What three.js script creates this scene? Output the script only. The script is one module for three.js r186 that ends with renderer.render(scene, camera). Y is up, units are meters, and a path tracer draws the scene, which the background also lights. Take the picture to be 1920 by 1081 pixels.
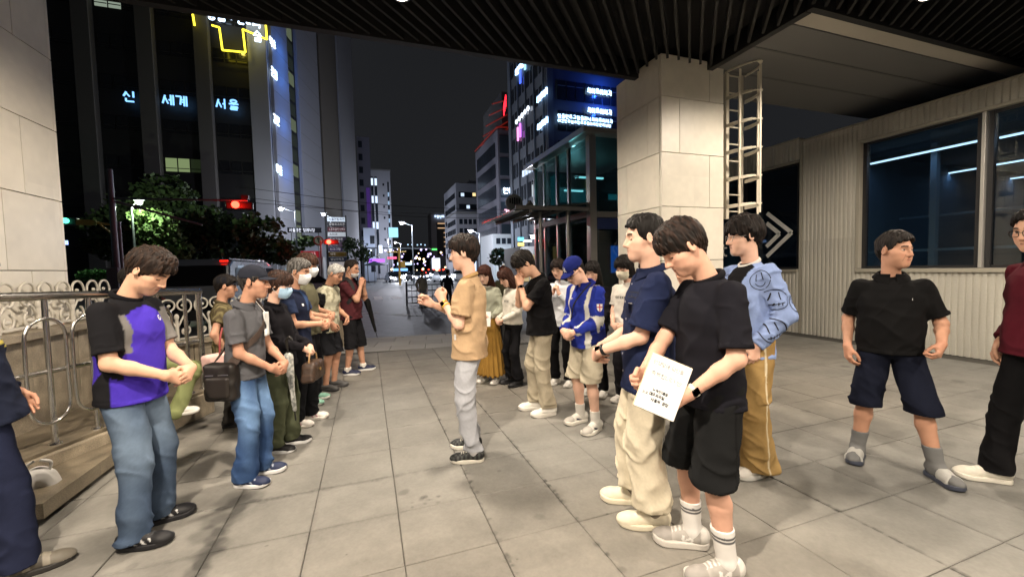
import * as THREE from 'three';
import { mergeGeometries } from 'three/addons/utils/BufferGeometryUtils.js';
import { RoundedBoxGeometry } from 'three/addons/geometries/RoundedBoxGeometry.js';
import { DecalGeometry } from 'three/addons/geometries/DecalGeometry.js';
// ---------- camera, night sky, lamps of the canopy, exposure ----------
const scene = new THREE.Scene();
const camera = new THREE.PerspectiveCamera(70.0, 1024 / 576, .05, 1500);
camera.position.set(0, 1.57, 0); camera.rotation.order = 'YXZ';
camera.rotation.set(-2.864 * Math.PI / 180, -19.342 * Math.PI / 180, -1.384 * Math.PI / 180);
{ // cloudy night sky over a lit city, dark grey all round
  const w = 256, h = 128, d = new Float32Array(w * h * 4);
  for (let j = 0; j < h; j++) for (let i = 0; i < w; i++) {
    const a = i / w * Math.PI * 2, el = (j / h - .5) * Math.PI, c = Math.cos(el), x = Math.cos(a) * c, z = Math.sin(a) * c, y = Math.sin(el);
    const n = Math.sin(x * 5 + 1.3 * Math.sin(z * 4)) * Math.sin(y * 9 + z * 3) * .5 + Math.sin(z * 11 + 2 * Math.sin(x * 7) + y * 6) * .25, k = 1 + .16 * n, o = (j * w + i) * 4;
    d[o] = .0115 * k; d[o + 1] = .0121 * k; d[o + 2] = .0136 * k; d[o + 3] = 1;
  }
  const t = new THREE.DataTexture(d, w, h, THREE.RGBAFormat, THREE.FloatType); t.mapping = THREE.EquirectangularReflectionMapping; t.magFilter = t.minFilter = THREE.LinearFilter; t.needsUpdate = true;
  scene.background = t; scene.environment = t;
}
const moon = new THREE.DirectionalLight(0xdfe6ff, .012); moon.position.set(-40, 90, 60); moon.castShadow = true; moon.shadow.camera.left = moon.shadow.camera.bottom = -60; moon.shadow.camera.right = moon.shadow.camera.top = 60; moon.shadow.camera.far = 400; scene.add(moon);
const renderer = new THREE.WebGLRenderer({ antialias: true });
renderer.toneMapping = THREE.LinearToneMapping; renderer.toneMappingExposure = 1.18; renderer.shadowMap.enabled = true; renderer.shadowMap.type = THREE.PCFSoftShadowMap;
// canopy lamps: [x, z, candela]; the two ahead of the camera hang just above the frame
const CANOPY_LAMPS = [[.44, -4.5, 66], [5.85, -2.82, 44], [-1.05, -.25, 88], [3.6, 1.2, 62], [-4.6, -2.6, 46], [-.6, 3.0, 80], [7.6, 1.4, 62]];
// ---------- small helpers ----------
function mulberry(a) { return () => { a |= 0; a = a + 0x6D2B79F5 | 0; let t = Math.imul(a ^ a >>> 15, 1 | a); t = t + Math.imul(t ^ t >>> 7, 61 | t) ^ t; return ((t ^ t >>> 14) >>> 0) / 4294967296; }; }
const rnd = mulberry(20240917);
const rr = (a, b) => a + (b - a) * rnd();
const D2R = Math.PI / 180;
const clamp = (v, a, b) => v < a ? a : v > b ? b : v;
const sstep = (a, b, v) => { const t = clamp((v - a) / (b - a), 0, 1); return t * t * (3 - 2 * t); };
const C = hex => { const c = new THREE.Color(hex); return [c.r, c.g, c.b]; };
const mixc = (a, b, t) => [a[0] + (b[0] - a[0]) * t, a[1] + (b[1] - a[1]) * t, a[2] + (b[2] - a[2]) * t];
const usedNames = {};
function numbered(n) { const k = usedNames[n] = (usedNames[n] ?? -1) + 1; return k ? `${n}_${String(k).padStart(3, '0')}` : n; }
function tag(o, label, category, group) { if (label) o.userData.label = label; if (category) o.userData.category = category; if (group) o.userData.group = group; return o; }
function shade(o) { o.castShadow = o.receiveShadow = true; return o; }
function thing(name, label, category, [x, y, z] = [0, 0, 0], turn = 0, group) {
  const o = new THREE.Group(); o.name = numbered(name); o.position.set(x, y, z); o.rotation.y = turn; scene.add(o);
  return tag(o, label, category, group);
}
function part(name, geo, mat, parent, x = 0, y = 0, z = 0) {
  const m = shade(new THREE.Mesh(geo, mat)); m.name = name; m.position.set(x, y, z); parent.add(m); return m;
}
function solo(name, geo, mat, label, category, pos = [0, 0, 0], turn = 0, group) {
  const m = shade(new THREE.Mesh(geo, mat)); m.name = numbered(name); m.position.set(...pos); m.rotation.y = turn; scene.add(m); return tag(m, label, category, group);
}
function struct(name, geo, mat, pos = [0, 0, 0], turn = 0) {
  const m = geo ? shade(new THREE.Mesh(geo, mat)) : new THREE.Group(); m.name = numbered(name); m.position.set(...pos); m.rotation.y = turn; m.userData.kind = 'structure'; scene.add(m); return m;
}
const bx = (w, h, d, x = 0, y = 0, z = 0) => new THREE.BoxGeometry(w, h, d).translate(x, y, z);
const rbx = (w, h, d, r = .01, x = 0, y = 0, z = 0, seg = 1) => new RoundedBoxGeometry(w, h, d, seg, Math.min(r, w / 2.01, h / 2.01, d / 2.01)).translate(x, y, z);
const cyl = (r0, r1, h, x = 0, y = 0, z = 0, n = 14) => new THREE.CylinderGeometry(r0, r1, h, n).translate(x, y, z);
function plain(g) { const o = g.index ? g.toNonIndexed() : g.clone(); for (const k of Object.keys(o.attributes)) if (!['position', 'normal', 'uv'].includes(k)) o.deleteAttribute(k); return o; }
const join = list => mergeGeometries(list.map(plain));
// bar between two points
function bar(a, b, r, r2 = r, n = 8) {
  const A = new THREE.Vector3(...a), B = new THREE.Vector3(...b), d = B.clone().sub(A), L = d.length();
  const g = new THREE.CylinderGeometry(r2, r, L, n); g.translate(0, L / 2, 0);
  g.applyQuaternion(new THREE.Quaternion().setFromUnitVectors(new THREE.Vector3(0, 1, 0), d.normalize())); return g.translate(...a);
}
function boxbar(a, b, w, d) {
  const A = new THREE.Vector3(...a), B = new THREE.Vector3(...b), v = B.clone().sub(A), L = v.length();
  const g = new THREE.BoxGeometry(w, L, d).translate(0, L / 2, 0);
  return g.applyQuaternion(new THREE.Quaternion().setFromUnitVectors(new THREE.Vector3(0, 1, 0), v.normalize())).translate(...a);
}
const tube = (pts, r, seg = 40, rad = 8, closed = false) => new THREE.TubeGeometry(new THREE.CatmullRomCurve3(pts.map(p => new THREE.Vector3(...p)), closed, 'centripetal'), seg, r, rad, closed);
// value noise
function h3(x, y, z) { let n = Math.imul(x, 374761393) + Math.imul(y, 668265263) + Math.imul(z, 2147483647 ^ 0x5bd1e995) | 0; n = Math.imul(n ^ n >>> 13, 1274126177); n ^= n >>> 16; return (n >>> 0) / 4294967295; }
function noise(x, y, z) {
  const X = Math.floor(x), Y = Math.floor(y), Z = Math.floor(z); let u = x - X, v = y - Y, w = z - Z; u = u * u * (3 - 2 * u); v = v * v * (3 - 2 * v); w = w * w * (3 - 2 * w);
  const l = (a, b, t) => a + (b - a) * t;
  return l(l(l(h3(X, Y, Z), h3(X + 1, Y, Z), u), l(h3(X, Y + 1, Z), h3(X + 1, Y + 1, Z), u), v), l(l(h3(X, Y, Z + 1), h3(X + 1, Y, Z + 1), u), l(h3(X, Y + 1, Z + 1), h3(X + 1, Y + 1, Z + 1), u), v), w) * 2 - 1;
}
const fbm = (x, y, z, o = 4) => { let s = 0, a = .5; for (let i = 0; i < o; i++) { s += a * noise(x, y, z); x *= 2.03; y *= 2.03; z *= 2.03; a *= .5; } return s; };
// textures
function dataTex(n, fn, srgb = true, m = n) {
  const d = new Uint8Array(n * m * 4);
  for (let j = 0; j < m; j++) for (let i = 0; i < n; i++) { const c = fn(i / n, j / m, i, j), k = (j * n + i) * 4; d[k] = clamp(c[0] * 255, 0, 255); d[k + 1] = clamp(c[1] * 255, 0, 255); d[k + 2] = clamp(c[2] * 255, 0, 255); d[k + 3] = 255; }
  const t = new THREE.DataTexture(d, n, m); t.magFilter = THREE.LinearFilter; t.minFilter = THREE.LinearMipmapLinearFilter; t.generateMipmaps = true; t.wrapS = t.wrapT = THREE.RepeatWrapping; if (srgb) t.colorSpace = THREE.SRGBColorSpace; t.needsUpdate = true; return t;
}
function canvasTex(w, h, draw) { const c = document.createElement('canvas'); c.width = w; c.height = h; const g = c.getContext('2d'); draw(g, w, h); const t = new THREE.CanvasTexture(c); t.colorSpace = THREE.SRGBColorSpace; return t; }
const std = (color, roughness = .8, metalness = 0, more = {}) => new THREE.MeshStandardMaterial({ color, roughness, metalness, ...more });
const lin = (r, g, b) => new THREE.Color().setRGB(r, g, b);
const glow = (color, k = 1) => new THREE.MeshStandardMaterial({ color: 0x111111, emissive: color, emissiveIntensity: k, roughness: .6 });
// uv in metres from position (box projection)
function boxUV(g, s = 1) {
  g = plain(g); const p = g.attributes.position, n = g.attributes.normal, uv = new Float32Array(p.count * 2);
  for (let i = 0; i < p.count; i++) { const a = Math.abs(n.getX(i)), b = Math.abs(n.getY(i)), c = Math.abs(n.getZ(i)); const x = p.getX(i), y = p.getY(i), z = p.getZ(i);
    if (b >= a && b >= c) { uv[2 * i] = x * s; uv[2 * i + 1] = z * s; } else if (a >= c) { uv[2 * i] = z * s; uv[2 * i + 1] = y * s; } else { uv[2 * i] = x * s; uv[2 * i + 1] = y * s; } }
  g.setAttribute('uv', new THREE.BufferAttribute(uv, 2)); return g;
}
// ---------- signed distance modelling ----------
const cone = (a, b, ra, rb = ra) => { const [ax, ay, az] = a, dx = b[0] - ax, dy = b[1] - ay, dz = b[2] - az, L = dx * dx + dy * dy + dz * dz || 1e-9, dr = rb - ra;
  return (x, y, z) => { x -= ax; y -= ay; z -= az; let t = (x * dx + y * dy + z * dz) / L; t = t < 0 ? 0 : t > 1 ? 1 : t; x -= dx * t; y -= dy * t; z -= dz * t; return Math.sqrt(x * x + y * y + z * z) - ra - dr * t; }; };
const ell = (cx, cy, cz, rx, ry, rz) => (x, y, z) => { x -= cx; y -= cy; z -= cz; const a = x / rx, b = y / ry, c = z / rz, k0 = Math.sqrt(a * a + b * b + c * c), k1 = Math.sqrt(a * a / rx / rx + b * b / ry / ry + c * c / rz / rz); return k1 < 1e-9 ? -Math.min(rx, ry, rz) : k0 * (k0 - 1) / k1; };
// elliptical frustum-capsule along y, axis radii given at both ends
const ecol = (y0, y1, rx0, rz0, rx1, rz1, cz0 = 0, cz1 = cz0, cap = .05) => (x, y, z) => { let t = (y - y0) / (y1 - y0); const tc = clamp(t, 0, 1); const rx = rx0 + (rx1 - rx0) * tc, rz = rz0 + (rz1 - rz0) * tc; z -= cz0 + (cz1 - cz0) * tc; const q = Math.sqrt(x * x / rx / rx + z * z / rz / rz), m = Math.min(rx, rz); return smax((q - 1) * m, Math.max(y - Math.max(y0, y1), Math.min(y0, y1) - y), cap); };
const smin = (a, b, k) => { const h = k - Math.abs(a - b); return (a < b ? a : b) - (h > 0 ? h * h / k * .25 : 0); };
const smax = (a, b, k) => -smin(-a, -b, k);
const uni = (fs, k) => { const n = fs.length; return (x, y, z) => { let d = fs[0](x, y, z); for (let i = 1; i < n; i++) d = smin(d, fs[i](x, y, z), k); return d; }; };
const xform = (f, m) => { const e = new THREE.Matrix4().copy(m).invert().elements; return (x, y, z) => f(e[0] * x + e[4] * y + e[8] * z + e[12], e[1] * x + e[5] * y + e[9] * z + e[13], e[2] * x + e[6] * y + e[10] * z + e[14]); };
// surface nets
function netGeo(f, bb, cell, colour, snap = true) {
  const [x0, y0, z0, x1, y1, z1] = bb, nx = Math.ceil((x1 - x0) / cell) + 2, ny = Math.ceil((y1 - y0) / cell) + 2, nz = Math.ceil((z1 - z0) / cell) + 2;
  const V = new Float32Array(nx * ny * nz), B = 6, sx = 1, sy = nx, sz = nx * ny;
  const reach = B * cell * .9 + cell * 2;
  for (let bz = 0; bz < nz; bz += B) for (let by = 0; by < ny; by += B) for (let b = 0; b < nx; b += B) {
    const d = f(x0 + (b + B / 2) * cell, y0 + (by + B / 2) * cell, z0 + (bz + B / 2) * cell), far = Math.abs(d) > reach * 1.35;
    for (let k = bz; k < Math.min(bz + B, nz); k++) for (let j = by; j < Math.min(by + B, ny); j++) for (let i = b; i < Math.min(b + B, nx); i++) V[i + j * sy + k * sz] = far ? d : f(x0 + i * cell, y0 + j * cell, z0 + k * cell);
  }
  const id = new Int32Array(nx * ny * nz).fill(-1), P = [], idx = [];
  const E = [[0, 1], [2, 3], [4, 5], [6, 7], [0, 2], [1, 3], [4, 6], [5, 7], [0, 4], [1, 5], [2, 6], [3, 7]], O = [0, sx, sy, sx + sy, sz, sx + sz, sy + sz, sx + sy + sz];
  for (let k = 0; k < nz - 1; k++) for (let j = 0; j < ny - 1; j++) for (let i = 0; i < nx - 1; i++) {
    const q = i + j * sy + k * sz; let m = 0; for (let c = 0; c < 8; c++) if (V[q + O[c]] < 0) m |= 1 << c; if (m === 0 || m === 255) continue;
    let n = 0, px = 0, py = 0, pz = 0;
    for (const [a, b] of E) { if ((m >> a & 1) === (m >> b & 1)) continue; const va = V[q + O[a]], vb = V[q + O[b]], t = va / (va - vb); px += (a & 1) + ((b & 1) - (a & 1)) * t; py += (a >> 1 & 1) + ((b >> 1 & 1) - (a >> 1 & 1)) * t; pz += (a >> 2 & 1) + ((b >> 2 & 1) - (a >> 2 & 1)) * t; n++; }
    id[q] = P.length / 3; P.push(x0 + (i + px / n) * cell, y0 + (j + py / n) * cell, z0 + (k + pz / n) * cell);
  }
  for (let k = 1; k < nz - 1; k++) for (let j = 1; j < ny - 1; j++) for (let i = 1; i < nx - 1; i++) {
    const q = i + j * sy + k * sz, s = V[q] < 0;
    const quad = (a, b, c, d, flip) => { if (a < 0 || b < 0 || c < 0 || d < 0) return; if (flip) idx.push(a, b, c, a, c, d); else idx.push(a, c, b, a, d, c); };
    if (s !== V[q + sx] < 0) quad(id[q - sy - sz], id[q - sz], id[q], id[q - sy], s);
    if (s !== V[q + sy] < 0) quad(id[q - sx - sz], id[q - sx], id[q], id[q - sz], s);
    if (s !== V[q + sz] < 0) quad(id[q - sx - sy], id[q - sy], id[q], id[q - sx], s);
  }
  const N = P.length / 3, nor = new Float32Array(N * 3), col = new Float32Array(N * 3), e = cell * .45;
  for (let v = 0; v < N; v++) {
    let x = P[3 * v], y = P[3 * v + 1], z = P[3 * v + 2];
    let gx = f(x + e, y, z) - f(x - e, y, z), gy = f(x, y + e, z) - f(x, y - e, z), gz = f(x, y, z + e) - f(x, y, z - e), L = Math.hypot(gx, gy, gz) || 1; gx /= L; gy /= L; gz /= L;
    if (snap) { const d = clamp(f(x, y, z) * Math.min(1, 2 * e / L * 1), -cell * .4, cell * .4); x = P[3 * v] -= gx * d; y = P[3 * v + 1] -= gy * d; z = P[3 * v + 2] -= gz * d; }
    nor[3 * v] = gx; nor[3 * v + 1] = gy; nor[3 * v + 2] = gz;
    if (colour) { const c = colour(x, y, z, gx, gy, gz); col[3 * v] = c[0]; col[3 * v + 1] = c[1]; col[3 * v + 2] = c[2]; }
  }
  const g = new THREE.BufferGeometry(); g.setAttribute('position', new THREE.BufferAttribute(new Float32Array(P), 3)); g.setAttribute('normal', new THREE.BufferAttribute(nor, 3));
  if (colour) g.setAttribute('color', new THREE.BufferAttribute(col, 3)); g.setIndex(idx); return g;
}
const mergeC = list => mergeGeometries(list);
// ---------- plaza floor, pavement, road ----------
const kerbZ = x => -8.49 + .154 * x;             // where the slabs end
const kerbDir = Math.atan(.154);
const concreteTex = (() => { // one sheet of stains and wear over the whole plaza, 13 m a side
  const n = 1400, S = 13, ox = -4.0, oz = -10.5; const blots = []; const r = mulberry(5);
  for (let i = 0; i < 90; i++) blots.push([ox + r() * S, oz + r() * S, .02 + r() * .06, .12 + r() * .25]);
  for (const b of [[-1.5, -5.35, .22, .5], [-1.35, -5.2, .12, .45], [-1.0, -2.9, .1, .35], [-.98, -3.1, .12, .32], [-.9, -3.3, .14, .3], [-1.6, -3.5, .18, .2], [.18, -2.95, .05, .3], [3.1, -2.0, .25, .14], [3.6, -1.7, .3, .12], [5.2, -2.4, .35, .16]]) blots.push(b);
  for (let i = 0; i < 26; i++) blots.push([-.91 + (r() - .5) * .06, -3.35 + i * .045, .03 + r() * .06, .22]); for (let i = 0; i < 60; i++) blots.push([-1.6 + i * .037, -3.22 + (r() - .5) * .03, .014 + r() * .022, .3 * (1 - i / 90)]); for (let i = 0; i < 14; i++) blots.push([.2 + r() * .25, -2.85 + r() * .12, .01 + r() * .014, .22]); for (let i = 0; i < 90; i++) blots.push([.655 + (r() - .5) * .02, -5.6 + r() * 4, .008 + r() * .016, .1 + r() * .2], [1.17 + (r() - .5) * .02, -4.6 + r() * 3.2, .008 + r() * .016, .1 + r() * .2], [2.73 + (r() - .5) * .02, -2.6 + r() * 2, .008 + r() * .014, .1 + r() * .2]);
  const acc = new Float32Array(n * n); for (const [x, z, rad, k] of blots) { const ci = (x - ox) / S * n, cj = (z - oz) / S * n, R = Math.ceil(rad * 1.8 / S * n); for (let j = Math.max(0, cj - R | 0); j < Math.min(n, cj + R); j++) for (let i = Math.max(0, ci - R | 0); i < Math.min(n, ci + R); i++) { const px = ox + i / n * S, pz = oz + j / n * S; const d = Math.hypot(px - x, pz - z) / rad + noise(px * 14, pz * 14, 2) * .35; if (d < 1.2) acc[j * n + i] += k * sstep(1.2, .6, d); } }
  for (let k = 0; k < 260; k++) { const ci = r() * n | 0, cj = r() * n | 0; acc[cj * n + ci] += .45; if (r() < .5) { acc[cj * n + Math.min(ci + 1, n - 1)] += .4; } }
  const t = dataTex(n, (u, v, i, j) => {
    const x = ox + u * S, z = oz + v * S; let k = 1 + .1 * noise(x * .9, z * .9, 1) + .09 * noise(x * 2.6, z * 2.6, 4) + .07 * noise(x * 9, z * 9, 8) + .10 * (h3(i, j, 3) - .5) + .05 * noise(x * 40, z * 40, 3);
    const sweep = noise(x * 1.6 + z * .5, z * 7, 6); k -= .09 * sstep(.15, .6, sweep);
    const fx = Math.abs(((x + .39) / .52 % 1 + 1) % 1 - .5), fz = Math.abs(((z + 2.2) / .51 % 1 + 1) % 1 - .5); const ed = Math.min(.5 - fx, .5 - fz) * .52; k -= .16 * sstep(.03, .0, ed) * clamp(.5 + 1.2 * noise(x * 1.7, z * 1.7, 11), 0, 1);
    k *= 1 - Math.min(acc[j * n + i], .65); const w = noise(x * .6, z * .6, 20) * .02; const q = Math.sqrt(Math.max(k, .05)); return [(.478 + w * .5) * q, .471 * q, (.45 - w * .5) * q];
  });
  t.offset.set(0, 0); return { t, ox, oz, S };
})();
const slabMats = [1, .975, 1.025].map(k => new THREE.MeshStandardMaterial({ map: concreteTex.t, roughness: .82, color: lin(k, k * .99, k * .97) }));
function slabGeo(x0, x1, z0, z1, y, bev = .006, h = .05) { // top with chamfered rim; world uv for the stain sheet
  const P = [], I = []; const ring = (d, yy) => { const o = P.length / 3; P.push(x0 + d, yy, z0 + d, x1 - d, yy, z0 + d, x1 - d, yy, z1 - d, x0 + d, yy, z1 - d); return o; };
  const a = ring(bev, y), b = ring(0, y - bev * .8), c = ring(0, y - h); I.push(a, a + 2, a + 1, a, a + 3, a + 2);
  for (const [p, q] of [[a, b], [b, c]]) for (let i = 0; i < 4; i++) { const j = (i + 1) % 4; I.push(p + i, p + j, q + j, p + i, q + j, q + i); }
  let g = new THREE.BufferGeometry(); g.setAttribute('position', new THREE.Float32BufferAttribute(P, 3)); g.setIndex(I); g = g.toNonIndexed(); g.computeVertexNormals();
  const p = g.attributes.position, uv = []; for (let i = 0; i < p.count; i++) uv.push((p.getX(i) - concreteTex.ox) / concreteTex.S, (p.getZ(i) - concreteTex.oz) / concreteTex.S); g.setAttribute('uv', new THREE.Float32BufferAttribute(uv, 2)); return g;
}
{
  const floor = struct('plaza_floor');
  part('joint_bed', new THREE.PlaneGeometry(26, 18).rotateX(-Math.PI / 2).translate(2, -.011, .2), std(lin(.06, .057, .05), .95), floor);
  const list = []; const cf = new THREE.Vector3(Math.sin(19.34 * D2R), 0, -Math.cos(19.34 * D2R));
  for (let i = -16; i <= 18; i++) for (let j = -13; j <= 14; j++) { const x0 = -.39 + i * .52, z0 = -2.2 + j * .51; if (x0 < -7 || x0 > 8.3) continue; const zc = kerbZ(x0 + .26); if (z0 + .2 < zc) continue; const cx = x0 + .26, cz = z0 + .255, f = cx * cf.x + cz * cf.z, sd = Math.abs(cx * .944 + cz * .331); const vis = f > .6 && sd < f * 1.35 + .5; list.push([vis ? Math.hypot(cx, cz) : 50 + Math.hypot(cx, cz), x0, z0]); }
  list.sort((a, b) => a[0] - b[0]); const rest = [];
  list.forEach(([d, x0, z0], k) => { const gx = rr(.0012, .0034), gz = rr(.0012, .0034), y = rr(-.0015, .0012); const g = slabGeo(x0 + gx, x0 + .52 - gx, z0 + gz, z0 + .51 - gz, y, rr(.003, .006)); if (k < 298) part('slab', g, slabMats[rnd() < .5 ? 0 : rnd() < .5 ? 1 : 2], floor); else rest.push(g); });
  const st = part('outer_slabs', join(rest), slabMats[0], floor); st.userData.kind = 'stuff';
}
const asphaltTex = dataTex(512, (u, v, i, j) => { const k = .5 + .06 * (h3(i, j, 1) - .5) + .05 * noise(u * 16, v * 16, 2) + .05 * noise(u * 60, v * 60, 9); const s = .3 * k / .5; return [s, s * 1.02, s * 1.03]; });
const asphaltMat = (() => { const t = asphaltTex.clone(); t.repeat.set(1, 1); t.needsUpdate = true; return new THREE.MeshStandardMaterial({ map: t, roughness: .62, color: lin(1.1, 1.1, 1.1) }); })();
struct('road', boxUV(new THREE.PlaneGeometry(900, 700).rotateX(-Math.PI / 2).translate(0, -.12, -200), .25), asphaltMat);
{ // granite pavement between the slabs and the road, laid in wide stones, with a kerb
  const pave = struct('pavement', null, null, [0, 0, -8.49], -kerbDir); // local x runs along the kerb
  const mats = [.26, .29, .32].map(k => std(lin(k, k * .985, k * .95), .85));
  for (let i = -7; i < 13; i++) for (let j = 0; j < 3; j++) { const off = j % 2 ? .35 : 0; part('paving_stone', rbx(.69, .1, .5, .006, i * .7 + off, -.052 + rr(-.002, .002), -.27 - j * .51), mats[Math.floor(rnd() * 3)], pave); }
  for (let i = -5; i < 9; i++) part('kerbstone', rbx(.99, .2, .18, .015, i * 1.0, -.1, -1.66), mats[1], pave);
  part('joint_bed', new THREE.PlaneGeometry(13.2, 1.5).rotateX(-Math.PI / 2).translate(1.8, -.02, -.8), std(lin(.1, .097, .09)), pave);
}
{ const paint = std(lin(.55, .55, .53), .7); const mark = struct('road_marking'); for (const [x, z, w, l, a] of [[1.15, -16.2, .5, .9, .5], [-.2, -17.8, .3, 1.4, 1.1], [5.5, -27, .15, 4, 0], [9, -30, .15, 4, 0], [3.6, -38, .15, 5, 0], [7.4, -40, .15, 5, 0], [3.6, -52, .15, 5, 0], [7.4, -55, .15, 5, 0]]) { const m = part('paint_stripe', new THREE.PlaneGeometry(w, l).rotateX(-Math.PI / 2), paint, mark, x, -.115, z); m.rotation.y = a; }
  for (let i = 0; i < 9; i++) part('paint_stripe', new THREE.PlaneGeometry(.5, 3.2).rotateX(-Math.PI / 2), paint, mark, -1.5 + i * 1.05, -.115, -27.5 + i * .12); }
// ---------- stone clad column and pier ----------
const stoneTex = dataTex(512, (u, v, i, j) => { const k = 1 + .025 * noise(u * 5, v * 5, 3) + .015 * noise(u * 22, v * 22, 5) + .03 * (h3(i, j, 7) - .5); return [.87 * k, .85 * k, .80 * k]; });
const stoneMats = [1, .96, 1.03].map((k, i) => { const t = stoneTex.clone(); t.offset.set(i * .37, i * .21); t.needsUpdate = true; return new THREE.MeshPhysicalMaterial({ map: t, color: lin(k, k * (1 - i * .006), k * (1 - i * .012)), roughness: .36, specularIntensity: .6 }); });
function cladColumn(name, label, x0, x1, z0, z1, top, yLines, splits) { // z0 near the camera, z1 far
  const c = thing(name, label, 'column', [(x0 + x1) / 2, 0, (z0 + z1) / 2]); const w = x1 - x0, d = z0 - z1;
  part('core', bx(w - .09, top, d - .09, 0, top / 2, 0), std(lin(.03, .028, .025), .9), c);
  for (let k = 0; k < yLines.length - 1; k++) { const y0 = yLines[k] + .004, y1 = yLines[k + 1] - .004, h = y1 - y0; const sp = splits[k % splits.length];
    const faces = [[0, w, 0, d / 2, 'z'], [0, w, 0, -d / 2, 'z'], [w / 2, d, 1, 0, 'x'], [-w / 2, d, 1, 0, 'x']];
    faces.forEach(([px, len, , pz, ax], f) => { const s = f % 2 ? 1 - sp : sp, cut = [[-.5, s - .5], [s - .5, .5]]; cut.forEach(([a, b], q) => { let A = a * len + .003, Bb = b * len - .003; if (ax === 'x') { if (q === 0) A += .048; else Bb -= .048; } const L = Bb - A, m = (A + Bb) / 2, t = .045; const out = rr(-.001, .0012); const gg = ax === 'z' ? rbx(L, h, t, .004, m, y0 + h / 2, pz - Math.sign(pz) * (t / 2 - out)) : rbx(t, h, L, .004, px - Math.sign(px) * (t / 2 - out), y0 + h / 2, m); part('stone_panel', boxUV(gg, .7), stoneMats[Math.floor(rnd() * 3)], c); }); });
  } return c;
}
cladColumn('stone_column', 'square beige stone clad column behind the row of young men, under the canopy corner', 4.05, 5.2, -4.92, -6.03, 4.56, [.06, .84, 1.62, 2.405, 3.18, 3.97, 4.56], [.28, .76]);
cladColumn('stone_column', 'wide pale stone pier at the left edge of the picture, behind the scroll fence', -4.45, -3.2, -4.75, -6.08, 6.4, [.0, .1, .88, 1.66, 2.43, 3.2, 3.98, 4.76, 5.54, 6.4], [.4, .62]);
// ---------- canopy ----------
{
  const can = thing('canopy', 'dark slatted canopy roof over the plaza', 'canopy'); const dark = std(lin(.0045, .0043, .0046), .65), darker = std(lin(.012, .012, .013), .8), edge = std(lin(.013, .013, .014), .5);
  part('deck', join([bx(12.88, .12, 9.43, -1.56, 4.76, -.715), bx(5.4, .12, 7.46, 7.58, 4.76, .27)]), darker, can);
  part('edge_beam', join([bx(12.88, .34, .1, -1.56, 4.60, -5.48), bx(.1, .34, 1.96, 4.93, 4.60, -4.45), bx(5.4, .34, .08, 7.58, 4.60, -3.42)]), edge, can);
  // slats run diagonally; each is clipped to the L shaped roof
  const ux = Math.sin(43 * D2R), uz = -Math.cos(43 * D2R), vx = -uz, vz = ux; // u along, v across
  const inside = (x, z) => x > -7.9 && z < 3.9 && ((x < 4.86 && z > -5.41) || (x >= 4.86 && x < 10.2 && z > -3.36)) && !(x > 3.98 && x < 5.27 && z < -4.85);
  for (let v = -8.4; v < 11; v += .142) { let s = null; const runs = []; for (let u = -12; u <= 14; u += .04) { const x = ux * u + vx * v, z = uz * u + vz * v, ok = inside(x, z); if (ok && s === null) s = u; if ((!ok || u > 13.95) && s !== null) { if (u - s > .25) runs.push([s, u - .04]); s = null; } }
    for (const [a, b] of runs) { const m = part('slat', bx(b - a, .15, .032), dark, can, ux * (a + b) / 2 + vx * v, 4.515 + rr(-.003, .003), uz * (a + b) / 2 + vz * v); m.rotation.y = Math.atan2(-uz, ux); } }
}
{ // smooth grey ceiling beyond the slats, with its pale border strip
  const c = thing('building_soffit', 'smooth grey ceiling between the slatted canopy and the ribbed wall', 'ceiling'); const grey = std(lin(.17, .169, .166), .85), pale = std(lin(.46, .43, .37), .8);
  part('soffit_panel', bx(5.6, .06, 1.98, 7.8, 4.515, -4.76), grey, c); part('border_strip', bx(5.6, .055, .26, 7.8, 4.5, -3.6), pale, c);
  for (const z of [-4.3, -4.95]) part('seam_strip', bx(5.58, .012, .03, 7.8, 4.482, z), std(lin(.13, .13, .125), .85), c);
}
CANOPY_LAMPS.forEach(([x, z, cd], i) => {
  const names = ['round canopy downlight above the man in the tan shirt', 'round canopy downlight above the ribbed wall side', 'square canopy lamp above the camera', 'round canopy downlight behind the camera on the right', 'round canopy downlight at the left end of the canopy', 'round canopy downlight straight behind the camera', 'round canopy downlight behind the camera on the far right'];
  const sq = i === 2; const l = thing('canopy_lamp', names[i], 'lamp', [x, sq ? 4.2 : 4.4, z], sq ? 45 * D2R - 0 : 0); const shell = std(lin(.03, .03, .03), .4);
  if (sq) { const w = .25, h = .237; part('shade', join([bx(2 * w + .04, .02, 2 * w + .04, 0, h + .01, 0), bx(.02, h, 2 * w, w + .01, h / 2, 0), bx(.02, h, 2 * w, -w - .01, h / 2, 0), bx(2 * w + .04, h, .02, 0, h / 2, w + .01), bx(2 * w + .04, h, .02, 0, h / 2, -w - .01)]), std(lin(.01, .01, .01), .95), l); part('bulb', new THREE.SphereGeometry(.03, 12, 8).translate(0, h - .045, 0), glow(0xfff0da, 6), l); part('hanger', cyl(.012, .012, .2, 0, h + .12, 0), shell, l); }
  else { part('housing', new THREE.LatheGeometry([[.0, .06], [.1, .06], [.105, .05], [.105, .0], [.085, -.006], [.08, .012], [0, .014]].map(p => new THREE.Vector2(...p)), 24), shell, l); part('diffuser', cyl(.078, .078, .008, 0, -.004, 0, 24), glow(0xfff1de, 9), l); }
  const s = new THREE.SpotLight(0xffeed9, cd, 0, sq ? 84 * D2R : 84 * D2R, sq ? .1 : .25, 2); s.position.set(0, sq ? .19 : -.03, 0); s.target.position.set(0, -2, 0); s.castShadow = true; s.shadow.radius = sq ? 3 : 7; l.add(s, s.target);
});
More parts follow.
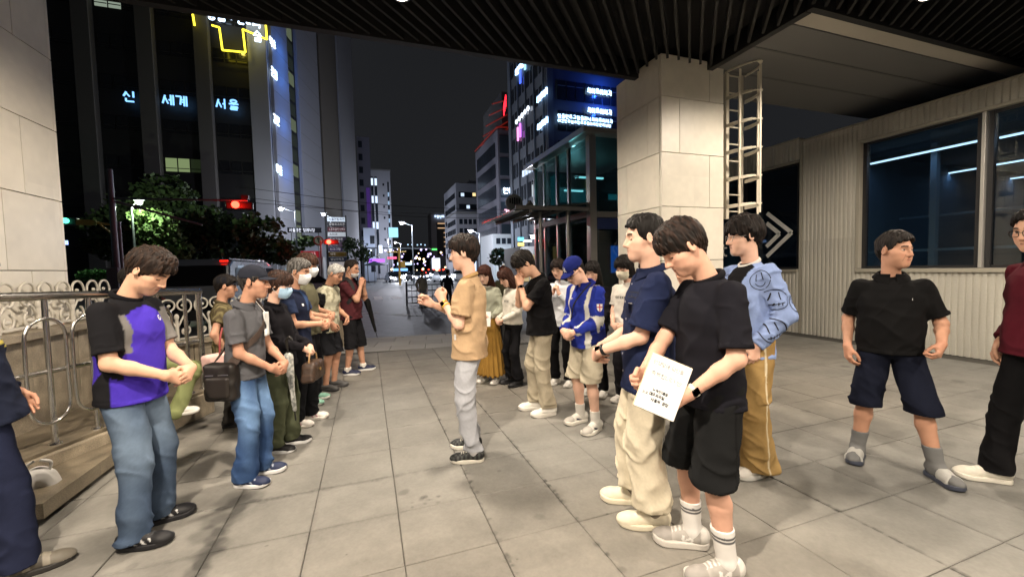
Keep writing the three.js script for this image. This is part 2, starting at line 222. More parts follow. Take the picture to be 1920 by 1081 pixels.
// ---------- ribbed wall building on the right ----------
const ribTex = dataTex(256, (u, v, i, j) => { const k = 1 + .06 * noise(u * 6, v * 3, 4) + .05 * (h3(i, j, 2) - .5); return [.735 * k, .725 * k, .685 * k]; });
const ribMat = new THREE.MeshStandardMaterial({ map: ribTex, roughness: .7 }), trimMat = std(lin(.34, .32, .265), .6);
function ribPanel(len, h, pitch = .082, depth = .026) { // corrugated sheet along +x, facing +z
  const s = new THREE.Shape(), n = Math.max(1, Math.round(len / pitch)), p = len / n; s.moveTo(0, .02); s.lineTo(0, 0); for (let i = 0; i < n; i++) { const x = i * p; s.lineTo(x + p * .18, 0); s.lineTo(x + p * .28, -depth); s.lineTo(x + p * .78, -depth); s.lineTo(x + p * .9, 0); } s.lineTo(len, 0); s.lineTo(len, .02); s.closePath();
  return boxUV(new THREE.ExtrudeGeometry(s, { depth: h, bevelEnabled: false }).rotateX(-Math.PI / 2), .5);
}
{
  // wall plane x = 8.85; local +x runs towards the camera (world +z), local +z faces the plaza (world -x)
  const b = thing('station_building', 'low building clad in beige ribbed panels with large dark windows', 'building', [8.85, 0, -9.3], -Math.PI / 2);
  const rib = (name, z0, z1, y0, y1) => part(name, ribPanel(z1 - z0, y1 - y0), ribMat, b, z0 + 9.3, y0, 0);
  rib('ribbed_panel', -6.3, -5.26, .0, 4.09); rib('ribbed_panel', -5.26, 3, .0, 1.33); rib('ribbed_panel', -5.26, 3, 3.80, 4.09); rib('ribbed_panel', -9.3, -6.36, .0, 1.33); rib('ribbed_panel', -9.3, -6.36, 3.74, 4.16);
  const box = (name, z0, z1, y0, y1, t, o, m = trimMat) => part(name, rbx(z1 - z0, y1 - y0, t, .006, (z0 + z1) / 2 + 9.3, (y0 + y1) / 2, o), m, b);
  box('coping', -6.36, 3, 4.09, 4.13, .16, -.04); box('coping', -9.3, -6.37, 4.16, 4.2, .16, -.04); box('window_sill', -5.24, 3, 1.33, 1.395, .12, .0); box('window_sill', -9.3, -6.38, 1.33, 1.39, .12, 0); box('corner_post', -6.36, -6.3, 0, 4.09, .05, .0); box('jamb', -5.262, -5.2, 1.4, 3.8, .1, -.01);
  box('window_head', -5.2, 3, 3.745, 3.797, .1, -.01); box('window_head', -9.3, -6.4, 3.69, 3.737, .1, -.01);
  const fr = std(lin(.02, .02, .022), .35), alu = std(lin(.5, .49, .46), .35, .5);
  const glassM = new THREE.MeshPhysicalMaterial({ color: lin(.62, .72, .78), roughness: .02, transmission: 1, thickness: 0, ior: 1.5 });
  for (const [z0, z1, y0, y1] of [[-5.2, -3.6, 1.4, 3.74], [-3.54, -1.94, 1.4, 3.74], [-1.88, -.28, 1.4, 3.74], [-.22, 1.4, 1.4, 3.74], [-9.3, -7.86, 1.4, 3.69], [-7.8, -6.4, 1.4, 3.69]]) { const L = z1 - z0, w = part('window', bx(L - .1, y1 - y0 - .06, .012, (z0 + z1) / 2 + 9.3, (y0 + y1) / 2, -.1), glassM, b); const cx = (z0 + z1) / 2 + 9.3; part('window_frame', join([bx(.06, y1 - y0, .08, z0 + 9.33, (y0 + y1) / 2, -.09), bx(.06, y1 - y0, .08, z1 + 9.27, (y0 + y1) / 2, -.09), bx(L - .13, .04, .07, cx, y0 + .02, -.09), bx(L - .13, .04, .07, cx, y1 - .02, -.09)]), fr, w); }
  for (const z of [-3.57, -1.91, -.25]) box('mullion', z - .022, z + .022, 1.4, 3.74, .1, -.04, alu);
  // the room behind the glass
  const room = std(lin(.1, .14, .18), .8), roomF = std(lin(.035, .045, .055), .35);
  part('room_floor', bx(13, .1, 9.5, 6.4, .55, -5.2), roomF, b); part('room_ceiling', bx(13, .1, 9.5, 6.4, 3.95, -5.2), room, b); part('room_back_wall', bx(13, 3.4, .1, 6.4, 2.25, -9.95), room, b); part('room_end_wall', bx(.1, 3.4, 9.4, -.06, 2.25, -5.2), room, b); part('room_end_wall', bx(.1, 3.4, 9.4, 12.9, 2.25, -5.2), room, b); part('roof', bx(12.6, .08, 9.5, 6.3, 4.05, -5.0), std(lin(.06, .06, .06)), b);
  part('inner_wall', bx(.1, 3.3, 9.3, 2.97, 2.25, -5.2), room, b);
  for (const x of [4.15, 5.9, 7.7]) for (const zz of [-2.2]) part('interior_post', bx(.1, 3.3, .12, x, 2.25, zz), std(lin(.16, .22, .27), .5), b);
  part('interior_rail', join([bx(9, .05, .05, 7.6, 1.72, -1.2), bx(9, .05, .05, 7.6, 2.5, -3.1)]), std(lin(.15, .2, .25), .5), b);
}
{ // strip lights in the room
  const list = [[10.75, -6.13, -4.3], [10.88, -4.18, -2.4], [14.05, -7.1, -5.75], [13.98, -5.45, -3.5], [16.95, -7.0, -5.2]]; list.forEach(([x, z0, z1], i) => { const L = z1 - z0; const t = thing('strip_light', ['long ceiling strip light in the left window, nearer row', 'long ceiling strip light in the right window, upper row', 'ceiling strip light in the left window, second row', 'ceiling strip light in the right window, second row', 'ceiling strip light deepest in the windows'][i], 'lamp', [x, 3.70, (z0 + z1) / 2], 0, 'strip lights behind the glass'); part('tube', bx(.045, .03, L), glow(0xd9ecff, 2.4), t); part('batten', bx(.06, .05, L, 0, .045, 0), std(lin(.3, .3, .3)), t);
    const r = new THREE.RectAreaLight(0xbcd8ff, 13, .05, L); r.position.set(0, -.03, 0); r.rotation.x = -Math.PI / 2; t.add(r); });
}
{ // white arrows and letters on the left window
  const m = std(lin(.62, .62, .6), .7); const ch = thing('wayfinding_sign', 'white double arrow with lettering on the dark window behind the man in the blue cardigan', 'sign', [8.80, 0, 0]);
  const chev = (z, h, t) => { for (const s of [-1, 1]) part('arrow_stroke', boxbar([0, 2.19, z], [0, 2.19 + s * h, z - h * 1.18], .012, t), m, ch); };
  chev(-6.5, .5, .085); chev(-6.78, .27, .085); for (const [z, k] of [[-8.28, 't'], [-8.02, 'e']]) { const st = k === 't' ? [[[-.05, .3], [-.05, .06], [0, 0], [.06, 0]], [[-.12, .2], [.06, .2]]] : [[[-.07, .11], [.08, .11], [.07, .2], [0, .23], [-.07, .17], [-.08, .06], [-.02, 0], [.07, .02]]]; part('letter', join(st.flatMap(l => l.slice(1).map((q, i) => boxbar([0, 1.75 + l[i][1], z - l[i][0] * -1], [0, 1.75 + q[1], z + q[0]], .012, .04)))), m, ch); }
}
{ // caged ladder up the wall behind the column
  const l = thing('caged_ladder', 'cream caged ladder rising beside the stone column', 'ladder', [5.34, 0, -5.0]); const m = std(lin(.66, .61, .5), .5), y0 = 2.25, y1 = 4.47;
  for (const x of [0, .29]) part('stile', bx(.055, y1 - y0, .05, x, (y0 + y1) / 2, 0), m, l); for (let y = y0 + .12; y < y1; y += .26) part('rung', bar([0, y, 0], [.29, y, 0], .012), m, l);
  for (let k = 0; k < 6; k++) { const y = y0 + .18 + k * .41; const pts = []; for (let i = 0; i <= 14; i++) { const a = i / 14 * Math.PI; pts.push([.15 - Math.cos(a) * .2, y, .02 + Math.sin(a) * .42]); } part('cage_hoop', join(pts.slice(1).map((p, i) => boxbar(pts[i], p, .012, .055))), m, l); }
  for (const a of [.6, 1.57, 2.5]) part('cage_bar', bx(.035, y1 - y0 - .1, .012, .15 - Math.cos(a) * .21, (y0 + y1) / 2, .02 + Math.sin(a) * .44), m, l);
  for (const y of [2.9, 3.9]) part('wall_bracket', bx(.18, .04, .04, -.06, y, -.05), m, l);
}
// ---------- left: kerb, steel railing, planter walls, scroll fences ----------
const steel = new THREE.MeshStandardMaterial({ color: lin(.62, .61, .59), roughness: .24, metalness: 1 });
const graniteTex = dataTex(256, (u, v, i, j) => { const s = h3(i >> 1, j >> 1, 4), k = 1 + .22 * (s - .5) + .12 * noise(u * 8, v * 8, 1) + .1 * (h3(i, j, 9) - .5); return [.56 * k, .52 * k, .45 * k]; });
const granite = new THREE.MeshStandardMaterial({ map: graniteTex, roughness: .6 }), graniteDark = new THREE.MeshStandardMaterial({ map: graniteTex, roughness: .4, color: lin(.55, .54, .52) });
{
  const ang = Math.atan2(.93, .367); // along (.367,-.93)
  const k = struct('kerb', null, null, [-2.38, 0, -4.16], ang); for (let i = 0; i < 5; i++) part('kerb_block', boxUV(rbx(.985, .25, .34, .012, -2.95 + i * 1.0, .122, -.063), 2), granite, k); part('kerb_cap', boxUV(rbx(4.9, .03, .22, .006, -.95, .262, -.04), 2), graniteDark, k);
  const r = thing('steel_railing', 'polished steel railing with oval loops beside the man in purple', 'railing', [-2.38, .27, -4.16], ang);
  part('top_rail', bar([-3, 1.27, 0], [1.56, 1.12, 0], .034, .034, 14), steel, r); part('middle_rail', bar([-3, .62, -.012], [1.5, .56, -.012], .019, .019, 10), steel, r);
  const posts = [-2.2, -1.0, .04, .36, 1.0, 1.34, 1.53], py = x => 1.17 - x * .033;
  for (const x of posts) part('post', bar([x, 0, 0], [x, py(x), 0], x === 1.53 ? .03 : .019, x === 1.53 ? .03 : .019, 12), steel, r);
  for (const x of [-1.0, .01, .33, 1.0]) { const pts = []; for (let i = 0; i < 24; i++) { const a = i / 24 * Math.PI * 2, c = Math.cos(a), s = Math.sin(a); pts.push([x + .135 * c, .59 + Math.sign(s) * .27 + .135 * s, .026]); } part('loop', tube(pts, .0125, 64, 8, true), steel, r); }
  for (const x of posts) part('base_plate', cyl(.04, .045, .02, x, .01, 0, 14), steel, r);
}
{
  const w = thing('planter_wall', 'granite wall with a thick cap under the left scroll fence', 'wall', [-3.05, 0, -5.2]); for (let i = 0; i < 3; i++) part('granite_slab', boxUV(rbx(.14, 1.0, .97, .006, -.07, .5, 1.0 - i * .98 - .2), 1.5), granite, w); part('cap', boxUV(rbx(.4, .075, 3.0, .01, -.12, 1.04, -.02), 1.5), granite, w);
  const a = Math.atan2(2.05, 1.75), w2 = thing('planter_wall', 'low granite wall under the white scroll fence behind the steel railing', 'wall', [-3.05, 0, -6.36], a); for (let i = 0; i < 4; i++) part('granite_slab', boxUV(rbx(.97, .58, .14, .006, .5 + i * .98, .29, -.07), 1.5), granite, w2); part('cap', boxUV(rbx(4.0, .07, .34, .01, 1.95, .617, -.1), 1.5), granite, w2);
  const g = struct('stair_landing', boxUV(new THREE.BoxGeometry(3.2, .1, 4.6).translate(-3.6, .1, -5.7), 1.5), graniteDark); 
  const white = std(lin(.62, .59, .52), .5);
  const scroll = (s, cx, cy, flip) => { const pts = []; for (let i = 0; i <= 26; i++) { const t = i / 26, ang = -1.2 + t * 6.6, r = s * (.44 - .34 * t); pts.push([cx + flip * (.02 * s + .30 * s + Math.cos(ang + Math.PI) * r), cy + Math.sin(ang) * r, 0]); } return tube(pts, .0135, 44, 6); };
  const fence = (name, label, pos, turn, n, hgt, pitch) => { const f = thing(name, label, 'fence', pos, turn); for (let i = 0; i < n; i++) { const x = i * pitch + pitch / 2, h = hgt; const gs = [];
      for (const s of [-1, 1]) { const heart = []; for (let k = 0; k <= 30; k++) { const t = k / 30, a = -Math.PI * .42 + t * Math.PI * 1.95; const r = pitch * .215 * (1 - .45 * sstep(.6, 1, t)); heart.push([x + s * (pitch * .235 + Math.cos(a) * r), h * .72 + Math.sin(a) * r * 1.05, 0]); } heart.unshift([x + s * .015, h * .3, 0], [x + s * pitch * .2, h * .5, 0]); gs.push(tube(heart, .013, 60, 6));
        const low = []; for (let k = 0; k <= 20; k++) { const t = k / 20, a = Math.PI * .6 + t * Math.PI * 1.7, r = pitch * .15 * (1 - .4 * t); low.push([x + s * (pitch * .24 - Math.cos(a) * r * 1), h * .2 + Math.sin(a) * r, 0]); } gs.push(tube(low, .012, 44, 6)); gs.push(new THREE.SphereGeometry(.03, 8, 6).scale(1.5, .7, .5).translate(x + s * pitch * .22, h * .2, 0)); gs.push(new THREE.SphereGeometry(.026, 8, 6).scale(1, .8, .6).translate(x + s * pitch * .2, h * .74, 0)); }
      part('scroll', join(gs), white, f); part('stem', join([cyl(.02, .026, h * .5, x, h * .25, 0, 8), new THREE.SphereGeometry(.034, 8, 6).scale(1, 1.4, .8).translate(x, h * .5, 0)]), white, f); } part('bottom_bar', bx(n * pitch, .02, .02, n * pitch / 2, .03, 0), white, f); return f; };
  fence('scroll_fence', 'white wrought scroll fence in front of the stone pier', [-3.12, 1.08, -4.2], Math.PI / 2, 5, .48, .5);
  fence('scroll_fence', 'white wrought scroll fence in front of the dark van', [-2.98, .65, -6.5], a, 6, .68, .44);
}
// ---------- people ----------
const clothMat = (rough = .92) => new THREE.MeshPhysicalMaterial({ vertexColors: true, roughness: rough, specularIntensity: rough > .9 ? .25 : .8 });
const skinMat = new THREE.MeshPhysicalMaterial({ vertexColors: true, roughness: .52, specularIntensity: .45 });
const fabricMat = clothMat(.93), leatherMat = clothMat(.5), shoeMat = clothMat(.6), hairMat = new THREE.MeshPhysicalMaterial({ vertexColors: true, roughness: .6, specularIntensity: .35 });
const wireMat = std(0x0c0c0e, .35, .4), steelTrim = std(0xb8b4ac, .3, .9);
const V3 = (a) => new THREE.Vector3(...a), A3 = v => [v.x, v.y, v.z];
const vadd = (a, b, t = 1) => [a[0] + b[0] * t, a[1] + b[1] * t, a[2] + b[2] * t], vsub = (a, b) => [a[0] - b[0], a[1] - b[1], a[2] - b[2]], vlen = a => Math.hypot(...a), vnorm = a => { const l = vlen(a) || 1; return [a[0] / l, a[1] / l, a[2] / l]; };
const vmul = (a, k) => [a[0] * k, a[1] * k, a[2] * k], vdot = (a, b) => a[0] * b[0] + a[1] * b[1] + a[2] * b[2], vcross = (a, b) => [a[1] * b[2] - a[2] * b[1], a[2] * b[0] - a[0] * b[2], a[0] * b[1] - a[1] * b[0]], vlerp = (a, b, t) => [a[0] + (b[0] - a[0]) * t, a[1] + (b[1] - a[1]) * t, a[2] + (b[2] - a[2]) * t];
// middle joint of a two-bone limb
function ik(a, t, l1, l2, hint) {
  let d = vsub(t, a), L = vlen(d); if (L > (l1 + l2) * .998) { t = vadd(a, vmul(d, (l1 + l2) * .998 / L)); d = vsub(t, a); L = vlen(d); }
  const u = vnorm(d), c = (l1 * l1 + L * L - l2 * l2) / (2 * L), h = Math.sqrt(Math.max(l1 * l1 - c * c, 0)); const p = vnorm(vsub(hint, vmul(u, vdot(hint, u)))); return [vadd(vadd(a, u, c), p, h), t];
}
function bounds(pts, pad) { const b = [1e9, 1e9, 1e9, -1e9, -1e9, -1e9]; for (const p of pts) for (let k = 0; k < 3; k++) { b[k] = Math.min(b[k], p[k] - pad); b[k + 3] = Math.max(b[k + 3], p[k] + pad); } return b; }
const SKIN = { light: C('#dcb39d'), mid: C('#cda288'), tan: C('#bb8e75'), pale: C('#e4bfab') };
function handShape(W, E, dir, palm, right, k, curl = .35, thumb = .4, spread = .3) {
  const Y = vnorm(dir); let Z = vnorm(vsub(palm, vmul(Y, vdot(palm, Y)))); let X = vcross(Y, Z); if (!right) X = vmul(X, -1);
  const at = (x, y, z) => vadd(vadd(vadd(W, X, x * k), Y, y * k), Z, z * k);
  const base = [[.031, .084], [.0105, .09], [-.0105, .086], [-.030, .077]], len = [.072, .08, .074, .058], pts = [W];
  const palmF = uni([cone(at(.006, .0, 0), at(.026, .082, 0), .019 * k, .0115 * k), cone(at(.002, 0, 0), at(.0105, .088, -.002), .019 * k, .0115 * k), cone(at(-.004, 0, 0), at(-.0105, .084, -.002), .019 * k, .0115 * k), cone(at(-.01, 0, 0), at(-.028, .075, 0), .017 * k, .011 * k), cone(at(.018, .012, .008), at(.03, .045, .01), .014 * k, .014 * k), cone(vlerp(E, W, .7), at(0, .005, 0), .0285 * k, .022 * k)], .016 * k);
  const chain = []; base.forEach(([x, y], i) => {
    const c = Array.isArray(curl) ? curl[i] : curl; let th = .12 + c * 1.05, p = at(x, y, -.001); const sp = (1.5 - i) * .07 * spread, segs = [];
    [.45, .31, .24].forEach((q, j) => { const d = vnorm(vadd(vadd(vmul(Y, Math.cos(th)), Z, Math.sin(th)), X, sp)); const n = vadd(p, d, len[i] * q * k); const r0 = [.0092, .0084, .0078][j] * k * (i === 3 ? .9 : 1); segs.push(cone(p, n, r0, r0 * .92)); p = n; pts.push(n); th += c * [1.25, .8, 0][j]; });
    chain.push(uni(segs, .002));
  });
  { let p = at(.024, .022, .006); const ds = [vnorm(vadd(vadd(vmul(X, .75 - thumb * .5), Y, .7), Z, .25 + thumb * .5)), vnorm(vadd(vadd(vmul(X, .35 - thumb * .8), Y, .85), Z, .2 + thumb * .6)), vnorm(vadd(vadd(vmul(X, .2 - thumb), Y, .85), Z, .15 + thumb * .5))], segs = []; [.042, .033, .027].forEach((l, j) => { const n = vadd(p, ds[j], l * k); segs.push(cone(p, n, [.0135, .0108, .0098][j] * k, [.0108, .0098, .0085][j] * k)); p = n; pts.push(n); }); chain.push(uni(segs, .003)); }
  pts.push(at(.05, .04, .02), at(-.045, .05, -.02), vlerp(E, W, .8));
  const f = (x, y, z) => { let d = palmF(x, y, z), m = 1e9; for (const c of chain) { const v = c(x, y, z); if (v < m) m = v; } return smin(d, m, .007 * k); };
  return { f, pts, X, Y, Z, at };
}
function headShape(F) {  // F: face options, unit head
  const jaw = F.jaw ?? 1, nose = F.nose ?? 1, full = F.full ?? 1;
  const main = uni([ell(0, .036, -.012, .0745, .082, .094), ell(0, -.024, .016, .0625 * full, .085, .073), ell(0, -.074, .034, .0475 * jaw * full, .038, .048), cone([-.012, -.099, .06], [.012, -.099, .06], .0165), cone([-.046 * full, -.024, .046], [-.04 * full, -.05, .05], .022, .018), cone([.046 * full, -.024, .046], [.04 * full, -.05, .05], .022, .018)], .034);
  const brow = uni([cone([-.04, .02, .068], [-.012, .018, .081], .009), cone([.04, .02, .068], [.012, .018, .081], .009)], .02);
  const nz = uni([cone([0, .012, .083], [0, -.032, .098 + .006 * nose], .0065, .0105 * nose), cone([-.0115, -.036, .089], [.0115, -.036, .089], .008 * nose)], .014);
  const up = cone([-.015, -.0595, .082], [.015, -.0595, .082], .0058), lo = cone([-.013, -.0705, .081], [.013, -.0705, .081], .0066), mid = cone([0, -.06, .0845], [0, -.0695, .0845], .005);
  const lids = [ell(-.0315, .001, .067, .0155, .0125, .013), ell(.0315, .001, .067, .0155, .0125, .013)];
  const ear = (s) => { const m = new THREE.Matrix4().makeTranslation(s * .079, -.004, -.012).multiply(new THREE.Matrix4().makeRotationFromEuler(new THREE.Euler(.2, s * .35, s * -.08))); const o = ell(0, 0, 0, .0085, .0295, .0185), c = ell(s * .009, .004, .004, .006, .02, .0115); return xform((x, y, z) => smax(o(x, y, z), -c(x, y, z), .006), m); };
  const eL = ear(-1), eR = ear(1);
  return (x, y, z) => {
    let d = main(x, y, z); d = smin(d, brow(x, y, z), .022);
    const ax = Math.abs(x); const so = Math.sqrt((ax - .0315) ** 2 * .55 + (y - .002) ** 2 * 1.3 + (z - .094) ** 2) - .0165; d = smax(d, -so, .022);
    if (z > .02) { d = smin(d, Math.min(lids[0](x, y, z), lids[1](x, y, z)), .006); d = smin(d, nz(x, y, z), .012); d = smin(d, Math.min(up(x, y, z), lo(x, y, z)), .006); d = smin(d, mid(x, y, z), .005); const sl = Math.hypot(y + .0652, z - .092) - .0022; if (ax < .019) d = smax(d, -sl, .004); }
    return smin(d, x < 0 ? eL(x, y, z) : eR(x, y, z), .008);
  };
}
function faceColour(skin, F) {
  const brow = F.brow ?? C('#1d1512'), lipc = mixc(skin, C('#a8483f'), F.fem ? .6 : .42), red = mixc(skin, C('#c0604a'), .25), line = mixc(skin, C('#1a0f0c'), .9), white = C('#d8d2ca');
  return (x, y, z) => {
    let c = skin; const ax = Math.abs(x); const n = noise(x * 60, y * 60, z * 60) * .04; c = vmul(c, 1 + n);
    if (z > .03) {
      c = mixc(c, red, .55 * sstep(.03, .0, Math.hypot(ax - .04, (y + .035)))); c = mixc(c, red, .5 * sstep(.02, .0, Math.hypot(ax, y + .036) - .004));
      const bl = .0255 + .06 * (ax - .012) - 4.2 * Math.max(ax - .034, 0) ** 1.6; if (ax > .012 && ax < .052 && Math.abs(y - bl) < .006 && z > .045) c = mixc(c, brow, F.thin ? .6 : .88);
      const ex = (ax - .0315) / .0148, lid = F.open ? .0042 : .0018;
      if (Math.abs(ex) < 1 && z > .055) { const cy = .001 - (F.open ? 0 : .0045) - (F.open ? 0 : .002 * (1 - ex * ex)), hh = lid * (1 - ex * ex) + .0008; if (F.open && Math.abs(y - cy) < hh * .9) c = Math.abs(ax - .0315) < .0062 ? line : white; if (F.open ? (y > cy + hh * .5 && y < cy + hh + .0025) : Math.abs(y - cy) < .0032) c = line; }
      if (ax < .0195 && y < -.052 && y > -.079 && z > .07) { const w = sstep(.02, .014, ax); if (y > -.067 - .004 && Math.abs(y + .0652) < .0026) c = mixc(c, line, .7 * w); else if (y > -.0635 - .0025 && y > -.067 + .0 || y < -.064) { const hgt = y > -.0652 ? (y < -.0555) : (y > -.077); if (hgt) c = mixc(c, lipc, .8 * w); } }
      if (Math.abs(ax - .007) < .0035 && y < -.0405 && y > -.046 && z > .08) c = mixc(c, line, .6);
      if (F.stubble && y < -.045 && !(ax < .02 && y > -.079 && y < -.055)) c = mixc(c, mixc(skin, C('#4a4642'), .8), F.stubble * sstep(-.045, -.075, y));
      if (F.lines) { const f1 = Math.abs(ax - .028 - (-.04 - y) * .35) ; if (y < -.03 && y > -.075 && f1 < .003) c = mixc(c, line, .28); if (y > .04 && y < .075 && Math.abs(Math.sin(y * 480)) > .93) c = mixc(c, line, .18); }
    } return c;
  };
}
const HAIR = {
  // lower edge of the hair at front, temple, sideburn, behind the ear, nape; thickness side, top, back
  short: { k: [.074, .052, -.032, -.018, -.085], t: [.007, .017, .012] },
  crop: { k: [.08, .058, -.026, -.012, -.075], t: [.004, .012, .009] },
  fringe: { k: [.030, .024, -.036, -.02, -.09], t: [.012, .022, .018] },
  parted: { k: [.05, .03, -.036, -.02, -.09], t: [.013, .026, .017] },
  full: { k: [.034, .018, -.04, -.03, -.095], t: [.02, .03, .024] },
  thin: { k: [.088, .07, -.025, -.015, -.08], t: [.006, .006, .01] },
  bob: { k: [.034, .0, -.09, -.1, -.11], t: [.016, .02, .02] },
  long: { k: [.045, .0, -.12, -.2, -.2], t: [.014, .02, .02] },
};
function hairShape(H, seed) {
  const k = H.k, t = H.t, keys = [0, .75, 1.35, 1.8, 3.15];
  const top = ell(0, .038, -.014, .0745 + t[0], .082 + t[1], .094 + t[2]), front = ell(0, .05, .03, .066 + t[0] * .8, .062 + t[1] * .8, .062 + t[1] * .55), nape = cone([0, .0, -.042], [0, -.08, -.03], .061 + t[2] * .5, .05 + t[2] * .35), side = ell(0, -.008, -.018, .0755 + t[0] * .55, .075, .064);
  const dropF = H.drop ? uni([ecol(-H.drop, .03, .092, .07, .088, .09, -.05, -.02, .03)], .03) : null, face = ell(0, -.055, .1, .056, .105, .105);
  return (x, y, z) => {
    const ph = Math.atan2(Math.abs(x), z); let i = 0; while (i < 3 && ph > keys[i + 1]) i++; const q = sstep(keys[i], keys[i + 1], ph); let yl = k[i] + (k[i + 1] - k[i]) * q;
    const sd = x > 0 ? 1 : -1; yl += noise(ph * sd * 11 + seed, 3, seed) * .012 + noise(ph * sd * 30, 7, seed) * .005;
    let d = smin(smin(top(x, y, z), front(x, y, z), .03), Math.min(nape(x, y, z), side(x, y, z)), .018); if (ph > .8) d += (H.fade ?? .6) * (ph > 2 ? t[2] : t[0]) * sstep(.06, .0, y - yl) * sstep(.8, 1.2, ph);
    d -= noise(x * 42 + seed, y * 16, z * 42) * .0055 + noise(x * 120 + seed, y * 26, z * 120) * .0048 + (H.wave ? noise(x * 30, y * 30 + seed, z * 30) * .009 : 0);
    if (dropF) { let e = dropF(x, y, z) - noise(x * 60 + seed, y * 12, z * 60) * .006; e = smax(e, -face(x, y, z), .012); d = smin(smax(d, (Math.max(yl, -.02) - y) * .85, .012), e, .015); d = smax(d, -face(x, y, z), .01); if (z > .075) d = smax(d, (k[0] - y) * .8, .01); return d; }
    return smax(d, (yl - y) * .85, .014);
  };
}
let personCount = 0;
const ridge = (x, y, z) => { const v = noise(x, y, z), n = 1.12 - Math.sqrt(v * v + .014); return n * n * n * n; };
function person(S) {
  const s = S.h / 1.75, g = S.g ?? 1, fem = S.fem ? 1 : 0, seed = 10 + 7.3 * personCount++, q = S.q ?? 1, th = Math.atan2(-S.at[0], -S.at[1]) + S.face * D2R, bk = S.back ?? .09, dx = S.dx ?? 0, X = S.at[0] - Math.sin(th) * bk + Math.cos(th) * dx, Zp = S.at[1] - Math.cos(th) * bk - Math.sin(th) * dx;
  const P = thing(S.name ?? 'person', S.label, 'person', [X, S.lift ?? 0, Zp], th, S.group);
  const sk = S.skin ?? SKIN.mid;
  const Tm = new THREE.Matrix4().makeTranslation(0, .95 * s, 0).multiply(new THREE.Matrix4().makeRotationFromEuler(new THREE.Euler((S.lean ?? 0) * D2R, (S.twist ?? 0) * D2R, (S.side ?? 0) * D2R, 'YXZ'))).multiply(new THREE.Matrix4().makeTranslation(0, -.95 * s, 0));
  const tp = (x, y, z) => A3(new THREE.Vector3(x * s, y * s, z * s).applyMatrix4(Tm));
  const shw = (fem ? .15 : .17) * (S.shoulder ?? 1), sh = { r: tp(-shw, 1.355, -.008), l: tp(shw, 1.355, -.008) };
  // arms
  const arm = {}, L1 = .285 * s, L2 = .25 * s;
  for (const k of ['r', 'l']) { const a = S.arms[k], sg = k === 'r' ? -1 : 1; const [E, W] = ik(sh[k], vmul(a.w, s), L1, L2, a.e ?? [sg * .5, -.5, -.6]); arm[k] = { S: sh[k], E, W, dir: a.dir ?? vsub(W, E), palm: a.palm ?? [-sg, 0, 0], curl: a.curl ?? .35, thumb: a.thumb ?? .4 }; }
  // legs
  const leg = {}; const feet = S.feet ?? { r: [-.1, 0, -6], l: [.1, 0, 6] };
  for (const k of ['r', 'l']) { const sg = k === 'r' ? -1 : 1, [fx, fz, fy, fh = 0] = feet[k]; const hip = [sg * .08 * s, .905 * s, 0]; const ank = [fx * s, .085 * s + fh, fz * s]; const [K, A] = ik(hip, ank, .425 * s, .405 * s, S.knee?.[k] ?? [sg * .12 + Math.sin(fy * D2R) * .4, 0, 1]); leg[k] = { hip, K, A: ank, yaw: fy * D2R, lift: fh }; }
  const ag = Math.sqrt(g) * (fem ? .88 : 1) * s;
  const tors = xform(uni([ecol(.86 * s, 1.04 * s, .135 * g * s, .09 * g * s, .118 * g * s, .085 * g * s, 0, 0, .06), ecol(1.02 * s, 1.30 * s, .115 * g * s, .082 * g * s, .13 * g * s, .088 * g * s, 0, 0, .06), cone([-(shw - .03) * s, 1.355 * s, -.01], [(shw - .03) * s, 1.355 * s, -.01], .034 * s), ecol(1.26 * s, 1.38 * s, .12 * s, .08 * s, .085 * s, .06 * s, 0, -.01, .05)], .05 * s), Tm);
  const limbs = []; for (const k of ['r', 'l']) { const a = arm[k]; limbs.push(uni([cone(vlerp(a.S, a.E, .12), a.E, .038 * ag, .038 * ag), cone(a.E, vlerp(a.E, a.W, .35), .037 * ag, .036 * ag), cone(vlerp(a.E, a.W, .35), a.W, .036 * ag, .0245 * ag)], .02)); }
  const legF = []; for (const k of ['r', 'l']) { const l = leg[k], back = [-Math.sin(l.yaw) * .012, 0, -Math.cos(l.yaw) * .012]; const cm = vadd(vlerp(l.K, l.A, .3), back); legF.push(uni([cone(l.hip, l.K, .07 * ag, .052 * ag), cone(l.K, cm, .05 * ag, .052 * ag), cone(cm, l.A, .052 * ag, .034 * ag), cone(l.A, vadd(l.A, [0, -.04 * s, 0]), .034 * ag, .03 * ag)], .02)); }
  const bodyF = (x, y, z) => { let d = tors(x, y, z); for (const f of limbs) d = smin(d, f(x, y, z), .03); for (const f of legF) d = smin(d, f(x, y, z), .02); return d; };
  const all = [[-.2, .05, -.14], [.2, .05, .16], tp(0, 1.5, 0), tp(.2, 1.2, .12), tp(-.2, 1.2, -.12), arm.r.E, arm.l.E, arm.r.W, arm.l.W, leg.r.A, leg.l.A, leg.r.K, leg.l.K];
  // head
  const hs = s * (S.headScale ?? (fem ? .98 : 1)) * 1.05, hd = S.head ?? {}, piv = tp(0, 1.51 - Math.max(0, (hd.p ?? 5) - 15) * .0006, .008 + (hd.fwd ?? 0) + Math.max(0, (hd.p ?? 5) - 10) * .0012);
  const Hm = new THREE.Matrix4().makeTranslation(...piv).multiply(new THREE.Matrix4().makeRotationFromEuler(new THREE.Euler((hd.p ?? 5) * D2R, (hd.y ?? 0) * D2R, (hd.r ?? 0) * D2R, 'YXZ'))).multiply(new THREE.Matrix4().makeTranslation(0, .108 * s, .014 * s)).multiply(new THREE.Matrix4().makeScale(hs, hs, hs));
  const hp = (x, y, z) => A3(new THREE.Vector3(x, y, z).applyMatrix4(Hm));
  const F = S.faceOpt ?? {}; F.fem = fem;
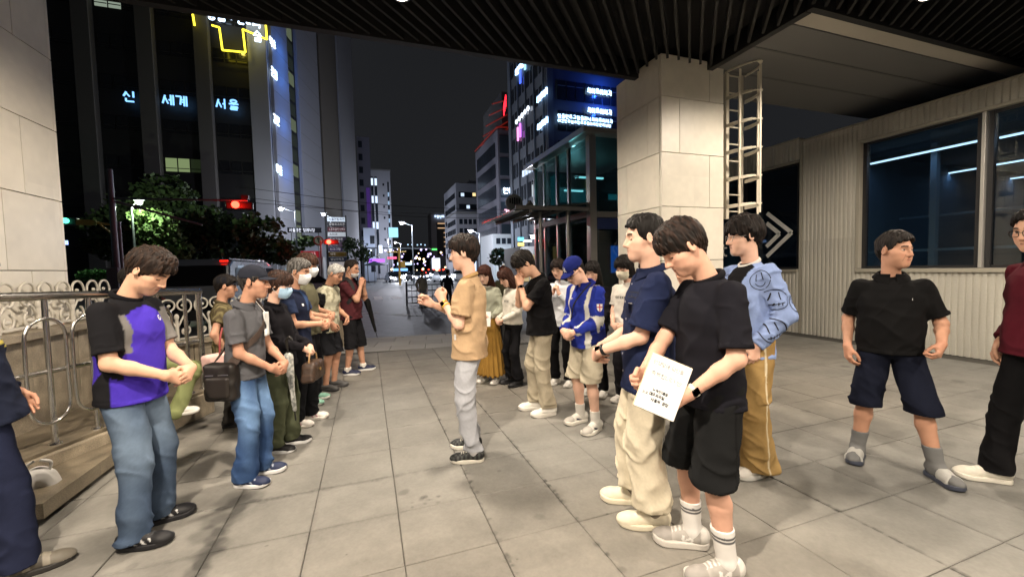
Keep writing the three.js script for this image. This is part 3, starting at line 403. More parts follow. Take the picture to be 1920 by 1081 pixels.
  const hf = headShape(F), fx = xform(hf, Hm), headD = (x, y, z) => fx(x, y, z) * hs, neck = uni([cone(tp(0, 1.40, -.014), hp(0, -.062, -.022), .054 * ag / Math.sqrt(g) * Math.min(g, 1.25), .052 * s * (fem ? .88 : 1))], .03);
  const fc = faceColour(sk, F), Hi = Hm.clone().invert(), hv = new THREE.Vector3();
  const headCol = (x, y, z) => { hv.set(x, y, z).applyMatrix4(Hi); return fc(hv.x, hv.y, hv.z); };
  const hc = hp(0, 0, 0), headF = (x, y, z) => smin(headD(x, y, z), neck(x, y, z), .03);
  const skc = (x, y, z) => vmul(sk, 1 + noise(x * 22, y * 22, z * 22) * .06 + noise(x * 90, y * 90, z * 90) * .04);
  const geos = [netGeo(bodyF, bounds(all, .13), .018 * q, skc), netGeo(headF, bounds([hc, hp(.0, -.13, 0), tp(0, 1.4, 0)], .135 * s), .0042 * q, headCol)];
  const hands = {};
  for (const k of ['r', 'l']) { const a = arm[k], H = handShape(a.W, a.E, a.dir, a.palm, k === 'r', ag / Math.sqrt(g) * (1.03), a.curl, a.thumb); hands[k] = H; const kn = mixc(sk, C('#b8604a'), .18); geos.push(netGeo(H.f, bounds(H.pts, .03), .0042 * q, (x, y, z) => mixc(vmul(sk, 1 + noise(x * 150, y * 150, z * 150) * .06), kn, .5 + .5 * noise(x * 40, y * 40, z * 40)))); }
  part('body', mergeC(geos), skinMat, P);
  const inv = Tm.clone().invert(), tv = new THREE.Vector3();
  const R = { P, s, g, Tm, tp, arm, leg, hands, Hm, hp, sk, q, seed, hs, headD };
  // top garment
  const T = S.top;
  if (T) {
    const lo = T.loose ?? .02, hem = (T.hem ?? .84) * s, wx = (T.wx ?? .188) * .93 * g * s, wz = (T.wz ?? .14) * .92 * g * s, bel = (T.belly ?? 0) * s, sl = T.sleeve ?? .62, amp = T.fold ?? 1;
    const trunk = uni([ecol(hem - .08, 1.30 * s, wx, wz, (.152 * g + .008 + lo * .4) * s, (.108 * g + lo * .4) * s, .004, .0, .05), ecol(1.22 * s, 1.37 * s, (.148 * Math.sqrt(g) + .006 + lo * .4) * s, (.104 * g + lo * .3) * s, .09 * s, .07 * s, 0, -.012 * s, .06), cone([-(shw - .03) * s, 1.345 * s, -.01], [(shw - .03) * s, 1.345 * s, -.01], (.046 + lo * .25) * s), cone([0, 1.33 * s, -.012], [0, 1.402 * s, -.02], .106 * s, .062 * s), ...(bel ? [ell(0, 1.06 * s, .035 * s, wx * .8, .17 * s, wz * .6 + bel)] : [])], .07 * s);
    const trunkF = xform((x, y, z) => { let d = trunk(x, y, z); const w = sstep(1.35 * s, .95 * s, y); d -= amp * (noise(x * 8 + seed, y * 2.5 + z * 2, z * 8) * (.003 + .009 * w) + ridge(x * 5 + y * 7 + seed, y * 5 - x * 4, z * 6) * (.004 + .008 * w) + ridge(x * 9 - y * 5, y * 8 + seed, z * 9 + x * 4) * .005 + ridge(Math.abs(x) * 6 - y * 9 + seed, z * 7, y * 3) * .005 - .006); if (y - hem < .024) d -= .0028; return Math.max(d, hem - y, y - (1.44 - clamp(z, -.05, .1) * .25) * s); }, Tm);
    const sls = ['r', 'l'].map(k => { const a = arm[k], len = Array.isArray(sl) ? sl[k === 'r' ? 0 : 1] : sl, sr = (T.sr ?? .06) * .93 * ag, up = Math.min(len, 1), e1 = vlerp(a.S, a.E, up), dirU = vnorm(vsub(a.E, a.S)); let f, end, dir;
      if (len <= 1) { f = cone(a.S, e1, sr, sr * (T.flare ?? 1.06)); end = e1; dir = dirU; } else { const e2 = vlerp(a.E, a.W, len - 1); f = uni([cone(a.S, a.E, sr, sr * .88), cone(a.E, e2, sr * .88, (T.cuff ?? .04) * ag)], .025); end = e2; dir = vnorm(vsub(a.W, a.E)); }
      return (x, y, z) => { let d = f(x, y, z); const dd = (x - end[0]) * dir[0] + (y - end[1]) * dir[1] + (z - end[2]) * dir[2]; d -= amp * (noise(x * 9 + seed, y * 10, z * 9) * .004 + (ridge(x * 14 + seed, y * 17, z * 14) * .008 - .003) * (len > 1 ? 1.4 : 1)); if (dd > -.022) d -= .0026; return Math.max(d, dd); }; });
    const topF = (x, y, z) => { let d = trunkF(x, y, z); for (const f of sls) d = smin(d, f(x, y, z), .022); return d; };
    const tc = typeof T.c === 'function' ? T.c : () => T.c; R.topF = topF;
    const armT = (x, y, z) => { let b = [9, 0, 'r']; for (const k of ['r', 'l']) { const a = arm[k], d = vsub(a.E, a.S), t = vdot(vsub([x, y, z], a.S), d) / vdot(d, d), w = vlen(vsub([x, y, z], vadd(a.S, d, clamp(t, 0, 1)))); if (w < b[0]) b = [w, t, k]; const d2 = vsub(a.W, a.E), t2 = vdot(vsub([x, y, z], a.E), d2) / vdot(d2, d2), w2 = vlen(vsub([x, y, z], vadd(a.E, d2, clamp(t2, 0, 1)))); if (w2 < b[0]) b = [w2, 1 + clamp(t2, 0, 1), k]; } return b; };
    const colF = (x, y, z) => { tv.set(x, y, z).applyMatrix4(inv); const c = tc(tv.x / s, tv.y / s, tv.z / s, armT(x, y, z)); return vmul(c, 1 + noise(x * 18, y * 18, z * 18 + seed) * .07 + noise(x * 140, y * 140, z * 140) * .07); };
    R.top = part(T.name ?? 'shirt', netGeo(topF, bounds([...all, ...(len => len > .9 ? [arm.r.W, arm.l.W] : [])(Array.isArray(sl) ? Math.max(...sl) : sl)], .14), (T.cell ?? .0105) * q, colF), T.mat ?? fabricMat, P);
    if (T.collar !== 'none') { const cc = T.cc ?? (typeof T.c === 'function' ? T.c(0, 1.45, .1, [9, 0]) : vmul(T.c, .85)); const crew = T.collar !== 'polo'; const cm = Tm.clone().multiply(new THREE.Matrix4().makeTranslation(0, (crew ? 1.432 : 1.442) * s, -.012)).multiply(new THREE.Matrix4().makeRotationX(crew ? .4 : .3)); const r0 = .066 * s * Math.min(Math.max(g, .95), 1.1) * (fem ? .95 : 1);
      const ring = crew ? (x, y, z) => Math.hypot(Math.hypot(x, z * 1.02) - r0, y * .62) - .0105 : (x, y, z) => { const a = Math.atan2(x, z), open = Math.abs(a) < .22 ? .04 : 0, rr2 = Math.hypot(x, z) - r0 - .004 - (y < .008 ? (.008 - y) * .85 : -(y - .008) * .15); return smax(smax(Math.abs(rr2) - .0085, Math.abs(y + .004) - .02 - .016 * Math.max(0, Math.cos(a)) ** 2, .008), open - Math.abs(a) * .2, .006); };
      part('collar', netGeo(xform(ring, cm), bounds([A3(new THREE.Vector3().applyMatrix4(cm))], .13), .006 * q, () => cc), T.mat ?? fabricMat, P); }
  }
  // trousers, shorts or skirt
  const B = S.bottom;
  if (B) {
    const bc = typeof B.c === 'function' ? B.c : () => B.c, hem = (B.hem ?? .07) * s, rt = (B.thigh ?? .094) * .92 * ag, rk = (B.kneeR ?? .078) * .88 * ag, rc = (B.cuff ?? .074) * .9 * ag, amp = B.fold ?? 1, waist = (B.waist ?? 1.0) * s;
    let f;
    if (B.skirt) { f = ecol(hem, waist, B.skirt[0] * s, B.skirt[1] * s, .14 * g * s, .108 * g * s, .01, 0, .01); const f0 = f; f = (x, y, z) => { const w = sstep(waist, hem, y); return f0(x, y, z) - (Math.cos(Math.atan2(x, z) * (B.pleats ?? 22)) * .011 + noise(x * 7, y * 2, z * 7) * .02) * w; }; }
    else {
      const pel = ecol(.84 * s, waist, .15 * g * s, .106 * g * s, .134 * g * s, .094 * g * s, 0, 0, .04);
      const legs = ['r', 'l'].map(k => { const l = leg[k], mid = vlerp(l.K, l.A, .5); const base = uni([cone(l.hip, l.K, rt, rk), cone(l.K, vadd(l.A, [0, -.05 * s, 0]), rk, rc)], .012); return (x, y, z) => { let d = base(x, y, z); const kn = sstep(.2, 0, Math.abs(y - l.K[1])), cf = sstep(hem + .28 * s, hem + .02, y); d -= amp * (noise(x * 9 + seed, y * 3, z * 9) * .006 + ridge(x * 6 + seed, y * 13 + x * 9, z * 6) * (.003 + .007 * kn + (hem < .3 * s ? .016 : .004) * cf) + ridge(x * 9 + y * 4, y * 5 + seed + z * 5, z * 9) * .008 - .005); return d; }; });
      f = (x, y, z) => { const d1 = smin(pel(x, y, z), legs[0](x, y, z), .04), d2 = smin(pel(x, y, z), legs[1](x, y, z), .04); return Math.max(smin(d1, d2, .008), hem - y + (B.hemFn ? B.hemFn(x, z) : 0), y - waist); };
    }
    R.bottom = part(B.name ?? 'trousers', netGeo(f, bounds([[-.2, hem, -.16], [.2, waist, .16], leg.r.K, leg.l.K, ...(hem < .3 ? [leg.r.A, leg.l.A] : []), ...(B.skirt ? [[-.34, hem, -.3], [.34, hem, .3]] : [])], .12), .0105 * q, (x, y, z) => vmul(bc(x / s, y / s, z / s, leg), 1 + noise(x * 16 + seed, y * 16, z * 16) * .08 + noise(x * 150, y * 150, z * 150) * .08)), B.mat ?? fabricMat, P);
  }
  // footwear
  const Sh = S.shoes, fs = s * (Sh.size ?? 1);
  for (const k of ['r', 'l']) {
    const l = leg[k], sg = k === 'r' ? -1 : 1, fm = new THREE.Matrix4().makeTranslation(l.A[0], l.lift, l.A[2]).multiply(new THREE.Matrix4().makeRotationFromEuler(new THREE.Euler((S.footPitch?.[k] ?? 0) * D2R, l.yaw, 0, 'YXZ'))).multiply(new THREE.Matrix4().makeScale(fs, fs, fs)), fi = fm.clone().invert(), fv = new THREE.Vector3();
    const wrap = (fn) => (x, y, z) => { fv.set(x, y, z).applyMatrix4(fi); return fn(fv.x * sg, fv.y, fv.z); };
    const bb = bounds([[0, .06, -.05], [0, .06, .16], [.0, (Sh.top ?? .11) - .03, 0]].map(p => A3(new THREE.Vector3(...p).applyMatrix4(fm))), .1 * fs);
    const sh0 = Sh.sole ?? .03, plan = (x, z) => { const t = clamp((z + .035) / .175, 0, 1); x -= .006 * Math.sin(t * 3) - .004; const dz = z + .035 - t * .175; return Math.hypot(x, dz) - (.036 + .013 * sstep(0, .75, t) - .003 * sstep(.85, 1, t)); };
    const sole = (x, y, z) => smax(plan(x, z) - .004, Math.abs(y - sh0 / 2 - .012 * sstep(.12, .2, z)) - sh0 / 2, .007);
    const upper = uni([cone([0, .052, -.035], [.004, .034, .12], .041, .033), ell(.003, .03, .135, .044, .036, .058), cone([0, .06, -.028], [0, (Sh.top ?? .1) - .03, -.022], .041, .038), cone([0, .07, .0], [0, .055, .06], .032, .03)], .025);
    const shoe = new THREE.Group(); shoe.name = 'shoe'; P.add(shoe);
    if (Sh.slide) {
      const strap = (x, y, z) => smax(smax(upper(x, y, z) - .009, Math.abs(z - .09) - .045, .008), .02 - y, .004);
      part('sole', netGeo(xform((x, y, z) => sole(x * sg, y, z), fm), bb, .006 * q, () => Sh.solec), shoeMat, shoe); part('strap', netGeo(xform((x, y, z) => strap(x * sg, y, z), fm), bb, .006 * q, () => Sh.c), shoeMat, shoe);
    } else {
      const low = (x, y, z) => smax(upper(x, y, z), Math.max(sh0 * .7 - y, y - (Sh.top ?? .1) + .012 * (z > 0 ? z * 3 : 0) - z * .1), .006); const c0 = typeof Sh.c === 'function' ? Sh.c : () => Sh.c;
      part('upper', netGeo(xform((x, y, z) => low(x * sg, y, z), fm), bb, .0055 * q, wrap((x, y, z) => { if (Sh.lace && Math.abs(x) < .022 && z > .015 && z < .1 && y > .052 && Math.sin(z * 330) > .1) return Sh.lace; return vmul(c0(x, y, z), 1 + noise(x * 60, y * 60, z * 60) * .06); })), shoeMat, shoe);
      part('sole', netGeo(xform((x, y, z) => sole(x * sg, y, z), fm), bb, .0065 * q, wrap((x, y, z) => y < .006 && Sh.tread ? Sh.tread : Sh.solec)), shoeMat, shoe);
    }
    const K = S.socks; if (K) { const top = (K.top ?? .2) * s, lf = legF[k === 'r' ? 0 : 1], f1 = uni([(x, y, z) => lf(x, y, z) - .0058, cone(vlerp(l.K, l.A, clamp((l.K[1] - top) / (l.K[1] - l.A[1]), 0, 1)), l.A, .040 * ag, .0385 * ag), cone(l.A, vadd(l.A, [0, -.035 * s, 0]), .0385 * ag, .036 * ag), ...(Sh.slide ? [xform((x, y, z) => upper(x * sg, y - .012, z) * fs + .003, fm)] : [])], .02); const kc = K.c; part('sock', netGeo((x, y, z) => Math.max(f1(x, y, z) - noise(x * 20, y * 40, z * 20) * .002, y - top, (Sh.slide ? .024 : .05) - y + l.lift), bounds([l.A, [l.A[0], top, l.A[2]], ...(Sh.slide ? [A3(new THREE.Vector3(0, .05, .17).applyMatrix4(fm))] : [])], .09), .006 * q, (x, y, z) => typeof kc === 'function' ? kc(y / s) : kc), fabricMat, P); }
  }
  // hair
  if (S.hair) { const H = { ...HAIR[S.hair.style], ...S.hair }; const hf2 = hairShape(H, seed), hx = xform(hf2, Hm), hcol = S.hair.c ?? C('#14100e'), hi = S.hair.c2 ? mixc(hcol, S.hair.c2, .6) : vmul(hcol, 1.5); R.hairH = H; let fn = (x, y, z) => hx(x, y, z) * hs * .8; if (S.hair.cut) { const f0 = fn; fn = (x, y, z) => { hv.set(x, y, z).applyMatrix4(Hi); return Math.max(f0(x, y, z), S.hair.cut(hv.x, hv.y, hv.z) * hs); }; }
    part('hair', netGeo(fn, bounds([hp(0, .02, -.01), ...(H.drop ? [hp(0, -H.drop + .06, -.04)] : [])], .14 * hs), .0043 * q, (x, y, z) => { hv.set(x, y, z).applyMatrix4(Hi); const n = noise(hv.x * 120 + seed, hv.y * 26, hv.z * 120); return mixc(hcol, hi, clamp(.35 + n * .9, 0, 1)); }), hairMat, P); }
  if (S.mask) { const low = S.mask.low ?? 0, Mf = xform((x, y, z) => { let d = hf(x, y, z); d = smin(d, ell(0, -.055, .062, .045, .04, .045)(x, y, z), .03); return Math.max(Math.abs(d - .005) - .0035, y + .012 + low - .012 * (1 - Math.abs(x) / .05), -.115 - low * .4 - y, .022 + Math.abs(x) * .2 - z); }, Hm), mc = S.mask.c ?? C('#dfe3e6'); const m = part('face_mask', netGeo((x, y, z) => Mf(x, y, z) * hs, bounds([hp(0, -.06, .06)], .11 * hs), .0042 * q, (x, y, z) => { hv.set(x, y, z).applyMatrix4(Hi); return vmul(mc, Math.abs(Math.sin(hv.y * 260)) > .96 ? .86 : 1); }), fabricMat, P);
    const lp = []; for (const sg of [-1, 1]) lp.push(tube([hp(sg * .058, -.03 - low, .048), hp(sg * .075, -.012, .012), hp(sg * .086, .018, -.02), hp(sg * .084, -.03, -.024), hp(sg * .06, -.085 - low * .5, .03)], .0014, 16, 5)); part('ear_loop', join(lp), std(0xdadada, .8), P); }
  if (S.glasses) { const gl = []; const r = S.glasses.r ?? .021, zc = .101, yc = -.004; for (const sg of [-1, 1]) { const pts = []; for (let i = 0; i < 16; i++) { const a = i / 16 * Math.PI * 2; const ca = Math.cos(a), sa = Math.sin(a), e = S.glasses.square ? .55 : .9; pts.push(hp(sg * .033 + Math.sign(ca) * Math.abs(ca) ** e * r * 1.12, yc + Math.sign(sa) * Math.abs(sa) ** e * r * .85, zc - Math.abs(sg * .033 + ca * r) * .12)); } gl.push(tube(pts, S.glasses.w ?? .0016, 24, 6, true)); gl.push(tube([hp(sg * .056, yc + .004, .092), hp(sg * .078, yc + .006, .07), hp(sg * .085, yc + .008, -.012)], .0016, 12, 5)); } gl.push(tube([hp(-.011, yc + .004, zc), hp(0, yc + .007, zc + .003), hp(.011, yc + .004, zc)], .0016, 6, 5)); part('glasses', join(gl), S.glasses.m ?? wireMat, P); }
  if (S.cap) { const cp = S.cap, dome = ell(0, .04, -.012, .083, .094, .103), cm = Hm.clone().multiply(new THREE.Matrix4().makeTranslation(0, cp.dy ?? 0, 0)).multiply(new THREE.Matrix4().makeRotationX(cp.tilt ?? -.08)); const cv = new THREE.Vector3(), ci = cm.clone().invert();
    const df = xform((x, y, z) => smax(dome(x, y, z) - .002 * noise(x * 40, y * 40, z * 40), .032 - y, .004), cm), cap = new THREE.Group(); cap.name = 'cap'; P.add(cap);
    part('crown', netGeo((x, y, z) => df(x, y, z) * hs, bounds([hp(0, .07, 0)], .14 * hs), .005 * q, (x, y, z) => { cv.set(x, y, z).applyMatrix4(ci); return cp.cf ? cp.cf(cv.x, cv.y, cv.z) : cp.c; }), fabricMat, cap);
    const bf = xform((x, y, z) => { const r = Math.hypot(x / .074, (z - .06) / .098) - 1, yy = y - .038 + x * x * 4.5 + (z - .09) * .22; return smax(smax(r * .07, Math.abs(yy) - .0035, .003), .05 - z, .002); }, cm); part('brim', netGeo((x, y, z) => bf(x, y, z) * hs * .8, bounds([hp(0, .03, .11)], .12 * hs), .0042 * q, () => cp.bc ?? cp.c), fabricMat, cap); R.capM = cm; }
  if (S.watch) { const k = S.watch.side, a = arm[k], d = vnorm(vsub(a.W, a.E)), c = vadd(a.W, d, -.025 * s), H = hands[k], w = part('watch', (() => { const gs = []; const q1 = new THREE.Quaternion().setFromUnitVectors(new THREE.Vector3(0, 0, 1), V3(d)); gs.push(new THREE.TorusGeometry(.0275 * ag, .0055, 6, 22).scale(1, 1, 2.1).applyQuaternion(q1)); const z = vmul(H.Z, -.029 * ag), m = new THREE.Matrix4().makeBasis(V3(H.X), V3(d), V3(H.Z)); gs.push(rbx(.034, .036, .012, .006).applyMatrix4(m).translate(...z)); return join(gs).translate(...c); })(), S.watch.m ?? std(0x101114, .35), P); if (S.watch.dial) part('dial', rbx(.026, .028, .003, .002).applyMatrix4(new THREE.Matrix4().makeBasis(V3(H.X), V3(d), V3(H.Z))).translate(...vadd(c, H.Z, -.0365 * ag)), S.watch.dial, w); }
  P.updateMatrixWorld(true); S.extra?.(R); return R;
}
// flat print or a sewn patch laid on a garment, aimed along a direction in the person's own frame
function patch(R, host, name, p, dir, size, tex, roll = 0, depth = .1) {
  const m = new THREE.Mesh(host.geometry, host.material); m.updateMatrixWorld(true);
  const z = V3(vnorm(dir)), x = new THREE.Vector3(0, 1, 0).cross(z).normalize(), y = z.clone().cross(x); const mm = new THREE.Matrix4().makeBasis(x, y, z).multiply(new THREE.Matrix4().makeRotationZ(roll));
  const gdec = new DecalGeometry(m, V3(p), new THREE.Euler().setFromRotationMatrix(mm), new THREE.Vector3(size[0], size[1], depth)); if (!gdec.attributes.position || !gdec.attributes.position.count) { console.log('empty patch', name); return; }
  const nn = gdec.attributes.normal, pp = gdec.attributes.position; for (let i = 0; i < pp.count; i++) pp.setXYZ(i, pp.getX(i) + nn.getX(i) * .0018, pp.getY(i) + nn.getY(i) * .0018, pp.getZ(i) + nn.getZ(i) * .0018);
  return part(name, gdec, new THREE.MeshStandardMaterial({ map: tex, transparent: true, roughness: .8, polygonOffset: true, polygonOffsetFactor: -2 }), R.P);
}
// arm presets, metres for a 1.75 m figure
const POSE = {
  clasp: (y = .92, z = .22, x = .0) => ({ r: { w: [-.082 + x, y + .03, z - .005], dir: [.86, -.4, .3], palm: [.2, -.25, -1], curl: .55, thumb: .3 }, l: { w: [.085 + x, y + .035, z + .022], dir: [-.86, -.42, .25], palm: [-.2, -.25, -1], curl: [.6, .62, .66, .7], thumb: .3 } }),
  pray: (y = 1.30, z = .2) => ({ r: { w: [-.042, y, z], e: [-.35, -1, .1], dir: [.22, .9, .12], palm: [1, 0, -.15], curl: [.62, .66, .7, .72], thumb: .6 }, l: { w: [.042, y - .006, z + .006], e: [.35, -1, .1], dir: [-.22, .9, .12], palm: [-1, 0, -.15], curl: [.66, .7, .72, .74], thumb: .6 } }),
  hang: (x = .24) => ({ r: { w: [-x, .88, .03], dir: [.02, -1, .08], palm: [1, 0, -.2], curl: .38 }, l: { w: [x, .88, .03], dir: [-.02, -1, .08], palm: [-1, 0, -.2], curl: .38 } }),
};
// ---------- lettering built from strokes ----------
const JAMO = (() => {
  const ring = (cx = .5, cy = .5, r = .5) => Array.from({ length: 13 }, (_, i) => [cx + Math.cos(i / 12 * 6.2832) * r, cy + Math.sin(i / 12 * 6.2832) * r]);
  const g = [[[0, 1], [1, 1], [.8, 0]]], n = [[[0, 1], [0, 0], [1, 0]]], d = [[[1, 1], [0, 1], [0, 0], [1, 0]]], s = [[[.5, 1], [0, 0]], [[.48, .7], [1, 0]]], b = [[[0, 1], [0, 0], [1, 0], [1, 1]], [[0, .5], [1, .5]]], j = [[[0, 1], [1, 1]], [[.5, 1], [0, 0]], [[.5, .6], [1, 0]]];
  const two = a => [...a.map(l => l.map(([x, y]) => [x * .45, y])), ...a.map(l => l.map(([x, y]) => [.55 + x * .45, y]))];
  const L = { 0: g, 1: two(g), 2: n, 3: d, 4: two(d), 5: [[[0, 1], [1, 1], [1, .5], [0, .5], [0, 0], [1, 0]]], 6: [[[0, 1], [1, 1], [1, 0], [0, 0], [0, 1]]], 7: b, 8: two(b), 9: s, 10: two(s), 11: [ring()], 12: j, 13: two(j), 14: [[[.35, 1], [.65, 1]], [[0, .78], [1, .78]], [[.5, .78], [0, 0]], [[.5, .5], [1, 0]]], 15: [...g, [[0, .55], [.9, .55]]], 16: [...d, [[0, .5], [1, .5]]], 17: [[[0, 1], [1, 1]], [[0, 0], [1, 0]], [[.3, 1], [.3, 0]], [[.7, 1], [.7, 0]]], 18: [[[.35, 1], [.65, 1]], [[0, .78], [1, .78]], ring(.5, .3, .3)] };
  const tail = { 1: 0, 4: 2, 7: 3, 8: 5, 16: 6, 17: 7, 19: 9, 20: 10, 21: 11, 22: 12, 23: 14, 24: 15, 25: 16, 26: 17, 27: 18 };
  return { L, tail };
})();
function hangulStrokes(ch) {
  const c = ch.charCodeAt(0) - 0xAC00; if (c < 0 || c > 11171) return ch === ':' ? [[[.5, .65], [.5, .72]], [[.5, .25], [.5, .32]]] : [];
  const i = Math.floor(c / 588), v = Math.floor(c % 588 / 28), t = c % 28, out = [], put = (ls, x0, y0, x1, y1) => { for (const l of ls) out.push(l.map(([x, y]) => [x0 + x * (x1 - x0), y0 + y * (y1 - y0)])); };
  const b = t ? .42 : .0, H = [8, 12, 13, 17, 18].includes(v), W = [9, 10, 11, 14, 15, 16, 19].includes(v), top = 1;
  if (t) { const tl = JAMO.tail[t]; if (tl !== undefined) put(JAMO.L[tl], .2, 0, .85, .3); }
  if (H || W) { const my = b + (top - b) * .26, xr = W ? .62 : .95; put(JAMO.L[i], .2, my + (top - b) * .22, W ? .55 : .8, top); out.push([[.05, my], [xr, my]]); const u = (top - b) * .18; if (v === 8 || v === 9 || v === 10 || v === 11) out.push([[(.05 + xr) / 2, my], [(.05 + xr) / 2, my + u]]); if (v === 13 || v === 14 || v === 15 || v === 16) out.push([[(.05 + xr) / 2, my], [(.05 + xr) / 2, my - u]]); if (W) { out.push([[.82, b], [.82, top]]); if (v === 9) out.push([[.82, (b + top) / 2], [1, (b + top) / 2]]); } }
  else { put(JAMO.L[i], .02, b + .12 * (1 - b), .5, top - .06); const m = (b + top) / 2, q = (top - b) * .12; const X = [1, 3, 5, 7].includes(v) ? .76 : .82; out.push([[X, b], [X, top]]); if ([1, 3, 5, 7].includes(v)) out.push([[.97, b], [.97, top]]); if (v === 0 || v === 1) out.push([[X, m], [v === 1 ? .97 : 1, m]]); if (v === 4 || v === 5) out.push([[X - .2, m], [X, m]]); if (v === 6 || v === 7) out.push([[X - .2, m - q], [X, m - q]], [[X - .2, m + q], [X, m + q]]); if (v === 2) out.push([[X, m - q], [1, m - q]], [[X, m + q], [1, m + q]]); }
  return out;
}
function drawHangul(g, text, x, y, size, lw, jit = 0) { g.lineWidth = lw; g.lineCap = 'round'; g.lineJoin = 'round'; let k = 0; for (const ch of text) { for (const l of hangulStrokes(ch)) { g.beginPath(); l.forEach(([a, b], i) => { const px = x + (a + (h3(k++, i, 3) - .5) * jit) * size, py = y + (1 - b + (h3(i, k, 5) - .5) * jit) * size; i ? g.lineTo(px, py) : g.moveTo(px, py); }); g.stroke(); } x += size * (ch === ' ' ? .55 : 1.13); } }
// free-standing lit letters, facing +z before the turn
function litSign(name, label, text, pos, turn, size, mat, o = {}) {
  const s = thing(name, label, 'sign', pos, turn, o.group), w = (o.w ?? .13) * size; let x = 0, y = 0;
  for (const ch of text) { const ls = hangulStrokes(ch), gs = []; for (const l of ls) for (let i = 1; i < l.length; i++) gs.push(boxbar([x + l[i - 1][0] * size * (o.sx ?? 1), y + l[i - 1][1] * size, 0], [x + l[i][0] * size * (o.sx ?? 1), y + l[i][1] * size, 0], w, w * .7)); if (gs.length) part('letter', join(gs), mat, s); if (o.vertical) y -= size * 1.25; else x += size * (o.sx ?? 1) * (ch === ' ' ? (o.gap ?? .5) : 1.18); }
  return s;
}
const bulb = (o, c, cd, x, y, z, r = 3) => { const l = new THREE.PointLight(c, cd, 0, 2); l.position.set(x, y, z); l.castShadow = true; l.shadow.radius = r; o.add(l); return l; };
const coldWhite = glow(0xcfe6ff, 3.2), blueWhite = glow(0x7fbcff, 1.7);
const stoneFar = (k, r = 1, b = 1) => std(lin(k * r, k, k * b), .85);
// ---------- hospital block on the left ----------
{
  const h = thing('hospital_building', 'tall dark hospital block with pale stone piers across the road', 'building', [-8.64, 0, -48]); const pier = stoneFar(.075, 1.04, .95), glassD = std(lin(.012, .013, .015), .18), span = std(lin(.011, .011, .012), .6), side = stoneFar(.26, .97, 1.1), frame = std(lin(.02, .02, .02), .5);
  part('wall', bx(28, 44, .4, -14, 22, -.6), span, h);
  for (const [x, w] of [[-14.35, 1.25], [-9.85, 1.25], [-5.45, 1.2], [-20.5, 1.25], [-26, 1.25]]) part('stone_pier', rbx(w, 44, .9, .05, x, 22, -.1), pier, h); part('corner_pier', rbx(1.65, 44, 1.2, .05, -.84, 22, -.55), side, h);
  const litW = new Set(); const bays = [[-13.6, -10.6], [-9.1, -6.1], [-4.75, -1.75], [-19.7, -15.1]];
  bays.forEach(([a, b2], k) => { for (let f = 0; f < 9; f++) { const y = 3.6 + f * 3.62, n = 3, w = (b2 - a) / n; for (let i = 0; i < n; i++) { const cx = a + w * (i + .5); const lit = (k === 1 && f === 2 && i !== 2) || (k === 1 && f === 2) ; const lit2 = (k === 0 && f === 6 && i < 2); const win = part('window', bx(w - .12, 1.25, .08, cx, y + 1.35, -.38), lit ? glow(i === 2 ? 0x4a5a3a : 0xa9bf86, i === 2 ? .16 : .42) : lit2 ? glow(0xbfd0bb, .4) : glassD, h); part('transom', bx(w - .12, .06, .06, cx, y + 1.02, -.31), frame, win); } } });
  // street side, set at an angle
  const ang = Math.atan2(32, 7.62); const sd = new THREE.Group(); sd.name = 'side_wing'; sd.rotation.y = ang; h.add(sd); // local x along the side
  const strip = (name, a, b2, z, m, t = .6) => part(name, rbx(b2 - a, 44, t, .04, (a + b2) / 2, 22, z - t / 2), m, sd);
  strip('recess', .0, 1.25, -.5, span); strip('stone_strip', 1.2, 5.1, 0, side); strip('stone_strip', 7.75, 14.8, 0, side); strip('dark_strip', 14.8, 16, -.3, span); strip('brown_strip', 16, 23.7, -.15, stoneFar(.12, 1.1, .85)); strip('stone_strip', 23.7, 32.3, .1, side); strip('recess', 5.1, 7.75, -.35, span);
  for (let f = 0; f < 22; f++) part('stair_window', bx(1.5, 1.35, .06, 6.45, 3 + f * 1.75, -.3), f % 3 === 0 || f % 7 === 2 ? glow(0x9fae8c, .22) : glow(0x6b7a66, .07), sd);
  for (let y = 3; y < 43; y += 2.2) part('joint', bx(3.7, .03, .02, 3.15, y, .006), std(lin(.16, .16, .16)), sd);
  for (let y = 3; y < 43; y += 2.2) part('joint', bx(6.9, .03, .02, 11.3, y, .006), std(lin(.16, .16, .16)), sd);
}
litSign('hospital_sign', 'single glowing blue white Korean letter on the left bay of the hospital', '신', [-20.3, 17.6, -47.75], 0, .9, blueWhite);
litSign('hospital_sign', 'pair of glowing blue white Korean letters in the middle bay of the hospital', '세계', [-17.4, 17.6, -47.75], 0, .92, blueWhite, { sx: .95 });
litSign('hospital_sign', 'pair of glowing blue white Korean letters in the right bay of the hospital', '서울', [-13.15, 17.7, -47.75], 0, .92, blueWhite, { sx: .95 });
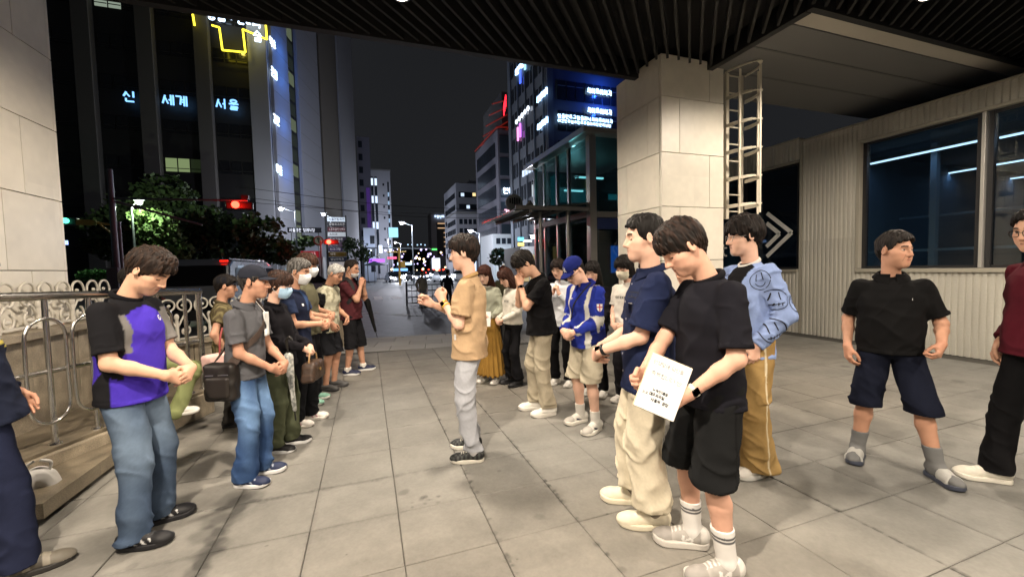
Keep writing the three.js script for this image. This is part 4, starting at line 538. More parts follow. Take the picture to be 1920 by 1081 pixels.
{
  const s = thing('cross_sign', 'yellow neon outline of a cross high on the hospital', 'sign', [0, 0, -47.3]); const y = glow(0xffe83a, 2.6); const pl = [[-14.6, 27.6], [-14.37, 25.0]], p2 = [[-13, 25.25], [-12.39, 25.15], [-12.24, 23.06], [-10.33, 23.14], [-10.45, 25.3], [-8.42, 24.65], [-8.5, 27.6], [-10.4, 28.0], [-10.4, 30], [-12.3, 30], [-12.3, 27.9], [-14.6, 27.6]]; for (const l of [pl, p2]) for (let i = 1; i < l.length; i++) part('neon_bar', bar([...l[i - 1], 0], [...l[i], 0], .085, .085, 8), y, s); bulb(s, 0xffe860, 5, -11.3, 24.5, 1.2);
  litSign('hospital_sign', 'row of white letters inside the yellow cross', '응급:센터', [-13.3, 25.75, -47.2], 0, .95, coldWhite, { sx: .72 });
  litSign('hospital_sign', 'white letters running down the corner pier beside the yellow cross', '축술', [-9.6, 25.55, -47.2], 0, 1.0, coldWhite, { vertical: 1, sx: .8, w: .1 });
  const a = Math.atan2(32, 7.62); [['척추', 25.3, 'topmost'], ['관절', 22.3, 'second from the top'], ['검진', 17.6, 'third from the top'], ['무릎', 12.5, 'lowest']].forEach(([t, yy, w]) => { const q = litSign('clinic_sign', `small white clinic letters on the street side of the hospital, ${w}`, t, [-8.6 + .25, yy - .6, -48.25], a, .85, coldWhite, { sx: .7, w: .14 }); bulb(q, 0x4f90ff, 9, 2.8, .6, 1.3, 8); });
}
// ---------- other buildings ----------
function winGrid(parent, x0, x1, y0, y1, nx, ny, z, m, litFn, turn) { const w = (x1 - x0) / nx, h = (y1 - y0) / ny; for (let i = 0; i < nx; i++) for (let j = 0; j < ny; j++) { const lm = litFn?.(i, j) ?? m; const p = part('window', turn ? bx(.06, h * .55, w * .72) : bx(w * .72, h * .55, .06), lm, parent, turn ? z : x0 + w * (i + .5), y0 + h * (j + .5), turn ? x0 + w * (i + .5) : z); } }
const darkGlass = std(lin(.015, .02, .028), .15), dimGlass = std(lin(.03, .045, .06), .2);
{
  const t = thing('office_tower', 'pale slab tower with vertical rows of lit windows beyond the hospital', 'building', [1.2, 0, -95]); part('wall', bx(4.4, 23.4, 14, 2.2, 11.7, -7), stoneFar(.3, .95, 1.15), t); for (const x of [.55, 1.35]) { part('window_slot', bx(.5, 21, .1, x, 11.5, .04), darkGlass, t); for (const y of [20.9, 17.1, 11.5]) part('window', bx(.46, 1.5, .08, x, y, .09), glow(0xcfe4ff, 1.3), t); } part('window_slot', bx(.35, 20, .1, 3.9, 11, .04), darkGlass, t); for (let y = 5; y < 20; y += 1.9) part('window', bx(.3, .9, .08, 3.9, y, .09), glow(0xa9cdf0, .7), t); for (let y = 6; y < 22; y += 2.4) part('window', bx(.35, .5, .06, 2.9, y, .03), darkGlass, t); part('roof', bx(4.6, .3, 14.2, 2.2, 23.55, -7), stoneFar(.15), t);
  const p = thing('corner_building', 'dark building with a purple banner beside the hospital', 'building', [-.9, 0, -84]); part('wall', bx(2.3, 27, 10, 1.15, 13.5, -5), stoneFar(.12, 1, 1.3), p); part('banner', bx(.7, 9, .1, 1.7, 13, .06), glow(0x6a3fb0, .22), p); for (let y = 4; y < 26; y += 2.4) part('window', bx(.7, 1.2, .06, .6, y, .04), darkGlass, p);
  const wv = thing('white_shop', 'small white shop block at the foot of the hospital', 'building', [-.3, 0, -70]); part('wall', bx(1.75, 8.5, 6, .87, 4.25, -3), std(lin(.62, .66, .75), .6), wv); for (const y of [2.1, 4.6, 6.6]) part('window', bx(.7, 1.3, .08, 1.3, y, .03), darkGlass, wv); bulb(wv, 0xcfe0ff, 14, 1, 5, 3);
  const c = thing('hotel_tower', 'distant tower with a lit roof sign and glowing corner stripes', 'building', [22.4, 0, -150]); part('wall', bx(6.7, 22, 8, 3.35, 11, -4), stoneFar(.22, 1.05, 1), c); part('recess', bx(4, 12, .2, 3.9, 12.5, .05), stoneFar(.04), c); const warm = glow(0xffd6a8, 1.5); part('corner_light', boxbar([6.2, 19.6, .3], [7.3, 10, .3], .35, .2), warm, c); for (let i = 0; i < 6; i++) part('light_strip', bx(i < 2 ? 3.6 : 1.8, .22, .2, i < 2 ? 4.1 : 5.3, 18.2 - i * 1.65, .3), glow(0xffcf9f, .9), c);
  litSign('roof_sign', 'white roof sign of the distant tower with the glowing corner', '호텔센트럴', [23.5, 20.1, -149.5], 0, .95, glow(0xbfd8ff, 2), { sx: .85, w: .2 });
  const d = thing('office_building', 'grey office block with dark window bands right of the street', 'building', [15.9, 0, -75]); part('wall', bx(12, 17.3, 12, 6, 8.65, -6), stoneFar(.24, .95, 1.15), d); for (let j = 0; j < 6; j++) { part('window_band', bx(7, 1.0, .1, 4, 4.2 + j * 2.2, .02), darkGlass, d); part('window_band', bx(.1, 1.0, 10, -.02, 4.2 + j * 2.2, -6), darkGlass, d); } for (const [x, y] of [[1.2, 15.2], [3.4, 15.3], [3.3, 10.8], [2.2, 13]]) part('window', bx(.6, .6, .08, x, y, .09), glow(x === 3.4 ? 0xffe2a0 : 0xcfe4ff, 1), d); part('roof_hut', bx(3, 1.4, 4, 5, 18, -5), stoneFar(.15), d);
  const e = thing('office_building', 'lower pale block in front of the grey office block', 'building', [13.9, 0, -66]); part('wall', bx(7, 10.6, 8, 3.5, 5.3, -4), stoneFar(.34, .98, 1.12), e); winGrid(e, .4, 5, 2.5, 10, 6, 5, .03, darkGlass); winGrid(e, -7.6, -.4, 2.5, 10, 5, 5, -.03, darkGlass, null, 1); part('roof', bx(7.2, .25, 8.2, 3.5, 10.72, -4), stoneFar(.2), e);
  const b = thing('mall_building', 'glass and brick block with orange lit roof frame right of the street', 'building', [14.5, 0, -45]); part('wall', bx(8, 17.2, 10, 4, 8.6, -5), stoneFar(.12, 1, 1.25), b); for (let j = 0; j < 5; j++) part('glass_band', bx(2.6, 2.0, .1, 1.5, 5.6 + j * 2.5, .03), dimGlass, b); for (let j = 0; j < 5; j++) part('glass_band', bx(.1, 1.6, 8, -.03, 5.6 + j * 2.4, -5), darkGlass, b); part('upper_block', bx(7, 5, 8, 4.6, 19.6, -5.5), stoneFar(.08), b); const red = glow(0xff3a20, .1); for (let i = 0; i < 5; i++) part('roof_frame', boxbar([-.1, 17.3 + i * .8, -7 + i * 1.4], [1.2, 17.3 + i * .8, .2], .1, .1), red, b); part('roof_frame', boxbar([-.1, 17.4, .15], [3, 17.6, .15], .12, .12), red, b); part('roof_frame', boxbar([-.1, 17.4, -9.8], [-.1, 17.4, .1], .12, .12), red, b);
  litSign('mall_sign', 'red neon letters on the roof of the glass and brick block', '신세계', [14.3, 18.6, -41.2], Math.PI * .42, 1.0, glow(0xff2838, 2.4), { w: .15 });
  litSign('mall_sign', 'blue white sign low on the glass block, upper line', '현대예술', [14.85, 10.0, -44.5], 0, .62, coldWhite, { w: .2 });
}
{ // dental clinic block
  const b = thing('clinic_building', 'dark office block with blue lit dental clinic signs on the right', 'building', [13.72, 0, -30]); const wall = stoneFar(.11, .85, 1.25), rib = stoneFar(.15, .85, 1.25); part('wall', bx(16, 24, 9, 8, 12, -4.5), wall, b);
  for (let j = 0; j < 7; j++) for (let i = 0; i < 9; i++) { const w = part('window', bx(.74, 1.5, .06, 1.35 + i * .82, 6.1 + j * 2.35, .02), darkGlass, b); part('window_bar', bx(.74, .05, .05, 1.35 + i * .82, 6.45 + j * 2.35, .06), rib, w); }
  for (let j = 0; j < 7; j++) for (let i = 0; i < 8; i++) part('window', bx(.06, 1.3, .6, -.02, 6 + j * 2.35, -.9 - i * .95), darkGlass, b); for (let i = 0; i < 5; i++) part('wall_rib', bx(.14, 24, .12, -.06, 12, -.4 - i * 1.9), rib, b); part('corner_trim', bx(.5, 24, .2, .3, 12, .08), rib, b);
  for (let i = 0; i < 4; i++) part('window', bx(.06, .55, .45, -.1, 10.0 + (i % 2) * .02, -2.7 - i * .75), glow(0xcfe4ff, 1.2), b); for (const [y, z] of [[8.1, -2.2], [8.1, -2.75]]) part('window', bx(.06, 1, .4, -.1, y, z), glow(0xd8e4e8, .7), b);
  const mk = glow(0xa8d2ff, 3.4), add = (label, t, p, turn, size, o) => litSign('clinic_sign', label, t, p, turn, size, mk, o);
  const g1 = add('upper blue white dental clinic sign facing the plaza', '화이트이치과', [17.25, 15.45, -29.75], 0, .40, { sx: .82, w: .2 }); bulb(g1, 0x2a62ff, 9, 1.3, .3, .7, 6); const g2 = add('lower blue white dental clinic sign facing the plaza', '화이트이치과', [17.25, 13.9, -29.75], 0, .40, { sx: .82, w: .2 }); bulb(g2, 0x2a62ff, 9, 1.2, .3, .7, 6);
  add('two rows of small lit letters, upper row, under the dental signs', '임플란트교정클리닉화이트이치과', [14.6, 13.25, -29.75], 0, .29, { sx: .98, w: .2 }); add('two rows of small lit letters, lower row, under the dental signs', '야간진료일요진료무통마취전문의상담', [14.6, 12.92, -29.75], 0, .22, { sx: 1.1, w: .22 });
  const st = -Math.PI / 2; add('upper slanting clinic sign on the street side of the dark block', '화이트치과', [13.5, 14.75, -31.3], st, .5, { sx: .72, w: .2 }); add('lower slanting clinic sign on the street side of the dark block', '화이트치과', [13.5, 12.6, -31.3], st, .46, { sx: .78, w: .24 }); add('topmost slanting clinic sign on the street side of the dark block', '의원한의원', [13.5, 19.0, -36.1], st, .55, { sx: .72, w: .22 });
  const dots = thing('clinic_sign', 'row of five white round lamps on the street side of the dark block', 'sign', [13.5, 0, 0]); for (let i = 0; i < 5; i++) part('round_lamp', new THREE.SphereGeometry(.22, 10, 8).scale(.5, 1, 1), glow(0xe6f0ff, 2), dots, 0, 14.95 + i * .04, -36.1 + i * .72);
  const pk = thing('clinic_sign', 'pair of pink and blue vertical lightboxes on the street side of the dark block', 'sign', [13.5, 0, 0]); for (const [z, y, c, h] of [[-35.8, 13.75, 0xff9ae0, 1.2], [-35.2, 13.9, 0xd87aff, 1.2], [-34.9, 18.5, 0x4a6bff, 1.2], [-33.7, 18.75, 0x9ad8ff, .4]]) part('lightbox', bx(.12, h, .24), glow(c, 1.6), pk, 0, y, z);
}
{ // low shops by the right pavement
  const s = thing('shop_row', 'low shops with bright signs right of the street', 'building', [12.7, 0, -42]); part('wall', bx(6, 5.2, 6, 3, 2.6, -3), stoneFar(.4, .95, 1.05), s); for (let i = 0; i < 4; i++) part('shop_window', bx(.62, 1.6, .06, .6 + i * .75, 1.2, .04), glow([0xe9f4ff, 0xffe8c4, 0xd5ecff, 0xfff0d8][i], .55), s); part('lintel', bx(3.4, .5, .1, 1.6, 3.2, .05), glow(0x4fc3c8, .35), s); winGrid(s, .3, 3.4, 3.9, 5, 5, 1, .03, darkGlass); bulb(s, 0xdff0ff, 26, 1.6, 2, 2.6);
  [[[11.2, 3.75, -29.6], .5, .3, 0x39c0e0, 'turquoise'], [[11.2, 3.35, -29.6], .5, .26, 0xffd83a, 'yellow'], [[11.75, 3.6, -29.6], .7, .18, 0xf2f8ff, 'white']].forEach(([p, w, h, c, n]) => { const g = thing('shop_lightbox', `${n} shop lightbox beside the glass lift tower`, 'sign', p); part('panel', rbx(w, h, .12, .02), glow(c, 1.3), g); part('bracket', bx(.06, .06, .6, 0, 0, -.35), darkGlass, g); });
  const q = thing('lit_shop', 'shop with warm lit window grid beside the glass lift tower', 'building', [11.3, 0, -30]); part('wall', bx(2.4, 3.2, 4, 1.2, 1.6, -2), stoneFar(.2), q); for (let i = 0; i < 4; i++) for (let j = 0; j < 3; j++) part('pane', bx(.42, .62, .05, .42 + i * .52, .8 + j * .72, .03), glow(0xffe3a8, .5), q);
  litSign('cafe_sign', 'white letters on the corner of the dark canopy, upper line', '요리', [15.3, 8.75, -44.4], 0, .7, coldWhite, { w: .2 }); litSign('cafe_sign', 'pink white letters under the white ones on the glass block', '감자탕', [14.9, 7.55, -44.4], 0, .62, glow(0xffc4dc, 2), { w: .2 });
}
[[1.2, 2.9, -55, 2.0, .45, 0xb060ff, 'purple'], [6.6, 2.8, -78, 2.6, .5, 0xbfe0ff, 'pale blue'], [4.4, 3.9, -78, 1.6, .4, 0xff5a8a, 'pink'], [4.9, 1.7, -66, 2.2, .4, 0x7fb8ff, 'sky blue'], [9.8, 2.5, -62, 1.2, 1.6, 0xe6efff, 'white'], [11, 3.2, -52, .9, .9, 0xff6040, 'orange red'], [11.6, 1.9, -46, .5, 1.2, 0xc8e4ff, 'tall white'], [1.9, 4.6, -60, .5, 1.1, 0xdfeaff, 'round white'], [3.7, 6.9, -60, 1.25, 1.35, 0x8fc8e8, 'large pale blue']].forEach(([x, y, z, w, h, c, n]) => { const g = thing('street_sign_box', `${n} lightbox among the far street signs`, 'sign', [x, y, z]); part('panel', rbx(w, h, .2, .05), glow(c, 1.5), g); part('post', bx(.1, y + .12, .1, -w / 2 - .1, -(y + .12) / 2 + h / 2, -.05), darkGlass, g); });
struct('hill', new THREE.SphereGeometry(1, 32, 12).scale(150, 26, 40).translate(40, -8, -330), std(lin(.012, .015, .014), 1));
{ const r = mulberry(9); const h = thing('hillside_lights', 'string of pale lights on the far hillside', 'lamp', [0, 0, -280]); for (let i = 0; i < 12; i++) part('lamp', new THREE.SphereGeometry(.5, 6, 5), glow(0xbfe0ff, 1.2), h, 26 + i * 2.8 + r(), 17.5 + r() * 1.2, 0); }
// ---------- glass lift tower ----------
{
  const e = thing('glass_lift_tower', 'glass and steel lift tower beside the stone column', 'tower', [5.88, 0, -10]); const st = std(lin(.42, .41, .39), .3, .8), gl = new THREE.MeshPhysicalMaterial({ color: lin(.55, .68, .72), transmission: 1, thickness: 0, roughness: .03 }), dk = std(lin(.02, .025, .03), .2), teal = glow(0x2f8f98, .16), beam = std(lin(.2, .19, .18), .5);
  for (const [x, z, w] of [[0, 0, .2], [3.2, 0, .16], [0, -3.9, .14]]) part('post', bx(w, 5.1, w, x, 2.55, z), st, e); for (const z of [-1.3, -2.1, -3.1]) part('mullion', bx(.09, 5.1, .09, 0, 2.55, z), st, e);
  part('roof', bx(3.7, .12, 4.5, 1.5, 5.18, -1.95), beam, e); part('fascia', bx(.06, .16, 4.4, -.33, 5.18, -1.95), st, e); part('beam', bx(.16, .18, 3.7, 0, 3.02, -1.95), beam, e); part('beam', bx(3.1, .16, .14, 1.62, 2.98, 0), beam, e);
  for (const [z0, z1] of [[-1.26, -.1], [-2.06, -1.34], [-3.06, -2.14], [-3.83, -3.14]]) { part('pane', bx(.02, 1.98, z1 - z0, .0, 4.1, (z0 + z1) / 2), gl, e); part('pane', bx(.02, 2.8, z1 - z0, 0, 1.5, (z0 + z1) / 2), gl, e); } part('pane', bx(2.9, 1.98, .02, 1.6, 4.1, 0), gl, e); part('pane', bx(2.9, 2.5, .02, 1.6, 1.3, 0), gl, e); part('blue_band', bx(2.95, .3, .05, 1.6, 2.73, .06), std(lin(.01, .025, .11), .4), e);
  part('inner_wall', bx(.06, 5, 3.7, 2.6, 2.5, -2), dk, e); part('back_wall', bx(2.6, 5, .06, 1.3, 2.5, -3.95), std(lin(.02, .04, .045), .4), e); part('lift_car', bx(1.4, 2.2, 1.3, 1.5, 1.2, -2), std(lin(.06, .07, .08), .25, .6), e); part('teal_panel', bx(.04, 1.4, .5, .5, 4.1, -3.4), teal, e); part('teal_panel', bx(1.3, .5, .04, 1.1, 4.05, -3.0), teal, e); for (const [x, y, z, w] of [[.9, 4.15, -2.7, .7], [1.3, 4.5, -2.2, .9]]) part('inside_lamp', bx(w, .05, .08, x, y, z), glow(0xa8f0f0, 1.6), e); part('lit_notice', bx(.35, .8, .04, 1.1, 1.75, -.5), glow(0x2f6fd0, .45), e); part('notice', bx(.3, .16, .03, .95, 3.55, -.4), glow(0x2f8f98, .3), e); part('poster', bx(.05, .6, .4, .12, 1.95, -2.55), glow(0xb98a4a, .22), e); bulb(e, 0x9fe8ea, 1.3, .9, 4.6, -2.6);
  const a = thing('bus_shelter_canopy', 'dark glass awning sticking out from the lift tower over the pavement', 'awning', [5.6, 0, -11.6]); part('roof_sheet', bx(2.2, .05, 3.2).rotateZ(.11).translate(-.88, 3.17, 0), std(lin(.06, .075, .075), .25), a); part('edge', bx(2.2, .1, .06, -.85, 3.12, 1.62), beam, a); part('post', cyl(.05, .05, 3.1, -1.0, 1.55, 1.0), st, a); part('post', cyl(.05, .05, 3.1, -.25, 1.55, 1.2), st, a); for (const x of [-1.5, -.9, -.3]) part('rafter', bx(.05, .08, 3, x, 3.03 + (x + 1.5) * .11, 0), beam, a);
  const m = thing('round_metro_sign', 'round grey metro sign on the end of the awning', 'sign', [4.15, 3.46, -11.45]); part('disc', cyl(.26, .26, .08).rotateX(Math.PI / 2), std(lin(.4, .42, .4), .5), m); for (let i = -2; i <= 2; i++) part('bar', bx(.035, .2 - Math.abs(i) * .03, .02, i * .07, .06, .05), dk, m); part('stalk', bx(.5, .05, .05, .3, -.27, 0), beam, m);
  const cam = thing('dome_camera', 'small cream dome camera on the awning', 'camera', [4.62, 3.38, -11.4]); part('dome', new THREE.SphereGeometry(.12, 12, 8), std(lin(.5, .45, .35), .4), cam); part('mount', cyl(.05, .05, .12, 0, .1, 0), dk, cam);
}
// ---------- street furniture ----------
const poleMat = std(lin(.16, .18, .2), .5, .4), poleDark = std(lin(.04, .045, .05), .5);
function streetLamp(label, base, hgt, arm, cd, c = 0xf1f4ff) { const l = thing('street_lamp', label, 'street lamp', base, 0); part('pole', cyl(.05, .09, hgt, 0, hgt / 2, 0, 10), poleMat, l); part('arm', bar([0, hgt - .1, 0], [arm[0], hgt + .25, arm[1]], .035), poleMat, l); part('head', rbx(.6, .12, .25, .04, arm[0], hgt + .3, arm[1]), poleMat, l); part('bulb', new THREE.SphereGeometry(.17, 12, 8).translate(arm[0], hgt + .16, arm[1]), glow(c, 14), l); bulb(l, c, cd, arm[0], hgt - .15, arm[1]); return l; }
streetLamp('street lamp with a bent arm in front of the hospital, left of the directory sign', [-5.72, 0, -40.4], 7.0, [-1.1, -.1], 60); streetLamp('street lamp right beside the directory sign', [-3.3, 0, -46.1], 7.3, [-.65, 0], 40); streetLamp('street lamp high over the middle of the road', [4.9, 0, -46.9], 6.6, [-1.1, .1], 170); streetLamp('street lamp over the right pavement near the office blocks', [10.6, 0, -39.4], 5.1, [-.9, 0], 85); streetLamp('street lamp by the shops next to the lift tower', [11.9, 0, -27.9], 3.65, [-.4, 0], 40); streetLamp('street lamp lighting the tree leaves green on the left', [-12.9, 0, -30.4], 5.8, [.45, .2], 42, 0xeaffd8);
streetLamp('street lamp far down the road', [6.5, 0, -85], 7, [-1, 0], 300);
{
  const t = thing('traffic_signal', 'traffic signal mast with a long arm and a red light on the left', 'traffic light', [-11.55, 0, -25.45]); const sig = std(lin(.02, .02, .02), .5); part('pole', cyl(.11, .16, 6.8, 0, 3.4, 0, 12), poleMat, t); part('arm', bar([0, 5.4, 0], [6.2, 5.15, 2.1], .06, .045), poleMat, t); part('arm', bar([0, 5.3, 0], [3.5, 4.2, -.4], .07, .05), poleMat, t); part('signal_head', rbx(1.15, .36, .26, .06, 5.8, 4.93, 1.85), sig, t); part('red_light', new THREE.SphereGeometry(.17, 14, 10).translate(5.66, 4.95, 2.05), glow(0xff2a1c, 16), t); bulb(t, 0xff1a10, 4, 5.66, 4.9, 2.5); part('controller_box', rbx(.45, 1.1, .35, .03, .0, 1.5, .25), poleMat, t); part('camera', bx(.3, .2, .3, 6.1, 5.3, 2.05), sig, t);
  const y = thing('traffic_signal', 'yellow signal arm with a green light at the left pier', 'traffic light', [-12.3, 0, -25.6]); const yel = std(lin(.5, .3, .06), .5); part('pole', cyl(.07, .09, 4.3, .9, 2.15, 0), poleMat, y); part('arm', bar([.9, 4.1, 0], [-2.1, 4.6, -.6], .05), yel, y); part('brace', bar([.9, 3.4, 0], [.1, 4.15, -.15], .04), yel, y); part('signal_head', rbx(.9, .36, .3, .05, -1.3, 4.32, -.4), sig, y); part('green_light', new THREE.SphereGeometry(.13, 12, 8).translate(-1.22, 4.34, -.2), glow(0x5affc8, 3), y); part('plate', bx(.75, .26, .04, -.4, 4.25, -.1), std(lin(.35, .4, .1)), y); part('lamp_panel', bx(.6, .2, .06, -1.55, 3.3, -.3), glow(0x9fc0ff, 2), y); part('box', rbx(.35, .8, .3, .03, 1.75, 1.9, .2), yel, y);
  const s = thing('traffic_signal', 'small red traffic light in front of the directory sign', 'traffic light', [-3.2, 0, -34]); part('pole', cyl(.05, .06, 4, 0, 2, 0), poleDark, s); part('signal_head', rbx(1.1, .36, .25, .05, .75, 3.85, 0), sig, s); part('red_light', new THREE.SphereGeometry(.17, 12, 8).translate(.58, 3.85, .14), glow(0xff3a28, 14), s); bulb(s, 0xff2418, 12, .6, 3.85, .6);
  const g = thing('traffic_signal', 'overhead signal gantry with a green light far down the road', 'traffic light', [-.4, 0, -62]); part('pole', cyl(.08, .1, 6, 0, 3, 0), poleDark, g); part('arm', bar([0, 4.9, 0], [9.4, 4.75, 0], .09, .06), poleMat, g); part('signal_head', rbx(1.1, .36, .25, .05, 10, 4.6, 0), sig, g); part('green_light', bx(.7, .2, .1, 10, 4.6, .15), glow(0x4aff5a, 3), g);
  const yp = thing('sign_gantry', 'yellow post with cross arms over the far crossing', 'post', [3.25, 0, -45]); part('pole', cyl(.1, .12, 4, 0, 2, 0), std(lin(.55, .32, .05), .5), yp); part('arm', bar([-1.2, 3.5, 0], [.75, 3.55, 0], .06), std(lin(.55, .32, .05), .5), yp); part('box', rbx(.5, .7, .3, .04, .35, 2.2, .1), std(lin(.55, .32, .05), .5), yp);
  const n = thing('road_sign', 'round white road sign with a red rim and black arrow', 'sign', [-3.53, 0, -36]); part('pole', cyl(.035, .035, 4.1, 0, 2.05, -.05), poleMat, n); part('plate', cyl(.34, .34, .03, 0, 0, 0, 24).rotateX(Math.PI / 2).translate(0, 4.1, 0), std(lin(.7, .68, .62), .5), n); part('rim', new THREE.TorusGeometry(.32, .045, 8, 28).translate(0, 4.1, .02), std(lin(.5, .04, .04), .5), n); part('arrow', join([boxbar([.03, 3.9, .03], [-.02, 4.18, .03], .07, .02), boxbar([-.1, 4.2, .03], [-.02, 4.3, .03], .07, .02), boxbar([.08, 4.2, .03], [-.02, 4.3, .03], .07, .02)]), std(0x0a0a0a), n);
}
{ // directory sign
  const d = thing('directory_sign', 'tall directory sign with rows of coloured clinic panels at the roadside', 'sign', [-3.45, 0, -43]); part('frame', join([bx(.12, 7, .2, 0, 3.5, 0), bx(.12, 7, .2, 1.72, 3.5, 0)]), poleDark, d); const cols = [[.85, .9, .95, 1], [.15, .16, .19, 0], [.28, .06, .12, 0], [.72, .74, .76, 1], [.2, .17, .24, 0], [.32, .25, .32, 0], [.2, .15, .28, 0], [.35, .27, .1, 0], [.16, .17, .24, 0], [.75, .72, .72, 1]], words = ['서울연합의원', '정형외과의원', '내과검진센터', '소아과', '피부과의원', '한의원', '치과교정', '약국', '영상의학과', '주차장']; cols.forEach(([r, g2, b2, lt], i) => { const tx = canvasTex(256, 64, (g, w, h) => { g.fillStyle = `rgb(${r * 255 | 0},${g2 * 255 | 0},${b2 * 255 | 0})`; g.fillRect(0, 0, w, h); g.strokeStyle = lt ? '#20202c' : '#d8d4d0'; drawHangul(g, words[i], 24, 14, 34, 4); }); const m = new THREE.MeshStandardMaterial({ map: tx, emissiveMap: tx, emissive: 0xffffff, emissiveIntensity: lt ? .42 : .24, roughness: .6 }); part('panel', rbx(1.58, .41, .12, .02, .86, 6.6 - i * .475, .04), m, d); });
  const sh = thing('petrol_kiosk', 'shop front with a red and white fascia under the hospital', 'shop', [-7.6, 0, -44.2]); part('wall', bx(3.6, 3.1, 2.6, 1.8, 1.55, -1.3), stoneFar(.28), sh); const tx = canvasTex(512, 64, (g, w, h) => { g.fillStyle = '#8a1420'; g.fillRect(0, 0, w, h); g.strokeStyle = '#e8dcd8'; drawHangul(g, '손해보험 정형외과', 60, 14, 36, 4); }); part('fascia', bx(2.5, .62, .12, 2.25, 3.35, .1), new THREE.MeshStandardMaterial({ map: tx, emissiveMap: tx, emissive: 0xffffff, emissiveIntensity: .35 }), sh); part('white_fascia', bx(1.0, .62, .12, .45, 3.37, .1), glow(0xd9d6d0, .4), sh); part('window', bx(.7, 1.4, .06, .6, 1.4, .03), glow(0xbcd4e8, .35), sh); part('window', bx(1.6, 1.4, .06, 2.4, 1.4, .03), darkGlass, sh); const t2 = canvasTex(512, 64, (g, w, h) => { g.fillStyle = '#101116'; g.fillRect(0, 0, w, h); g.strokeStyle = '#dfe2ea'; drawHangul(g, '서울병원 장례식장', 30, 12, 40, 6); }); const sb = thing('hospital_name_board', 'dark name board with white letters above the shop front', 'sign', [-5.6, 5.75, -45.0]); part('board', bx(3.0, .5, .1), new THREE.MeshStandardMaterial({ map: t2, emissiveMap: t2, emissive: 0xffffff, emissiveIntensity: .35 }), sb); part('legs', join([bx(.08, 5.8, .08, -1.2, -2.9, -.1), bx(.08, 5.8, .08, 1.2, -2.9, -.1)]), poleDark, sb);
}
{ const w = thing('overhead_wires', 'thin power cables sagging across the street', 'cable', [0, 0, 0]); for (const [a, b, s] of [[[-9, 8.1, -36], [14, 6.6, -34], .5], [[-9, 7.4, -36], [14, 5.9, -34], .6], [[-9, 7.0, -36], [14, 6.2, -33], .4]]) part('wire', tube([a, [(a[0] + b[0]) / 2, (a[1] + b[1]) / 2 - s, (a[2] + b[2]) / 2], b], .018, 24, 5), std(0x050505), w); }
// ---------- trees ----------
function tree(name, label, base, hgt, crown, n, leaf, cols, seed, trunkR = .16) { // crown: list of [x,y,z,rx,ry,rz]
  const r = mulberry(seed), t = thing(name, label, 'tree', base), bark = std(lin(.05, .04, .03), .95); const tops = crown.map(c => [c[0] * .7, c[1] - c[4] * .2, c[2] * .7]); const low = Math.min(...crown.map(c => c[1] - c[4])); part('trunk', tube([[0, 0, 0], [.08, low * .5, .04], [.0, low + .6, 0]], trunkR, 12, 8), bark, t); part('limbs', join(tops.map(p => tube([[0, low * .75, 0], [p[0] * .5, (low + p[1]) / 2, p[2] * .5], p], trunkR * .42, 10, 6))), bark, t);
  const P = [], N = [], Cc = []; for (let i = 0; i < n; i++) { const c = crown[Math.floor(r() * crown.length)]; let x, y, z, d; do { x = r() * 2 - 1; y = r() * 2 - 1; z = r() * 2 - 1; d = x * x + y * y + z * z; } while (d > 1 || noise(x * 2.2 + c[0], y * 2.2 + seed, z * 2.2) < -.12 || d < .2); const px = c[0] + x * c[3], py = c[1] + y * c[4], pz = c[2] + z * c[5]; const a = r() * 6.28, b2 = (r() - .3) * 1.6, u = [Math.cos(a), Math.sin(b2) * .6, Math.sin(a)], v = vnorm(vcross(u, [r() - .5, r() - .2, r() - .5])), s = leaf * (.6 + r() * .8), w = s * .55; const un = vnorm(u), p0 = [px, py, pz], p1 = vadd(vadd(p0, un, s * .5), v, w), p2 = vadd(p0, un, s), p3 = vadd(vadd(p0, un, s * .5), v, -w); const nn = vnorm(vcross(v, un)); const cc = cols[Math.floor(r() * cols.length)]; for (const q of [p0, p1, p2, p0, p2, p3]) { P.push(...q); N.push(...nn); Cc.push(...cc); } }
  const g = new THREE.BufferGeometry(); g.setAttribute('position', new THREE.Float32BufferAttribute(P, 3)); g.setAttribute('normal', new THREE.Float32BufferAttribute(N, 3)); g.setAttribute('color', new THREE.Float32BufferAttribute(Cc, 3)); part('crown', g, new THREE.MeshStandardMaterial({ vertexColors: true, roughness: .8, side: THREE.DoubleSide }), t);
}
const greens = [[.03, .055, .018], [.04, .07, .022], [.025, .045, .016], [.05, .08, .025]];
